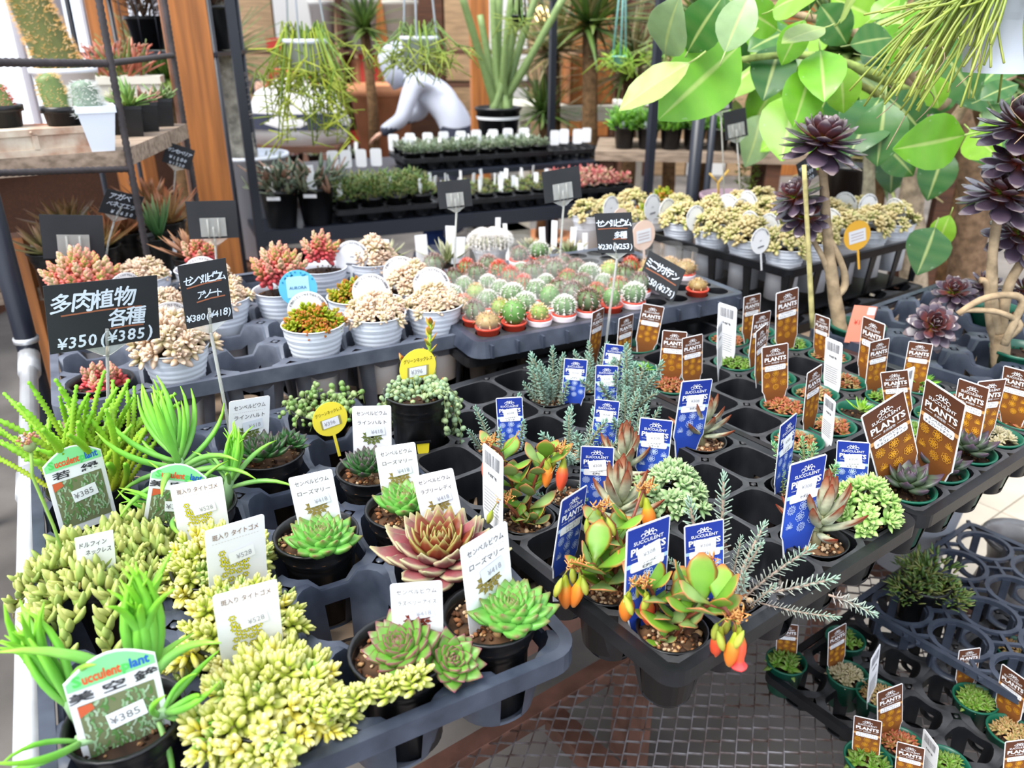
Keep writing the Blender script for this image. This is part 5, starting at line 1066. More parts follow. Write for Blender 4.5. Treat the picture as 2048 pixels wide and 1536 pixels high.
# empty-looking second green pot
potted('green_pot', 'round green pot behind the branching black rosette tree', 'green9', at(FT3, .875 + .1035 * 3.5, .03 + .1035 * 2.5, BENCH + .012), 'dark', cat='pot')
# ---------------------------------------------------------------- big-leaved fig and hanging stick cactus
def bigleaf(c, seed, wr=.3, fold=.12, bend=-.5):
    g = random.Random(seed); mb = MB(); K = 9; U_ = (-1, -.66, -.33, -.1, -.035, .035, .1, .33, .66, 1); ws = [.02, .5, .82, .98, 1, .93, .75, .45, .03]; vein = mix(c, S(225, 235, 150), .55)
    for side in (0, 1):
        vs = []; cs = []; x = z = 0
        for i in range(K):
            t = i / (K - 1); a = bend * (t - .3)
            if i: x += math.cos(a) / (K - 1); z += math.sin(a) / (K - 1)
            for u in U_:
                y = wr * ws[i] * u; vs.append((x, y, z + fold * abs(y) + .012 * math.sin(5 * t * 3 + abs(u) * 3) * abs(u) - .006 * side)); cs.append(vein if abs(u) < .05 else mix(c, vein, .1 if (i % 2) else 0) if not side else mix(c, (.6, .7, .5), .25))
        n = len(U_); mb.add(vs, [(i * n + j, (i + 1) * n + j, (i + 1) * n + j + 1, i * n + j + 1)[::(1 if not side else -1)] for i in range(K - 1) for j in range(n - 1)], cs)
    mb.tube([(-.22, 0, .02), (-.1, 0, 0), (.02, 0, 0)], .012, 6, vein)
    return mb.build('leaf', 'thinleaf')
BIG = {'l': [bigleaf(S(125, 195, 45), 1), bigleaf(S(150, 205, 60), 2, .33)], 'd': [bigleaf(S(50, 110, 45), 3), bigleaf(S(65, 125, 50), 4, .34)], 'p': [bigleaf(S(165, 195, 140), 5, .3), bigleaf(S(185, 210, 120), 6, .24, .1, -.2)]}
fp = P(1900, 640, 0); fp = DY(1890, 420, 2.35); fp.z = 0
t = thing('fig_tree', 'large-leaved green fig tree rising behind the basket of sedums', 'tree', fp)
limb(t, [(1830, 700), (1826, 520), (1822, 400), (1840, 300), (1830, 180), (1780, 90)], .045, .02, 'trunk', (S(200, 180, 155), S(170, 150, 125)), Y=2.35, n=12)
limb(t, [(1920, 720), (1935, 520), (1950, 380), (1920, 250), (1900, 150), (1860, 60)], .06, .025, 'trunk', (S(150, 120, 95), S(140, 115, 90)), Y=2.45, n=12)
limb(t, [(1730, 620), (1735, 440), (1738, 330), (1730, 220)], .022, .012, 'trunk', (S(215, 205, 180), S(190, 180, 150)), Y=2.3)
limb(t, [(1890, 210), (1800, 120), (1700, 60), (1560, 20)], .02, .008, Y=2.2); limb(t, [(1830, 190), (1700, 130), (1600, 110), (1480, 120), (1370, 150)], .012, .005, col=(S(150, 170, 90), S(170, 190, 110)), Y=1.9); limb(t, [(1900, 260), (1940, 200), (2030, 150)], .018, .008, Y=2.3)
limb(t, [(1870, 330), (1790, 220), (1720, 170), (1640, 150)], .012, .006, col=(S(120, 120, 70), S(140, 150, 80)), Y=2.0)
FL = [(1450, 105, 1500, -20, 'p', 1.5, 0), (1375, 105, 1440, -10, 'd', 1.6, 0), (1330, 110, 1345, 5, 'p', 1.6, .2), (1380, 125, 1235, 215, 'p', 1.55, .3), (1480, 90, 1320, 235, 'l', 1.62, .35), (1545, 20, 1640, -30, 'l', 1.6, 0), (1610, 40, 1560, 130, 'l', 1.65, 0), (1650, 55, 1565, 80, 'p', 1.6, .3),
      (1640, 100, 1650, 190, 'l', 1.6, 0), (1680, 130, 1690, 230, 'l', 1.62, 0), (1625, 130, 1590, 250, 'l', 1.6, .2), (1600, 180, 1560, 310, 'l', 1.65, .2), (1560, 150, 1500, 260, 'l', 2.4, .3), (1530, 120, 1440, 190, 'l', 2.45, .3), (1490, 150, 1400, 170, 'd', 2.5, 0), (1700, 90, 1790, 70, 'd', 1.75, .2), (1720, 110, 1780, 120, 'd', 1.8, 0),
      (1780, 130, 1850, 120, 'd', 1.85, 0), (1770, 190, 1860, 270, 'd', 1.7, 0), (1770, 200, 1755, 330, 'd', 1.65, 0), (1760, 195, 1700, 300, 'd', 1.7, 0), (1860, 150, 1880, 220, 'l', 1.8, .1), (1930, 270, 1800, 300, 'l', 1.55, .8), (1940, 260, 1990, 310, 'l', 1.7, .5), (1960, 200, 2040, 160, 'd', 1.75, .2), (1880, 100, 1960, 200, 'd', 1.9, 0),
      (1870, 455, 1840, 540, 'd', 1.75, .2), (1900, 430, 1870, 500, 'l', 1.8, .3), (1555, 60, 1480, 10, 'l', 1.9, .2), (1680, 40, 1720, -30, 'p', 1.7, 0), (1740, 40, 1800, -10, 'l', 1.8, .2), (1620, 20, 1600, -60, 'd', 1.8, 0), (1520, 230, 1500, 330, 'p', 2.4, .6), (1470, 200, 1480, 250, 'p', 2.45, .6), (1800, 60, 1860, 10, 'l', 1.7, .3), (1430, 60, 1390, 10, 'p', 1.8, .3),
      (1660, 180, 1600, 300, 'd', 1.85, .2), (1700, 200, 1640, 330, 'd', 1.95, .1), (1560, 90, 1530, 190, 'd', 1.95, .1), (1640, 10, 1700, 90, 'd', 1.95, .1), (1820, 120, 1760, 60, 'l', 1.95, .2), (1980, 210, 2040, 300, 'd', 2.0, .2), (1900, 60, 1980, 20, 'd', 2.1, .1), (1590, 60, 1500, 90, 'd', 2.0, .2), (1720, 250, 1650, 200, 'd', 2.0, .3), (1480, 20, 1420, -40, 'd', 2.0, .2)]
gf = random.Random(17)
for k in range(46):
    x, y, a = gf.uniform(1400, 2050), gf.uniform(-30, 300), gf.uniform(.2, 2.9); l = gf.uniform(70, 115)
    if x < 1520 and y > 120: continue
    FL.append((x, y, x + l * math.cos(a), y + l * math.sin(a), gf.choice('dldp'), gf.uniform(2.0, 2.7), gf.uniform(0, .5)))
for k, (x0, y0, x1, y1, c, Y, yaw) in enumerate(FL):
    a = DY(x0, y0, Y); b = DY(x1, y1, Y - .05 * (k % 3)); L = (b - a).length; u = (b - a).normalized(); n = Vector((0, 0, CAM_Z)) - a + Vector((0, 0, 1.1)); n = (n - u * n.dot(u)).normalized(); n = Matrix.Rotation(yaw * (1 if k % 2 else -1), 3, u) @ n; w = n.cross(u)
    M = Matrix(((u.x, w.x, n.x, a.x), (u.y, w.y, n.y, a.y), (u.z, w.z, n.z, a.z), (0, 0, 0, 1))) @ sc(L, L * 1.12, L)
    obj('leaf', BIG[c][k % 2], t, t.matrix_basis.inverted() @ M)
hp = DY(2010, 70, 1.25); t = thing('hanging_stick_cactus', 'white hanging pot of thin green stick cactus at the top right', 'hanging plant', hp)
obj('pot', MB().lathe([(.045, -.05), (.065, .05), (.068, .05), (.068, .056), (.063, .056), (.06, .02), (.001, .02)], 24).build('pot', 'white_pot'), t)
for a in (0, 2.1, 4.2): obj('hanger', MB().tube([(.064 * math.cos(a), .064 * math.sin(a), .05), (0, 0, .4)], .0018, 5).build('hanger', 'white_pot'), t)
g = random.Random(6)
for k in range(110):
    a = g.uniform(0, 2 * PI); a = a if g.random() < .35 else g.uniform(2.3, 4.2); R_ = g.uniform(.09, .2); dz = g.uniform(-.13, .02) if a > 2.2 and a < 4.4 else g.uniform(-.12, .02)
    c, s = math.cos(a), math.sin(a) * .8; pts = [(c * .03, s * .03, .03), (c * .07, s * .07, .055 + g.uniform(0, .03)), (c * R_ * .7, s * R_ * .7, .04 + dz * .35), (c * R_ + g.uniform(-.02, .02), s * R_ + g.uniform(-.02, .02), .02 + dz)]
    c0 = g.choice([S(85, 125, 40), S(120, 160, 55), S(65, 100, 40)]); limb(t, [hp + Vector(q) for q in pts], .0022, .0017, 'strand', (c0, mix(c0, S(190, 195, 90), .7)), 'plant', n=5)
    if k % 11 == 0:
        e = hp + Vector(pts[-1]); limb(t, [e, e + Vector((g.uniform(-.02, .02), 0, -.02)), e + Vector((g.uniform(-.02, .02), 0, -.05))], .0009, .0007, 'aerial_root', (S(200, 175, 145), S(190, 160, 130)), 'bark', n=4)
# ---------------------------------------------------------------- walls and far structure
WX = -2.75
wl = struct('wall_left', MB().box(WX - .12, WX, -1, 8.6, -.006, .72).box(WX - .12, WX, -1, 8.6, 2.6, 3.0).build('wall_left', 'wood_dark'))
for k in range(5):
    y0 = .6 + k * 1.6; w = struct('window_%d' % (k + 1), MB().box(WX - .08, WX - .03, y0, y0 + .07, .72, 2.6).box(WX - .08, WX - .03, y0 + 1.53, y0 + 1.6, .72, 2.6).box(WX - .08, WX - .03, y0, y0 + 1.6, .72, .8).box(WX - .08, WX - .03, y0, y0 + 1.6, 2.54, 2.6).build('window', 'frame_grey'))
    for m in (.38, .76, 1.14): obj('mullion', MB().box(WX - .075, WX - .035, y0 + m, y0 + m + .035, .8, 2.54).build('mullion', 'frame_grey'), w)
    for m in range(4): obj('pane', MB().box(WX - .058, WX - .052, y0 + .07 + m * .365, y0 + .42 + m * .365, .8, 2.54).build('pane', 'glass'), w)
struct('trim_1', MB().box(WX - .02, WX + .1, -1, 8.6, .72, .77).build('window_sill', 'wood_orange'))
wb = struct('wall_back', MB().box(-2.87, 4.52, 8.5, 8.62, -.006, 3.0).build('wall_back', 'wood_dark'))
for k in range(17): obj('plank', MB().box(-2.7 + k * .41, -2.31 + k * .41, 8.47, 8.5, 0, 3).build('plank', ('wood_pale', 'panel_white', 'wood_pale', 'wood_orange', 'wood_dark')[k % 5]), wb)
wr = struct('wall_right', MB().box(4.4, 4.52, -1, 8.6, -.006, 3.0).build('wall_right', 'wood_dark'))
struct('trim_2', MB().box(-2.75, 4.4, 7.2, 7.32, 1.95, 2.3).build('beam', 'wood_dark'))
struct('trim_3', MB().box(-2.75, 4.4, 5.2, 5.3, 2.45, 2.65).build('beam', 'wood_dark'))
def post(name, label, x, y, Y, w, z1, m, rot=0):
    p = DY(x, y, Y); return tag(obj(name, MB().box(-w / 2, w / 2, -w / 2, w / 2, 0, z1).build(name, m), None, tr(p.x, p.y, 0) @ rz(rot)), label, 'post')
t = post('wooden_post', 'thick orange-brown wooden post behind the left signs', 408, 300, 2.45, .105, 2.6, 'wood_orange', D(32)); struct_ = t
obj('groove_strip', MB().box(-.056, -.052, -.02, .02, 0, 2.6).build('groove_strip', 'wood_dark'), t)
post('wooden_post', 'slim orange wooden post beside the grey-hooded person', 960, 200, 4.6, .095, 2.6, 'wood_orange', D(10))
post('wooden_post', 'orange wooden post far left behind the rebar rack', 222, 60, 4.2, .14, 2.8, 'wood_orange')
post('wooden_post', 'orange wooden post at the far left below the plank shelf', 18, 470, 1.75, .06, .98, 'wood_orange', D(20))
# ---------------------------------------------------------------- small potted stock for the far rack
def tuft(n, R_, h, L, w, cols, seed, droop=.3, e=(20, 85)):
    g = random.Random(seed); mb = MB()
    for k in range(n):
        a, q = g.uniform(0, 2 * PI), R_ * math.sqrt(g.random()); c = g.choice(cols)
        mb.leaf(L * g.uniform(.6, 1.2), [w * .6, w, w * .7, w * .1], w * .3, -droop, [c, mix(c, (1, 1, 1), .08)], tr(q * math.cos(a), q * math.sin(a), h * g.random()) @ rz(a + g.uniform(-.9, .9)) @ ry(-math.radians(g.uniform(*e))), 4)
    return mb
sqp = MB().lathe([(.028, 0), (.036, .066), (.039, .066), (.039, .072), (.036, .072), (.034, .062), (.001, .06)], 12).build('pot', 'soft_black')
FOL = {'moss': [tuft(150, .035, .05, .016, .003, [S(105, 140, 30), S(80, 120, 30), S(140, 145, 60)], s).build('foliage', 'plant') for s in (1, 2)],
       'low': [tuft(70, .028, .012, .014, .003, [S(120, 160, 50), S(150, 150, 60), S(120, 110, 50)], s).build('foliage', 'plant') for s in (3, 4)],
       'pink': [tuft(60, .03, .03, .014, .005, [S(215, 120, 110), S(225, 170, 150), S(190, 160, 110), S(200, 80, 80)], s).build('foliage', 'plant') for s in (5, 6)],
       'herb': [tuft(120, .05, .05, .03, .006, [S(120, 195, 30), S(150, 215, 50), S(95, 165, 30)], s).build('foliage', 'thinleaf') for s in (7, 8)],
       'grey': [tuft(90, .034, .03, .02, .004, [S(125, 150, 115), S(150, 160, 130), S(110, 130, 80)], s).build('foliage', 'plant') for s in (9, 10)],
       'brown': [tuft(90, .055, .04, .035, .005, [S(120, 130, 100), S(160, 120, 95), S(90, 110, 85)], s).build('foliage', 'plant') for s in (11, 12)]}
DESC = {'moss': 'mossy green tuft', 'low': 'low sprouting seedling', 'pink': 'pink cactus cluster', 'herb': 'bright green leafy herb', 'grey': 'grey-green succulent', 'brown': 'greyish brown rosette'}
def stock(kind, loc, label, s=1.0, slip=0, grp=None, pot=None, ps=None):
    ps = ps or s
    t = thing('potted_seedling' if kind == 'low' else 'potted_plant', label, 'potted plant', loc, U(0, 6), grp)
    obj('pot', pot or sqp, t, sc(ps)); obj('foliage', RN.choice(FOL[kind]), t, tr(0, 0, .062 * ps) @ sc(s))
    if slip: obj('name_slip', MB().box(-.008, .008, -.0006, .0006, 0, .045).build('name_slip', 'card'), t, tr(.02, .01, .06 * s) @ rz(U(-.5, .5)) @ rx(U(-.2, .2)) @ sc(s * slip))
    return t
RK = (*P(548, 452, .80)[:2], D(23))
rk = thing('steel_rack', 'black steel rack of seedling trays behind the bench', 'rack', (RK[0], RK[1], 0), RK[2])
for x, y in ((-.05, -.01), (1.42, -.03), (-.05, .85), (1.42, .85)): obj('pole', MB().box(x - .014, x + .014, y - .014, y + .014, 0, 2.5).build('pole', 'black_steel'), rk)
for x0, x1, y0, y1, z0, z1 in ((-.06, 1.44, 0, .38, .755, .775), (-.06, 1.44, .38, .86, .855, .875), (-.06, 1.44, 0, .86, .3, .32)): obj('shelf', MB().box(x0, x1, y0, y1, z0, z1).build('shelf', 'black_steel'), rk)
obj('shelf_lip', MB().box(-.06, 1.44, -.006, .0, .735, .785).build('shelf_lip', 'black_steel'), rk)
def flat(label, x0, y0, nx, ny, p, z, h=.045):
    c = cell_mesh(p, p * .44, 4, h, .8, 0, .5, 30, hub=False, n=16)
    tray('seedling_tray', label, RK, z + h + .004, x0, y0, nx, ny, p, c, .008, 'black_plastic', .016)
flat('black tray of mossy tufts at the left of the rack', .22, .04, 4, 3, .09, .775); flat('black tray of sprouting seedlings in the middle of the rack', .6, .05, 7, 4, .075, .775)
flat('black tray of pink cactus clusters at the right of the rack', 1.14, .07, 4, 4, .068, .775); flat('black tray of grey-green seedlings on the raised back shelf', .58, .42, 8, 3, .08, .875)
flat('black tray with pale pots at the right of the raised shelf', 1.24, .45, 3, 3, .08, .875, .04)
for i in range(4):
    for j in range(3): stock('moss', at(RK, .22 + .09 * (i + .5), .04 + .09 * (j + .5), .779), 'mossy green tuft, %s from left in the %s row of the rack tray' % (ORD[i], ('front', 'middle', 'back')[j]), 1.3, .9 if (i + j) % 3 == 0 else 0, 'mossy tufts on the rack', None, 1.05)
for i in range(7):
    for j in range(4): stock('low', at(RK, .6 + .075 * (i + .5), .05 + .075 * (j + .5), .779), 'low seedling with white slip, %s from left in the %s row of the rack tray' % (ORD[i], ('front', 'second', 'third', 'back')[j]), .95, 1.1, 'sprouting seedlings on the rack', None, .85)
for i in range(4):
    for j in range(4): stock('pink', at(RK, 1.14 + .068 * (i + .5), .07 + .068 * (j + .5), .779), 'pink cactus cluster, %s from left in the %s row of the rack tray' % (ORD[i], ('front', 'second', 'third', 'back')[j]), 1.15, 0, 'pink cactus clusters on the rack', None, .8)
for i in range(8):
    for j in range(3): stock('grey', at(RK, .58 + .08 * (i + .5), .42 + .08 * (j + .5), .879), 'grey-green seedling, %s from left in the %s row of the raised shelf' % (ORD[i], ('front', 'middle', 'back')[j]), .95, 1.1 if j else 0, 'grey-green seedlings on the raised shelf')
wtag = MB().poly(rrect(-.02, .02, 0, .062, .008), 0, WHT, th=.001).build('upright_tag', 'ink')
for k, x in enumerate((1.27, 1.33, 1.38, 1.44)):
    tag(obj('upright_tag', wtag, None, tr(at(RK, x, .5 + .03 * (k % 2), .935)) @ rz(U(-.2, .2)) @ rx(PI / 2)), 'white rounded upright tag on the raised shelf, %s from left' % ORD[k], 'label', 'white tags on the raised shelf')
for k in range(9): tag(obj('upright_tag', wtag, None, tr(at(RK, .6 + .075 * k, .67 + .01 * (k % 2), .925)) @ rz(U(-.2, .2)) @ rx(PI / 2) @ sc(1.1)), 'white card behind the grey-green seedlings, %s from left' % ORD[k], 'label', 'white cards behind the grey-green seedlings')
for k, x in enumerate((.3, .35, .41, .47)):
    tag(obj('upright_tag', wtag, None, tr(at(RK, x, .46, .9)) @ rz(U(-.2, .2)) @ rx(PI / 2) @ sc(1.1)), 'white label card behind the mossy tufts, %s from left' % ORD[k], 'label', 'white cards behind the mossy tufts')
for k, (x, y, s) in enumerate(((.04, .1, 1.75), (.16, .1, 1.75), (.02, .3, 1.6))):
    t = stock('brown', at(RK, x, y, .776), ('greyish rosette in large black pot at the rack end', 'greyish brown rosette in large black pot beside the mossy tufts', 'greyish rosette in black pot behind the rack end pots')[k], s, 1.2)
    obj('white_sticker', MB().box(-.022, .022, -.002, .0, 0, .012).build('white_sticker', 'card'), t, (rz(-t.rotation_euler.z if False else -t.matrix_basis.to_euler().z)) @ tr(0, -.069, .1))
for nm, lab, cat, x, y, z, sz, m in (('storage_bag', 'dark blue bag under the steel rack', 'bag', 870, 455, .32, (.11, .07, .32), 'cloth_blue'), ('carton', 'white carton under the left half of the rack', 'box', 610, 500, .32, (.05, .08, .28), 'panel_white'), ('carton', 'pale box in the middle under the rack', 'box', 668, 490, .32, (.05, .06, .3), 'panel_white'), ('wooden_box', 'beige wooden box under the right half of the rack', 'box', 1010, 440, .32, (.1, .08, .33), 'cream_pot'), ('wooden_box', 'brown wooden crate under the middle of the rack', 'box', 780, 500, .32, (.16, .1, .14), 'wood_pale')):
    p = P(x, y, .45); b = MB()
    if m == 'cloth_blue': b.lathe([(.001, 0), (sz[0] * .9, .0), (sz[0], sz[2] * .4), (sz[0] * .8, sz[2] * .8), (sz[0] * .35, sz[2]), (sz[0] * .4, sz[2] * 1.1), (.001, sz[2])], 14, sy=.7, rib=lambda q, i: 1 + .06 * math.sin(5 * q + i))
    else: b.box(-sz[0], sz[0], -sz[1], sz[1], 0, sz[2]).box(-sz[0] - .006, sz[0] + .006, -sz[1] - .006, sz[1] + .006, sz[2] * .88, sz[2])
    tag(obj(nm, b.build(nm, m), None, tr(*at(RK, (x - 548) / 500, .3, .321)) @ rz(RK[2])), lab, cat)
# ---------------------------------------------------------------- left plank shelf with rebar frame
SZ = 1.17
A = DY(262, 340, 1.7); A2 = Vector((A.x, A.y))
sh = thing('plank_shelf', 'weathered plank shelf on a rusty rebar frame at the left', 'shelf', (A.x, A.y, 0))
o0 = Vector((A.x, A.y, 0))
def prism(mb, pts, z0, z1):
    n = len(pts); mb.add([(x - o0.x, y - o0.y, z) for z in (z0, z1) for x, y in pts], [tuple(range(n))[::-1], tuple(range(n, 2 * n))] + [(i, (i + 1) % n, (i + 1) % n + n, i + n) for i in range(n)], (1, 1, 1), 0, None, False); return mb
c0, c1, c2, c3 = Vector((-.80, 1.70)), Vector((-.855, 2.2)), Vector((-1.85, 2.2)), Vector((-1.75, 1.05))
for k in range(3):
    a, b = c0.lerp(c1, k / 3 + .004), c0.lerp(c1, (k + 1) / 3 - .004); d, e = c3.lerp(c2, k / 3 + .004), c3.lerp(c2, (k + 1) / 3 - .004)
    obj('plank', prism(MB(), [d, a, b, e], SZ - .036, SZ).build('plank', 'wood_old'), sh)
def rebar(a, b, r=.007):
    a, b = Vector(a) - o0, Vector(b) - o0; n = int((b - a).length / .006); return obj('rebar', MB().tube([a.lerp(b, k / n) for k in range(n + 1)], [r * (1.16 if k % 2 else .95) for k in range(n + 1)], 8).build('rebar', 'rebar'), sh)
rebar((A.x, A.y, 0), (A.x, A.y, 2.2)); rebar((c3.x, 1.1, 0), (c3.x, 1.1, 2.2)); rebar((-.87, 2.22, 0), (-.87, 2.22, 2.1)); rebar(DY(216, 127, A.y), DY(-250, 122, A.y - .35)); rebar(DY(258, 338, A.y), DY(-200, 352, A.y - .35), .006)
rebar(DY(216, 127, A.y), (-.87, 2.22, DY(216, 127, A.y).z), .006)
def onshelf(x, y, z=SZ): return P(x, y, z)
def pothing(name, label, x, yb, z, prof, m, cat='potted plant', n=20, loc=None, sq_=False, rot=0):
    p = loc if loc is not None else P(x, yb, z); t = thing(name, label, cat, (p.x, p.y, z), rot); obj('pot', MB().lathe(prof, 4 if sq_ else n, smooth=not sq_).build('pot', m), t, rz(PI / 4) if sq_ else None); return t
def cone(rt, rb, h, lip=.004): return [(rb * .6, .001), (rb, 0), (rt - .001, h - .012), (rt + lip, h - .012), (rt + lip, h), (rt - .003, h), (rt - .006, h - .012), (.001, h - .014)]
def bigcactus(t, base, top, r0, r1, body, spine, seed, ns=500, sl=.012):
    ps = [Vector(base).lerp(Vector(top), k / 10) for k in range(11)]; rr = [r0 + (r1 - r0) * k / 10 for k in range(10)] + [r1 * .35]
    b = obj('body', MB().tube(ps, rr, 16, body).build('body', 'plant'), t); g = random.Random(seed); sp = MB()
    for k in range(ns):
        f = g.random(); i = int(f * 10); p = ps[i].lerp(ps[min(i + 1, 10)], f * 10 - i); a = g.uniform(0, 6.28); ax = (ps[-1] - ps[0]).normalized(); u = ax.orthogonal().normalized(); w = ax.cross(u); nr = u * math.cos(a) + w * math.sin(a); r = rr[i] + (rr[min(i + 1, 10)] - rr[i]) * (f * 10 - i)
        for q in range(3):
            d = (nr + Vector((g.uniform(-1, 1), g.uniform(-1, 1), g.uniform(-1, 1))) * .6).normalized() * sl; s = ax * .0006; sp.add([p + nr * r + s, p + nr * r - s, p + nr * r + d], [(0, 1, 2)], mix(spine, (1, .95, .8), g.random() * .4), 0, None, False)
    obj('spines', sp.build('spines', 'vcol'), b)
p = P(110, 262, SZ); p.y += .1
t = pothing('golden_column_cactus', 'tall leaning golden-spined cactus in white pot on the plank shelf', 0, 0, SZ, cone(.072, .045, .14, .006), 'white_pot', loc=p); bigcactus(t, (0, 0, .12), (-.085, .03, .36), .052, .042, S(100, 105, 45), S(240, 175, 70), 3, 1100)
for x, y, m, pr, lab, body, spn, hh, tl in ((130, 248, 'soft_black', cone(.036, .032, .035), 'golden-fringed cactus in tilted black pot on the rusty box', S(120, 140, 80), S(235, 190, 110), .075, -.02), (10, 252, 'soft_black', cone(.036, .032, .04), 'red-spined cactus in black pot at the left picture edge', S(140, 160, 90), S(220, 70, 40), .06, -.01)):
    t = pothing('potted_cactus', lab, x, y, SZ + .052, pr, m); bigcactus(t, (0, 0, .02), (tl, 0, .02 + hh), .028, .02, body, spn, x, 260, .009)
t = pothing('potted_cactus', 'white-haired cactus in white square pot on the plank shelf', 206, 300, SZ, [(.03, 0), (.048, .075), (.052, .075), (.052, .088), (.046, .088), (.044, .08), (.001, .078)], 'white_pot', sq_=True, rot=.5); bigcactus(t, (-.01, 0, .07), (-.014, 0, .135), .03, .02, S(150, 170, 150), S(235, 238, 235), 9, 320, .011)
bx = P(95, 312, SZ); t = thing('rusty_box', 'rusty white metal box under the small cacti on the shelf', 'box', (bx.x, bx.y + .02, SZ), D(38))
b = MB().box(-.16, .1, -.005, .1, 0, .012).box(-.16, .1, -.005, .1, .038, .05).box(-.15, .09, 0, .095, .012, .038)
for x in (-.16, -.03, .09): b.box(x, x + .01, -.005, .0, .01, .04)
obj('box', b.build('box', 'rust'), t)
for k in range(3): obj('rivet', MB().ball(.003, n=6, m=4).build('rivet', 'rust'), t, tr(-.13 + k * .1, -.006, .044))
for x, y, lab, cols, h in ((268, 272, 'small green aloe in square black pot on the plank shelf', [S(120, 170, 60), S(150, 190, 80)], .06), (300, 262, 'brownish succulent in square black pot beside the aloe', [S(170, 110, 85), S(190, 140, 110)], .04), (330, 252, 'green plant in black pot near the orange post', [S(110, 150, 60), S(140, 160, 90)], .04), (245, 268, 'little leafy plant in black pot behind the rebar', [S(150, 150, 90), S(190, 190, 150)], .04)):
    t = pothing('potted_succulent', lab, x, y, SZ, [(.03, 0), (.036, .06), (.038, .06), (.038, .068), (.034, .068), (.033, .06), (.001, .06)], 'soft_black', sq_=True, rot=.4); obj('foliage', tuft(26, .012, .01, h, .006, cols, x).build('foliage', 'plant'), t, tr(0, 0, .06))
p = P(235, 238, SZ); t = thing('planter_box', 'beige rectangular planter of red-tipped aloes on the plank shelf', 'planter', (p.x - .02, p.y + .12, SZ), D(15)); obj('planter', MB().box(-.1, .1, -.04, .04, 0, .1).box(-.106, .106, -.046, .046, .085, .105).build('planter', 'cream_pot'), t)
obj('foliage', tuft(70, .07, .02, .085, .007, [S(140, 150, 60), S(120, 140, 60), S(215, 120, 90)], 77, .2, (30, 85)).build('foliage', 'plant'), t, tr(0, 0, .1) @ sc(1, .6, 1)); obj('tips', tuft(60, .08, .03, .03, .005, [S(225, 120, 90), S(230, 150, 120)], 78, .2, (10, 85)).build('tips', 'plant'), t, tr(0, 0, .15) @ sc(1, .6, 1))
t = thing('wire_shelf', 'black wire shelf holding black pots beside the orange post', 'shelf', (-1.12, 2.85, 0))
for z in (1.33, 1.52): obj('frame', MB().box(-.25, .2, -.15, .15, z - .012, z).build('frame', 'black_steel'), t)
for k in range(9): obj('wire', MB().tube([(-.24 + k * .053, -.15, 1.33), (-.24 + k * .053, -.15, 1.52)], .0015, 5).build('wire', 'black_steel'), t)
for x, y in ((-.24, -.14), (.19, -.14), (-.24, .14), (.19, .14)): obj('leg', MB().tube([(x, y, 0), (x, y, 1.52)], .008, 6).build('leg', 'black_steel'), t)
for x, r, h, lab in ((-.99, .085, .13, 'large black pot of shaggy fibre on the wire shelf'), (-1.19, .06, .1, 'smaller black pot beside the shaggy one on the wire shelf')):
    t = pothing('potted_plant', lab, 0, 0, 1.335, cone(r, r * .75, h, .006), 'soft_black', loc=Vector((x, 2.85, 0))); obj('foliage', tuft(120, r * .7, .05, .06, .003, [S(150, 110, 80), S(110, 80, 60), S(175, 140, 110)], int(r * 1000)).build('foliage', 'bark'), t, tr(0, 0, h - .01))
for k, (x, y, L, cols, lab) in enumerate([(255, 440, .13, [S(150, 120, 60), S(190, 130, 90), S(215, 150, 110)], 'brown-orange spreading rosette below the plank shelf'), (335, 420, .14, [S(160, 130, 70), S(190, 150, 100), S(205, 110, 70)], 'tan bromeliad in front of the orange post'), (140, 430, .12, [S(150, 150, 80), S(185, 165, 100), S(205, 150, 110)], 'olive and tan rosette beside the window sill'), (200, 470, .12, [S(170, 160, 90), S(200, 160, 100), S(215, 120, 80)], 'orange-tipped rosette behind the tilted chalk sign'), (300, 385, .12, [S(170, 140, 80), S(195, 160, 110), S(200, 120, 80)], 'tan spiky plant behind the rebar upright'), (100, 480, .11, [S(140, 150, 90), S(180, 165, 110), S(200, 150, 120)], 'olive rosette behind the blank sign at the far left'), (390, 490, .1, [S(140, 100, 60), S(160, 110, 80), S(190, 140, 100)], 'reddish spiky rosette left of the blank sign')]):
    p = P(x, y + 30, .95); star('potted_bromeliad', lab, 'potted plant', (p.x, p.y, .86), 30, L, .012, cols, pot='black9')
p = P(318, 480, .95); star('potted_sansevieria', 'dark green upright spiky plant between signs at the left', 'potted plant', (p.x, p.y, .86), 18, .12, .008, [S(60, 110, 60), S(90, 140, 80), S(150, 165, 110)], e0=50, e1=88)
lb = thing('low_bench', 'rough side bench under the brown rosettes at the left', 'bench', (-1.1, 2.05, 0), D(26)); obj('top', MB().box(-.5, .22, -.28, .28, .83, .86).build('top', 'wood_old'), lb)
for x in (-.46, .18):
    for y in (-.25, .25): obj('leg', MB().box(x - .02, x + .02, y - .02, y + .02, 0, .83).build('leg', 'wood_old'), lb)
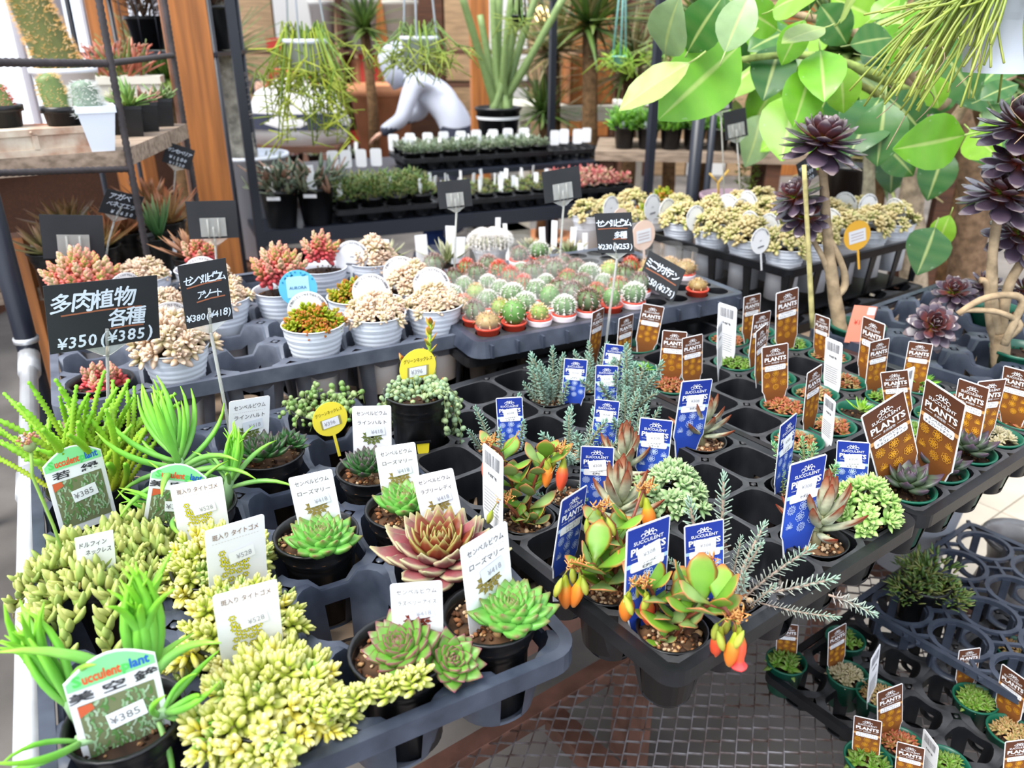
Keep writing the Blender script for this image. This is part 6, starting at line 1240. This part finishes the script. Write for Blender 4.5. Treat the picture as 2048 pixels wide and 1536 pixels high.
# ---------------------------------------------------------------- tall plants in the middle distance
p = DY(498, 300, 2.95); t = pothing('silver_trunk_plant', 'tall silvery spiny trunk in a large white pot behind the post', 0, 0, .62, cone(.125, .085, .37, .012), 'white_pot', loc=p); o_ = t
limb(t, [(p.x - .02, p.y, .96), (p.x - .05, p.y, 1.25), (p.x - .06, p.y, 1.6), (p.x - .1, p.y, 1.95)], .052, .034, 'trunk', (S(190, 185, 170), S(165, 155, 140)))
sp = MB(); g = random.Random(3)
for k in range(420):
    z_ = g.uniform(.0, .95); a = g.uniform(0, 6.28); r = .048 - .012 * z_; q = Vector((-.02 - .07 * z_ + r * math.cos(a), r * math.sin(a), .34 + z_)); d = Vector((math.cos(a), math.sin(a), g.uniform(-.3, .6))) * g.uniform(.012, .03); sp.add([q + Vector((0, 0, .001)), q - Vector((0, 0, .001)), q + d], [(0, 1, 2)], S(215, 205, 195), 0, None, False)
obj('spines', sp.build('spines', 'vcol'), t); obj('foliage', tuft(90, .06, .1, .1, .008, [S(130, 150, 100), S(160, 175, 130)], 31, .6, (-20, 60)).build('foliage', 'plant'), t, tr(-.12, 0, .9))
pd = tag(obj('plant_stand', MB().box(-.14, .14, -.14, .14, .58, .61).box(-.12, -.09, -.12, -.09, 0, .58).box(.09, .12, -.12, -.09, 0, .58).box(-.12, -.09, .09, .12, 0, .58).box(.09, .12, .09, .12, 0, .58).build('plant_stand', 'wood_dark'), None, tr(p.x, p.y, .0)), 'dark stand under the large white pot', 'stand')
def basket(label, x, yb, Y, wpx, n, cols, seed, hang, m='white_pot', hh=.7):
    p = DY(x, yb, Y); r = wpx * depth(p) / F_PX / 2; t = thing('hanging_basket', label, 'hanging plant', p); h = r * 1.35
    obj('pot', MB().lathe([(r * .3, 0), (r * .72, 0), (r * .94, h * .85), (r * 1.02, h * .85), (r * 1.02, h), (r * .92, h), (r * .86, h * .8), (.001, h * .8)], 20).build('pot', m), t)
    for a in (.5, 2.6, 4.7): obj('hanger', MB().tube([(r * math.cos(a), r * math.sin(a), h * .95), (0, 0, h + hh)], .0035, 5).build('hanger', m), t)
    g = random.Random(seed)
    for k in range(n):
        a = g.uniform(0, 6.28); R_ = r * g.uniform(.6, 2.1); dz = -hang * g.uniform(-.1, 1); c = g.choice(cols); c_, s_ = math.cos(a), math.sin(a)
        pts = [(c_ * r * .4, s_ * r * .4, h), (c_ * r * .9, s_ * r * .9, h + g.uniform(.01, .05)), (c_ * R_, s_ * R_, h * .7 + dz * .4), (c_ * R_ * 1.05 + g.uniform(-.05, .05), s_ * R_ + g.uniform(-.04, .04), h * .6 + dz)]
        b = MB(); b.tube(pts, .0022, 4, c)
        for q in range(5): 
            e = Vector(pts[2]).lerp(Vector(pts[3]), g.uniform(0, 1)); b.tube([e, e + Vector((g.uniform(-.07, .07), g.uniform(-.05, .05), g.uniform(-.07, .03)))], .0017, 4, mix(c, S(210, 215, 90), .4))
        obj('strand', b.build('strand', 'plant'), t)
basket('white hanging basket of long yellow-green strands left of centre', 615, 142, 2.6, 88, 84, [S(150, 180, 60), S(175, 190, 60), S(125, 160, 70)], 4, .27)
basket('white hanging basket of short green sprigs in the top centre', 840, 128, 2.75, 76, 44, [S(130, 160, 80), S(150, 175, 70), S(110, 140, 80)], 5, .07)
for x, y, lab in ((1238, 133, 'teal hanging pot with bright fern in the background'), (1320, 115, 'second teal hanging pot partly behind the big leaves')): basket(lab, x, y, 3.4, 30, 14, [S(120, 190, 50), S(140, 200, 60)], x, .04, 'teal_pot', .4)
basket('small black hanging pot at the top centre', 1038, 52, 3.3, 30, 8, [S(110, 150, 70)], 9, .03, 'soft_black', .4)
p = DY(1013, 300, 3.55); t = pothing('tall_candelabra_cactus', 'tall green columns fanning out of a large black pot', 0, 0, .876, cone(.1, .078, .2, .006), 'soft_black', loc=at(RK, 1.12, .78, .876))
L0 = t.matrix_basis.translation; g = random.Random(2)
for x, y in ((1000, -30), (1025, -20), (960, 30), (985, -20), (1130, -10), (1080, -30), (1045, -40), (920, -20)):
    e = DY(x, y, L0.y + g.uniform(-.1, .1)); limb(t, [L0 + Vector((g.uniform(-.05, .05), g.uniform(-.04, .04), .17)), (L0 + Vector((0, 0, .2))).lerp(e, .4) + Vector((0, 0, -.02)), e], .021, .016, 'column', (S(125, 150, 90), S(150, 175, 110)), 'plant', n=6)
obj('white_band', MB().lathe([(.0975, .15), (.1005, .163)], 20).build('white_band', 'card'), t)
# ---------------------------------------------------------------- far shop: people, crates, shelves, foliage
def figure(name, label, loc, rot, joints, bones, mats, head, hood, hairm, scale=1.0):
    me = bpy.data.meshes.new('body'); ks = list(joints); me.from_pydata([joints[k][:3] for k in ks], [(ks.index(a), ks.index(b)) for a, b in bones], []); o = obj('body', me)
    md = o.modifiers.new('s', 'SKIN'); o.modifiers.new('u', 'SUBSURF').levels = 2
    for i, k in enumerate(ks):
        sv = me.skin_vertices[0].data[i]; sv.radius = (joints[k][3], joints[k][3] * (.8 if len(joints[k]) < 5 else joints[k][4])); sv.use_root = (k == 'pelvis')
    dg = bpy.context.evaluated_depsgraph_get(); m2 = bpy.data.meshes.new_from_object(o.evaluated_get(dg)); bpy.data.objects.remove(o)
    for m in mats: m2.materials.append(MAT[m])
    ph = joints['pelvis'][2]
    for p_ in m2.polygons: p_.use_smooth = True; p_.material_index = 1 if p_.center.z < ph - .02 else 0
    t = thing(name, label, 'person', loc, rot); t.scale = (scale,) * 3; obj('body', m2, t)
    hx, hy, hz = joints['head'][:3]; M = tr(hx, hy, hz) @ ry(head[0])
    hd = obj('head', MB().lathe([(.001, -.115), (.045, -.11), (.068, -.075), (.078, -.02), (.082, .03), (.076, .075), (.05, .108), (.001, .12)], 16, sx=1.12, sy=.92).ball(.014, tr(.092, 0, -.01) @ sc(1, .8, 1.3)).build('head', 'skin'), t, M)
    for s in (-1, 1): obj('eye', MB().ball(.009).build('eye', 'hair'), hd, tr(.082, s * .032, .012)); obj('ear', MB().ball(.02).build('ear', 'skin'), hd, tr(0, s * .078, 0) @ sc(.8, .35, 1.2))
    if hood: obj('hood', MB().lathe([(.001, -.16), (.1, -.15), (.118, -.06), (.12, .03), (.1, .1), (.05, .135), (.001, .14)], 16, sx=1.15, rib=lambda q, i: 1 + .04 * math.sin(3 * q + i)).build('hood', hood), hd, tr(-.045, 0, .01))
    else: obj('hair', MB().lathe([(.06, -.09), (.092, -.05), (.096, .03), (.088, .09), (.055, .125), (.001, .132)], 16, sx=1.1).build('hair', hairm), hd, tr(-.028, 0, .006))
    obj('face_mask', MB().lathe([(.01, -.1), (.05, -.088), (.066, -.05), (.055, -.018), (.01, -.01)], 14).build('face_mask', 'card'), hd, tr(.036, 0, 0)); return t
def hand(t, M):
    h = obj('hand', MB().ball(.035, sc(1.1, .9, .45), n=10, m=6).build('hand', 'skin'), t, M)
    for k, l in enumerate((.055, .065, .06, .048)): obj('finger', MB().tube([(.02, -.022 + k * .0145, 0), (.03 + l * .5, -.026 + k * .017, -.006), (.03 + l, -.026 + k * .017, -.022)], [.0085, .0075, .006], 6).build('finger', 'skin'), h)
    obj('thumb', MB().tube([(0, -.028, 0), (.02, -.048, -.006), (.042, -.052, -.014)], [.0095, .0085, .007], 6).build('thumb', 'skin'), h)
J = {'pelvis': (0, 0, .82, .15), 'belly': (.1, 0, .98, .15), 'chest': (.24, 0, 1.12, .16), 'neck': (.37, 0, 1.17, .06), 'head': (.45, 0, 1.2, .055), 'ls': (.26, .17, 1.1, .075), 'le': (.34, .24, .86, .06), 'lw': (.52, .16, .76, .045), 'rs': (.26, -.17, 1.1, .075), 're': (.32, -.25, .86, .06), 'rw': (.54, -.18, .8, .045), 'lh': (-.02, .1, .76, .11), 'lk': (.06, .12, .44, .075), 'la': (-.04, .12, .07, .05), 'lt': (.12, .13, .04, .045), 'rh': (-.02, -.1, .76, .11), 'rk': (.08, -.12, .44, .075), 'ra': (-.02, -.12, .07, .05), 'rt': (.14, -.13, .04, .045)}
Bn = [('pelvis', 'belly'), ('belly', 'chest'), ('chest', 'neck'), ('neck', 'head'), ('chest', 'ls'), ('ls', 'le'), ('le', 'lw'), ('chest', 'rs'), ('rs', 're'), ('re', 'rw'), ('pelvis', 'lh'), ('lh', 'lk'), ('lk', 'la'), ('la', 'lt'), ('pelvis', 'rh'), ('rh', 'rk'), ('rk', 'ra'), ('ra', 'rt')]
p = DY(912, 250, 5.9); t = figure('person', 'person in light grey hooded top bending forward with a face mask', (p.x, p.y, 0), PI - .15, J, Bn, ('cloth_grey', 'cloth_dark'), (.45,), 'cloth_grey', 'hair', .96)
hand(t, tr(.55, .15, .74) @ ry(.5)); hand(t, tr(.57, -.19, .78) @ ry(.5))
J2 = dict(J); J2.update(belly=(.0, 0, 1.0, .14), chest=(.02, 0, 1.2, .15), neck=(.03, 0, 1.34, .055), head=(.05, 0, 1.45, .05), ls=(0, .17, 1.26, .065), le=(.02, .22, 1.0, .05), lw=(.2, .16, .92, .04), rs=(0, -.17, 1.26, .065), re=(.02, -.22, 1.0, .05), rw=(.2, -.16, .92, .04))
p = DY(520, 175, 6.05); t = figure('person', 'dark-haired person with white face mask and cream top at the far left', (p.x, p.y, 0), -1.2, J2, Bn, ('cloth_cream', 'cloth_dark'), (.1,), None, 'hair', .69)
hand(t, tr(.24, .16, .91)); hand(t, tr(.24, -.16, .91))
p = DY(770, 285, 6.95); tag(obj('big_terracotta_pot', MB().lathe([(.12, 0), (.2, .02), (.25, .5), (.28, .5), (.28, .58), (.255, .58), (.24, .45), (.001, .42)], 28).build('big_terracotta_pot', 'terracotta'), None, tr(p.x, p.y, p.z - .12)), 'very large terracotta pot left of the hooded person', 'pot')
st = tag(obj('display_table', MB().box(-.75, .75, -.4, .4, p.z - .16, p.z - .12).box(-.7, -.65, -.35, -.3, 0, p.z - .16).box(.65, .7, -.35, -.3, 0, p.z - .16).box(-.7, -.65, .3, .35, 0, p.z - .16).box(.65, .7, .3, .35, 0, p.z - .16).build('display_table', 'wood_dark'), None, tr(p.x - .4, p.y - .2, 0)), 'far display table under the terracotta pot', 'table'); tz = p.z - .12
g = random.Random(12)
for k in range(14):
    stock(g.choice(['grey', 'pink', 'low']), (p.x - 1.1 + .15 * (k % 7) + g.uniform(-.02, .02), p.y - .5 + .13 * (k // 7), tz), 'far little pot with pale slip, %s in the %s row of the far table' % (ORD[k % 7], ('front', 'back')[k // 7]), 1.3, 1.6, 'little pots on the far table')
for k, (x, y, Y, w, h, m, lab) in enumerate([(725, 85, 7.75, .34, .42, 'panel_white', 'tall pale pot on the far shelf'), (805, 70, 7.75, .32, .4, 'cream_pot', 'cream pot on the far shelf'), (652, 75, 7.75, .24, .4, 'panel_white', 'white and green sack on the far shelf')]):
    p = DY(x, y + 40, Y); p.z = 1.221; tag(obj('far_pot', MB().lathe([(.001, 0), (w * .36, 0), (w * .48, h * .9), (w * .5, h * .9), (w * .5, h), (w * .44, h), (w * .4, h * .85), (.001, h * .85)], 16).build('far_pot', m), None, tr(p.x, p.y, p.z)), lab, 'pot')
fs = thing('far_shelf', 'dark shelving unit at the back of the shop', 'shelf', (-.6, 7.75, 0))
for z in (.45, .95, 1.22): obj('shelf_board', MB().box(-2.05, 1.6, -.28, .25, z - .03, z).build('shelf_board', 'wood_dark'), fs)
for x in (-2.05, -.9, .3, 1.57): obj('upright', MB().box(x, x + .04, -.27, .25, 0, 1.9).build('upright', 'wood_dark'), fs)
for k, (x, y, w, h, m, lab) in enumerate([(520, 85, .2, .1, 'red_paint', 'red carton at the upper left of the far shop'), (715, 160, .16, .26, 'red_paint', 'red sack on the far shelf'), (690, 225, .35, .1, 'red_paint', 'red box beside the terracotta pot'), (620, 225, .08, .2, 'terracotta', 'orange cloth hanging near the left basket'), (700, 200, .14, .2, 'terracotta', 'orange bag on the far table')]):
    p = DY(x, y + 20, 7.0); p.z = min((.45, .95, 1.22), key=lambda q: abs(q - p.z)) + .001; p.y = 7.62; tag(obj('carton', MB().box(-w / 2, w / 2, -.06, .06, 0, h).box(-w / 2 - .006, w / 2 + .006, -.066, .066, h * .8, h).build('carton', m), None, tr(p) @ rz(.2 * k)), lab, 'box')
sg = thing('padded_bag', 'white and dark padded bag on the far table behind the basket', 'bag', DY(600, 285, 5.6)); obj('body', MB().lathe([(.05, 0), (.3, .0), (.34, .14), (.26, .32), (.12, .4), (.001, .41)], 18, sy=.6, rib=lambda q, i: 1 + .05 * math.sin(4 * q + i)).build('body', 'panel_white'), sg); obj('trim_band', MB().lathe([(.345, .1), (.325, .2)], 18, sy=.6).build('trim_band', 'cloth_dark'), sg); obj('strap', MB().tube([(-.2, 0, .3), (-.1, -.1, .45), (.1, -.1, .45), (.2, 0, .3)], .02, 6).build('strap', 'red_paint'), sg)
p = sg.matrix_basis.translation; tag(obj('stool', MB().box(-.3, .3, -.22, .22, p.z - .04, p.z).box(-.28, -.24, -.2, -.16, 0, p.z - .04).box(.24, .28, -.2, -.16, 0, p.z - .04).box(-.28, -.24, .16, .2, 0, p.z - .04).box(.24, .28, .16, .2, 0, p.z - .04).build('stool', 'wood_dark'), None, tr(p.x, p.y, 0)), 'dark stool under the padded bag', 'stool')
def crate(label, x, y, Y, w, h, d, m='wood_pale', rot=.1):
    p = DY(x, y, Y); t = thing('wooden_crate', label, 'crate', p, rot)
    for k in range(4):
        z0 = h * k / 4
        for a in ((-w / 2, w / 2, -d / 2, -d / 2 + .015), (-w / 2, w / 2, d / 2 - .015, d / 2), (-w / 2, -w / 2 + .015, -d / 2, d / 2), (w / 2 - .015, w / 2, -d / 2, d / 2)): obj('slat', MB().box(*a, z0 + .004, z0 + h / 4 - .004).build('slat', m), t)
    obj('base', MB().box(-w / 2, w / 2, -d / 2, d / 2, 0, .012).build('base', m), t); return p
crate('orange-brown wooden crate on a pale bench in the background', 1168, 205, 5.0, .26, .26, .26, 'wood_orange', .25); crate('pale wooden crate beside the orange-brown one', 1125, 205, 5.1, .12, .28, .2, 'wood_pale', .25)
p = DY(1160, 205, 5.05); tag(obj('pale_bench', MB().box(-.4, .4, -.25, .25, p.z - .08, p.z).box(-.36, -.3, -.22, -.16, 0, p.z - .08).box(.3, .36, -.22, -.16, 0, p.z - .08).box(-.36, -.3, .16, .22, 0, p.z - .08).box(.3, .36, .16, .22, 0, p.z - .08).build('pale_bench', 'cream_pot'), None, tr(p.x, p.y, 0)), 'pale wooden bench under the crates', 'bench')
# wooden counter of herbs at the right
CT = (*P(1190, 302, .92)[:2], D(-8)); ct = thing('wood_counter', 'rough wooden counter carrying trays of bright green herbs', 'counter', (CT[0], CT[1], 0), CT[2])
for k in range(3): obj('board', MB().box(0, 1.5, k * .16, k * .16 + .15, .88, .92).build('board', 'wood_old'), ct)
for x in (.05, .75, 1.45):
    for y in (.05, .42): obj('leg', MB().box(x - .03, x + .03, y - .03, y + .03, 0, .88).build('leg', 'wood_dark'), ct)
for k in range(12): stock('herb', at(CT, .12 + .1 * (k % 6), .1 + .13 * (k // 6), .921), 'bright green herb in black pot, %s from left in the %s row of the counter' % (ORD[k % 6], ('front', 'back')[k // 6]), 1.25, .7, 'herbs on the wooden counter')
tv = stock('herb', at(CT, .62, .02, .921), 'bright green trailing herb hanging over the counter edge', 1.3)
for k in range(7): obj('trailing_strand', tuft(40, .01, .3, .02, .006, [S(150, 195, 50), S(175, 200, 70)], 60 + k, .3, (-30, 60)).build('trailing_strand', 'thinleaf'), tv, tr(U(-.06, .06), -.07, -.26 + U(0, .1)))
for k, (x, w) in enumerate(((1265, .3), (1360, .34))):
    p = at(CT, .2 + .5 * k, .2, 0); t = thing('wooden_crate', ('dark wooden crate under the counter left of the black pole', 'dark wooden crate under the counter right of the black pole')[k], 'crate', p, CT[2])
    for z in range(4): obj('slat', MB().box(-w / 2, w / 2, -.15, -.135, .3 + z * .1, .38 + z * .1).build('slat', 'wood_old'), t); obj('slat', MB().box(-w / 2, w / 2, .135, .15, .3 + z * .1, .38 + z * .1).build('slat', 'wood_old'), t)
    for x2 in (-w / 2, w / 2 - .015): obj('end_panel', MB().box(x2, x2 + .015, -.135, .135, 0, .7).build('end_panel', 'wood_dark'), t)
for x, y, Y, w, lab in ((1392, 300, 2.75, .03, 'thick black pole below the big leaves'), (1418, 330, 3.1, .018, 'thin black pole beside the thick one')):
    p = DY(x, y, Y); tag(obj('black_pole', MB().tube([(0, 0, 0), (0, 0, 1.36)], w * .72, 12).lathe([(w * 1.2, 0), (w * 1.2, .01), (w * .7, .012)], 12).build('black_pole', 'black_steel'), None, tr(p.x, p.y, 0)), lab, 'pole')
p = DY(1467, 395, 2.6); t = pothing('purple_pot', 'wide mauve pot behind the basket of sedums', 0, 0, .75, cone(.105, .09, .16, .004), 'purple_pot', 'pot', loc=p)
tag(obj('pedestal', MB().box(-.11, .11, -.11, .11, .7, .75).box(-.08, .08, -.08, .08, 0, .7).build('pedestal', 'wood_dark'), None, tr(p.x, p.y, 0)), 'dark pedestal under the mauve pot', 'stand')
obj('twigs', MB().tube([(-.05, -.02, .14), (-.06, -.02, .2), (-.03, -.02, .24)], .004, 5, S(210, 170, 80)).tube([(-.06, -.02, .2), (-.09, -.02, .23)], .003, 5, S(210, 170, 80)).build('twigs', 'vcol'), t)
p = DY(1690, 400, 2.75); tag(obj('pedestal', MB().box(-.11, .11, -.11, .11, .74, .78).box(-.08, .08, -.08, .08, 0, .74).build('pedestal', 'wood_dark'), None, tr(p.x, p.y, 0)), 'dark pedestal under the black pot behind the basket', 'stand'); pothing('black_pot', 'black pot behind the forked black rosette plant', 0, 0, .781, cone(.07, .055, .2, .005), 'soft_black', 'pot', loc=p)
# far foliage
def blades(n, L, w, cols, seed, e=(10, 85), R_=.03, droop=.5):
    g = random.Random(seed); mb = MB()
    for k in range(n):
        c = g.choice(cols); mb.leaf(L * g.uniform(.6, 1.1), [w * .6, w, w * .8, w * .4, w * .05], w * .12, -droop * g.random(), [c, mix(c, (1, 1, 1), .1)], tr(g.uniform(-R_, R_), g.uniform(-R_, R_), g.uniform(0, R_)) @ rz(g.uniform(0, 6.28)) @ ry(-math.radians(g.uniform(*e))), 4)
    return mb
def palm(label, x, y, Y, L, w, n, cols, seed, e=(-20, 85), name='yucca'):
    p = DY(x, y, Y); t = thing(name, label, 'plant', (p.x, p.y, 0)); obj('trunk', MB().tube([(0, 0, .25), (.02, 0, p.z * .6), (0, 0, p.z)], [.05, .04, .035], 8, S(130, 100, 70)).build('trunk', 'bark'), t); obj('pot', MB().lathe(cone(.16, .12, .3), 18).build('pot', 'terracotta'), t); obj('crown', blades(n, L, w, cols, seed, e).build('crown', 'thinleaf'), t, tr(0, 0, p.z))
TAN = [S(200, 185, 120), S(175, 165, 90), S(150, 160, 70), S(215, 200, 150)]; GRN = [S(120, 160, 60), S(90, 130, 45), S(150, 180, 70)]
palm('dry tan yucca behind the candelabra cactus', 1105, 110, 4.6, .42, .014, 130, TAN, 1); palm('olive yucca at the top centre right', 1180, 60, 4.2, .45, .018, 110, GRN + TAN[:2], 2); palm('yellow-green yucca behind the second black pole', 1260, 150, 4.4, .4, .012, 120, GRN + TAN, 3)
palm('tan yucca in front of the right wall', 1340, 240, 4.8, .5, .014, 110, TAN, 4); palm('green dracaena behind the fig leaves', 1420, 60, 4.0, .5, .02, 110, GRN, 5); palm('leafy green shrub behind the fig trunks', 1700, 120, 3.6, .5, .03, 140, GRN, 6, name='shrub'); palm('leafy olive shrub at the upper right', 1960, 140, 3.4, .5, .03, 140, GRN, 7, name='shrub'); palm('pale shrub low behind the fig trunks', 1760, 330, 3.3, .35, .02, 110, GRN + TAN, 8, name='shrub'); palm('green shrub behind the pale slips right of the rack', 1090, 230, 4.6, .3, .012, 110, GRN, 9, name='shrub'); palm('bushy green shrub beside the far shelf', 730, 60, 6.6, .35, .02, 70, GRN, 10, name='shrub'); palm('green shrub behind the window sill rosettes', 330, 170, 3.6, .3, .014, 120, GRN, 12, name='shrub'); palm('green shrub behind the silvery trunk', 440, 130, 4.0, .35, .014, 130, GRN + TAN[:1], 13, name='shrub')
p = DY(1084, 30, 5.5); t = thing('hanging_lamp', 'glowing warm bulb hanging at the top centre right', 'lamp', p); obj('bulb', MB().ball(.045, n=12, m=8, sz=1.3).build('bulb', 'lamp'), t); obj('cord', MB().tube([(0, 0, .05), (0, 0, .8)], .006, 6).build('cord', 'black_steel'), t); obj('socket', MB().lathe([(.02, .05), (.02, .1), (.008, .11)], 10).build('socket', 'black_steel'), t)
# ---------------------------------------------------------------- floor things and lower-shelf pots at the right
p = P(1905, 968, .62); tag(obj('white_planter', MB().lathe([(.001, 0), (.062, 0), (.088, .19), (.095, .19), (.095, .232), (.088, .232), (.084, .18), (.001, .17)], 28).build('white_planter', 'white_pot'), None, tr(p.x - .01, p.y + .08, SHELF + .006)), 'white planter on the low shelf below the green pots', 'planter')
p = P(2045, 1085, .47); tag(obj('grey_vase', MB().lathe([(.06, 0), (.085, .1), (.09, .25), (.066, .36), (.052, .42), (.06, .46), (.075, .475), (.073, .48), (.055, .47), (.045, .42), (.05, .3)], 28).build('grey_vase', 'ceramic'), None, tr(p.x, p.y, 0)), 'dark grey glazed vase at the right picture edge', 'vase')
def low(x, y, key, label, n=10, s=1.1, zz=SHELF + .01):
    p = P(x, y, zz + .055); t, z = potted('potted_houseleek', label, 'green6', (p.x, p.y, zz), 'dark', rot=0)
    for k in range(n):
        f = math.sqrt((k + .3) / n); a = k * 2.4; obj('rosette', RN.choice(SPRIG[key]), t, tr(.022 * f * math.cos(a), .022 * f * math.sin(a), z + .008 + .01 * (1 - f)) @ rz(a) @ ry(f * .5) @ sc(s * U(.8, 1.2)))
for a in ((1572, 1325, 'minigreen', 'green and red rosette in green pot on the low shelf, leftmost', 5, 1.7), (1695, 1352, 'cobweb', 'buff webbed rosettes in green pot on the low shelf', 10, 1.2), (1755, 1390, 'minibrown', 'brownish rosettes beside the thin turned label on the low shelf'), (1735, 1520, 'minigreen', 'grey-green rosette at the bottom edge of the low shelf', 6, 1.6), (1800, 1490, 'minired', 'dark red rosettes on the low shelf', 10, 1.2), (1950, 1400, 'minigreen', 'grassy green tuft on the low shelf', 14, 1.3), (2020, 1465, 'minibrown', 'olive tufts on the low shelf at the right edge', 12, 1.1), (1690, 1280, 'minigreen', 'small green rosette under the trailing stonecrop', 6, 1.1), (1890, 1530, 'minigreen', 'tiny green rosette at the bottom right'), (2030, 1300, 'minibrown', 'brown tuft in the lattice tray at the right edge', 10, 1.2)): low(*a)
p = P(1845, 1185, .5); t = stock('moss', (p.x, p.y, .445), 'spreading dark green moss-like plant in the lattice tray', 1.1)
for k in range(3): obj('foliage', FOL['moss'][k % 2], t, tr(.04 * math.cos(k * 2), .04 * math.sin(k * 2), .06) @ sc(.9, .9, .5))
for a, l in (((1940, 1298, 1930, 1372, 36, 1), 'above the grassy tuft'), ((2030, 1345, 2012, 1440, 48, -1), 'above the olive tufts at the right edge'), ((1675, 1255, 1672, 1338, 32, 1), 'above the webbed rosettes'), ((1780, 1376, 1780, 1472, 46, 1), 'above the dark red rosettes'), ((1736, 1437, 1730, 1520, 52, 1), 'nearest the mesh shelf'), ((1822, 1490, 1815, 1570, 52, 1), 'cut by the bottom edge'), ((2040, 1480, 2032, 1570, 48, 1), 'at the bottom right corner'), ((1575, 1262, 1572, 1318, 40, 1), 'half hidden under the tray rim')):
    card('brown', 'brown succulent label on the low shelf, ' + l, *a, zb=SHELF + .06)
for a, l in (((1752, 1302, 1742, 1402, 14, 1), 'thin white turned label on the low shelf'), ((1862, 1475, 1852, 1560, 30, -1), 'white barcode label at the bottom edge of the low shelf')): card('back', l, *a, zb=SHELF + .06)
